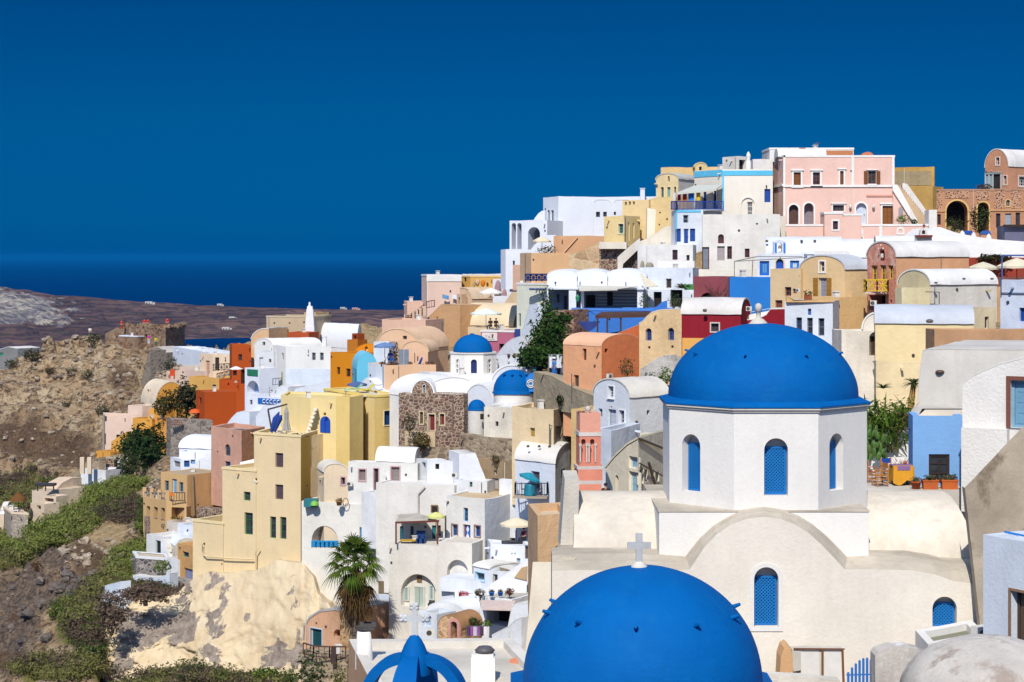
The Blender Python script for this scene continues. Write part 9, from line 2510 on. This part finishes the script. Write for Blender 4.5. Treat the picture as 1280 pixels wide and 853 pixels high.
# small peach cave house with dark green door in the cliff, right
b=home('peach cave house with a dark green door and a white arched edge in the cliff','d8a884',[(380,149),(436,146)],775,835,outl=[(380,800),(381,784),(388,773),(400,765),(418,763),(436,765)],d=5,wm=plas('d6a886',.16,.5),rc='b8b4b0',lip=.16,op=[O('d',0,388,786,402.5,813,pc='1f4a50',fc='a8c8d8',n=2,tr='bcd4e2',tw=1),O('va',0,417,787,428,797,dp=.5),O('v',0,394,778,396.5,781,dp=.2)])
rl=thing('railing','rusty railing along the cliff path before the peach cave house','railing',P(400,822,143));rail('bars',[P(379,818,144),P(392,822,143),P(412,823,142.5),P(432,823,142)],.85,'5a3f38',rl,sp=.35,r=.035)
m=MB();m.box(P(417,819,142.3),.35,.3,1.3);m.build('post',paint('4a3834'),rl)
wall('rubble path edge under the rusty railing','8a7a6c',[(376,144.5),(434,142)],822,850,d=2,wm=stoneL,rm=stoneL,ph=.02)
wall('rough tan stone corner between the peach cave house and the palm','b08a64',[(425,145.5),(440,145)],766,835,d=3,wm=mason('tanrub',['c2a078','a8845c','b89468','8a6a4a'],'c0a078',1.4),rm=stoneL,ph=.05)
# ---------------------------------------------------------------- small fittings on the houses: vents, spouts, conduits and chimneys
rnd=random.Random(41)
for b,roof,nv,wm_,ops_ in HOUSES:
 if b.Y<100:continue
 for i in range(nv):
  f_=b.faces[i];hv=b.zt-b.zb
  if f_.L<2.2 or hv<1.6:continue
  free=[u for u in [f_.L*(k+.5)/9 for k in range(9)] if not any(o['f']==i and f_.rect(*o['r'])[0]-.35<u<f_.rect(*o['r'])[2]+.35 for o in ops_)]
  if not free:continue
  if rnd.random()<.45:
   m=MB();u=rnd.choice(free);m.lathe(f_.p(u,b.zt-hv*rnd.uniform(.12,.4),.03),[(.001,-.09),(.09,-.05),(.09,.05),(.001,.09)],7);m.build('vent',paint('4a4440'),b.root)
  if rnd.random()<.4:
   m=MB();u=rnd.choice(free);z=b.zt-.38;m.bar(f_.p(u,z,-.1),f_.p(u,z-.05,.4),.12);m.build('spout',wm_,b.root)
  if rnd.random()<.3:
   m=MB();u=rnd.choice(free);m.tube([f_.p(u,b.zt-.1,.05),f_.p(u,b.zb+hv*rnd.uniform(.0,.4),.05)],.035,5);m.build('conduit',paint(rnd.choice(['8a8680','6a6460','d8d4cc'])),b.root)
 if roof=='flat' and b.Y>120 and b.faces[0].L>2.5 and b.faces[1].L>1.8 and rnd.random()<.4:
  c_=b.pts[0].lerp(b.pts[1],rnd.uniform(.2,.8)).lerp(b.pts[3].lerp(b.pts[2],.5),rnd.uniform(.25,.6));h_=rnd.uniform(.5,.9)
  m=MB();m.box((c_.x,c_.y,b.zt-.35+h_/2),.42,.42,h_,.4,0,.8);m.box((c_.x,c_.y,b.zt-.3+h_),.46,.46,.07,.4);m.build('chimney',plas('e6e2da',.2),b.root)
  # ---------------------------------------------------------------- palm
pf=P(440.5,822,143.5);
root=thing('palm_tree','fan palm with a skirt of dead brown fronds before the white arched house','palm tree',pf)
ch=P(444,704,143.5)
m=MB();K=40;rad=[];cen=[]
for k in range(K+1):
 s=k/K;c_=(pf-Vector((0,0,1.5))).lerp(ch,s)+Vector((.12*math.sin(s*3),0,0));cen.append(c_);rad.append(.22-.04*s+(.025 if k%2 else 0))
m.tube(cen,rad,12);tm_=NT('palm_trunk');cc_=tm_.ramp(tm_.noise(tm_.coords((1,1,4)),3,6),[(.35,lin('3a322a')),(.65,lin('7a6c5c'))]);tm_.bump(tm_.noise(tm_.coords((1,1,5)),5,4),.8,.05)
m.build('trunk',tm_.done(cc_,.9,.1),root)
rnd=random.Random(21)
def fan_frond(mb,base,d,L,R,n,droop,w):
 d=d.normalized();side=d.cross(Vector((0,0,1)));side=side.normalized() if side.length>.05 else Vector((1,0,0));upv=side.cross(d)
 hub=base+d*L+Vector((0,0,-droop*L*.25))
 mb.tube([base,base+d*L*.5+Vector((0,0,.05)),hub],[.035,.028,.02],5)
 for k in range(n):
  a=math.radians(-100+200*k/(n-1));dd_=d*math.cos(a)+side*math.sin(a)
  pr=hub;rows=[]
  ll=R*(0.72+.28*math.cos(a))*rnd.uniform(.85,1.1)
  for q in range(5):
   s=q/4;c_=hub+dd_*ll*s+Vector((0,0,-droop*ll*(s**2)*.75));ww=w*(1-s**2)*.5+.004
   sd=upv.cross(dd_).normalized()
   rows.append([c_-sd*ww,c_+upv*ww*.5,c_+sd*ww])
  mb.grid(rows,0,False)
g_=MB()
for k in range(38):
 a=k*2.399;el=math.radians(84-104*(k/38)**.9)
 fan_frond(g_,ch+Vector((0,0,.15)),Vector((math.cos(a)*math.cos(el),math.sin(a)*math.cos(el),math.sin(el))),rnd.uniform(1.1,1.75),rnd.uniform(1.05,1.4),17,.5+.7*(k/38),.125)
g_.build('crown',lfm('palmg',['628428','4e7020','76922f','8a903a','44621e']),root)
d_=MB();y_=MB()
for k in range(38):
 a=k*2.399;el=math.radians(-30-52*rnd.random()**.7)
 z0=rnd.uniform(-1.3,.05)
 fan_frond(d_ if k%6 else y_,ch+Vector((math.cos(a)*.15,math.sin(a)*.15,z0)),Vector((math.cos(a)*math.cos(el),math.sin(a)*math.cos(el),math.sin(el))),rnd.uniform(.8,1.5),rnd.uniform(1.1,1.6),12,.9,.11)
for k in range(80):
 a=rnd.uniform(0,6.28);z0=rnd.uniform(-2.4,-.3);p0=ch+Vector((math.cos(a)*.28,math.sin(a)*.28,z0));o_=Vector((math.cos(a),math.sin(a),0))
 L_=rnd.uniform(.8,1.7);d_.grid([[p0+o_*(.25*s)+Vector((0,0,-L_*s))-Vector((-o_.y,o_.x,0))*.05*(1-s),p0+o_*(.25*s)+Vector((0,0,-L_*s))+Vector((-o_.y,o_.x,0))*.05*(1-s)] for s in (0,.4,.8,1)],0,False)
d_.build('dead_fronds',lfm('palmd',['8a6a3c','6a4c2c','9a7a4a','5a4028','7a5c38']),root)
y_.build('yellowing_fronds',lfm('palmy',['a89038','8a8030','7a7a34']),root)
CTRL.append((pf.x,pf.y,pf.z))
# ---------------------------------------------------------------- brush on the slopes
rnd=random.Random(77)
def clump_mesh(seed,tall):
 m=MB();leaf_cloud(m,(0,0,.42),.62,.62,.48*tall,150,.16,seed,.6,.35)
 return m
protos=[]
brush_m=[lfm('brushG',['a2b054','90a04a','b4b468','829044']),lfm('brushD',['9a9a58','888a4c','aaa268']),lfm('brushB',['86725e','766254','96846a','685850']),lfm('brushL',['5a7a2c','4a6a28','70863a'])]
names=['green scrub','olive scrub','dry brown scrub','fresh green scrub']
patches=[(62,652,58,30,192,240,0,520,1.25),(110,622,56,20,195,240,0,330,1.2),(150,606,34,12,200,240,0,150,1.1),(28,678,30,18,185,235,0,140,1.2),(150,640,40,14,190,220,2,130,1.1),(170,708,34,26,165,205,0,200,1.2),(185,652,12,26,180,205,3,90,1.0),(150,740,40,22,160,190,1,160,1.2),(120,765,40,30,150,185,1,170,1.2),(118,800,30,20,145,175,2,120,1.2),(90,772,24,14,150,180,3,70,1.0),(180,840,60,12,132,160,1,130,1.3),(80,838,60,14,135,170,1,120,1.2),(240,848,70,7,130,150,2,70,1.1),(300,853,60,5,130,150,1,60,1.1),(20,622,30,14,235,310,1,90,1.3),(35,600,40,8,250,310,2,60,1.2),(10,702,24,12,180,230,1,70,1.2),(180,738,40,8,160,178,2,240,1.0),(200,742,30,6,160,176,2,120,.9)]
clumps=[]
for k in range(8):
 m=MB();leaf_cloud(m,(0,0,.25),1,1,.5,150,.115,500+k,.4,.3,droop=.3);clumps.append(np.array(m.v))
place={0:[],1:[],2:[],3:[]}
for (px,py,rx,ry,y0,y1,mi,n,sz) in patches:
 for k in range(int(n*1.2)):
  a=rnd.uniform(0,6.28);r=math.sqrt(rnd.random())
  x=px+rx*r*math.cos(a);yy=py+ry*r*math.sin(a)
  p=seen(x,yy,y0,y1)
  if HY+(H-p.z)/p.y*F<560:continue
  w=sz*(.3+.95*rnd.random()**1.6);a=rnd.uniform(0,6.28);ca,sa=math.cos(a)*w,math.sin(a)*w
  v_=clumps[rnd.randint(0,7)]
  place[mi if rnd.random()<.8 else (mi+1)%4].append(np.column_stack([v_[:,0]*ca-v_[:,1]*sa+p.x,v_[:,0]*sa+v_[:,1]*ca+p.y,v_[:,2]*w*rnd.uniform(.7,1.2)+p.z]))
for mi in range(4):
 vs=np.concatenate(place[mi]);nf=len(vs)//4
 me=bpy.data.meshes.new('ground_cover');me.vertices.add(nf*4);me.vertices.foreach_set('co',vs.astype(np.float32).ravel());me.loops.add(nf*4);me.loops.foreach_set('vertex_index',np.arange(nf*4,dtype=np.int32));me.polygons.add(nf);me.polygons.foreach_set('loop_start',np.arange(0,nf*4,4,dtype=np.int32));me.materials.append(brush_m[mi]);me.update()
 o=bpy.data.objects.new('ground_cover',me);COL.objects.link(o)
 tag(o,names[mi]+' covering the lower slope','scrub',kind='stuff')
 # single bushes one can point at
G4=lfm('greyolive',['6e6c4c','5c5a3e','7c785a','4c4c34'])
for (px,py,y0,y1,w,h_,mt_,lab) in ((118,434,300,345,22,17,G4,'grey olive bush on the bare hill left of the castle'),(39,452,300,345,24,16,G4,'grey bush on the left skyline of the bare hill'),(14,463,300,345,16,12,G4,'small grey bush at the far left of the bare hill'),(88,478,280,345,12,14,G4,'small grey bush halfway up the bare hill'),(110,478,280,345,15,14,G4,'round grey bush in the middle of the bare hill'),(212,466,260,320,18,17,lfm('rosem',['6a6e58','5a5e48','7a7a62']),'grey green bush below the small stone hut'),(128,518,260,320,20,12,G4,'low dark bush at the foot of the bare hill'),(62,470,280,345,16,9,G3,'flat brown bush under the left skyline of the hill'),(84,510,270,330,12,9,G4,'grey tuft low on the bare hill'),(226,452,250,320,22,9,lfm('rosem',[]) if False else G4,'long low bush under the white wall roof'),(388,860,132,146,42,42,lfm('sagebush',['6a7a4c','5a6a40','7c8660','4c5c38']),'large sage green bush before the cliff path railing'),(425,858,130,145,22,34,lfm('olv2',['6a7a30','5a6a2a','80843c']),'yellow green bush beside the tan side wall of the near roof'),(362,852,132,148,26,22,lfm('olv3',['5a7a2c','4a6a28','6e8a34']),'fresh green creeper left of the sage green bush'),(330,856,132,146,40,20,G1,'green bush at the cliff foot left of the creeper'),(246,852,132,150,26,28,G4,'dark round bush under the plastered cliff'),(45,716,170,205,14,14,lfm('rust',['7a5a2c','8a6a34','6a4a28']),'rusty brown bush among the dark rocks')):
 p=seen(px,py,y0,y1);q=HY+(H-p.z)/p.y*F
 shrub('shrub',lab,'shrub',px,q+1.5,p.y,w,h_,mt_,300,leaf=px2m(w,p.y)*.085,seed=int(px*7+py),lump=.6)
DB=lfm('deadbrush',['9a8676','887264','aa947e','766252'])
shrub('shrub','long purple brown dead brush along the top of the plastered cliff','shrub',182,753,163,78,20,DB,2200,leaf=.16,seed=301,lump=.7,dz=.5)
shrub('shrub','dark dead brush hanging at the left end of the plastered cliff','shrub',140,790,160.5,34,46,DB,1800,leaf=.16,seed=302,lump=.7,dz=.5)
# boulders strewn on the slope
rnd=random.Random(12)
def rock_mesh(k):
 m=MB();rows=[]
 for i in range(6):
  t_=math.pi*i/5;row=[]
  for j in range(8):
   a=2*math.pi*j/8;d=Vector((math.sin(t_)*math.cos(a),math.sin(t_)*math.sin(a),math.cos(t_)*.7));row.append(d*(1+.55*noise.noise(d*1.4+Vector((k*9.1,0,0)))))
  rows.append(row)
 m.grid(rows,0,False,True);return m
rms=[mason('lavarock',['6a625c','7c7068','4c484a','8c7e70'],'4a4442',.9,.8,.1,.02),mason('palerock',['b0a08a','988874','c4b6a0','86766a'],'a89880',.9,.8,.1,.02)]
def scatter(name,n,area,mat,smin,smax,label):
 big=MB()
 for k in range(n):
  px,py,rx,ry,y0,y1=area[k%len(area)]
  a=rnd.uniform(0,6.28);r=math.sqrt(rnd.random());p=seen(px+rx*r*math.cos(a),py+ry*r*math.sin(a),y0,y1)
  s=smin+(smax-smin)*rnd.random()**2.2;R=Matrix.Rotation(rnd.uniform(0,6.28),3,'Z')@Matrix.Rotation(rnd.uniform(-.5,.5),3,'X')
  rm=rock_mesh(k);off=len(big.v)
  big.v+=[tuple(p+R@(Vector(v_)*s)+Vector((0,0,s*.15))) for v_ in rm.v]
  big.f+=[tuple(i+off for i in f) for f in rm.f];big.mi+=rm.mi;big.sm+=rm.sm
 tag(big.build(name,mat),label,'rocks',kind='stuff')
scatter('rocks',60,[(40,735,60,40,160,210),(90,730,40,24,160,205),(20,790,44,40,150,200)],rms[0],.12,.8,'dark lava rocks strewn over the lower cliff')
scatter('rocks',420,[(80,490,90,50,265,340),(60,450,70,24,290,345),(150,480,40,40,265,335),(215,470,20,20,250,320),(200,620,14,40,180,230),(110,690,50,20,175,210),(60,560,80,30,255,310)],rms[1],.10,.6,'pale broken rocks strewn over the bare hill')
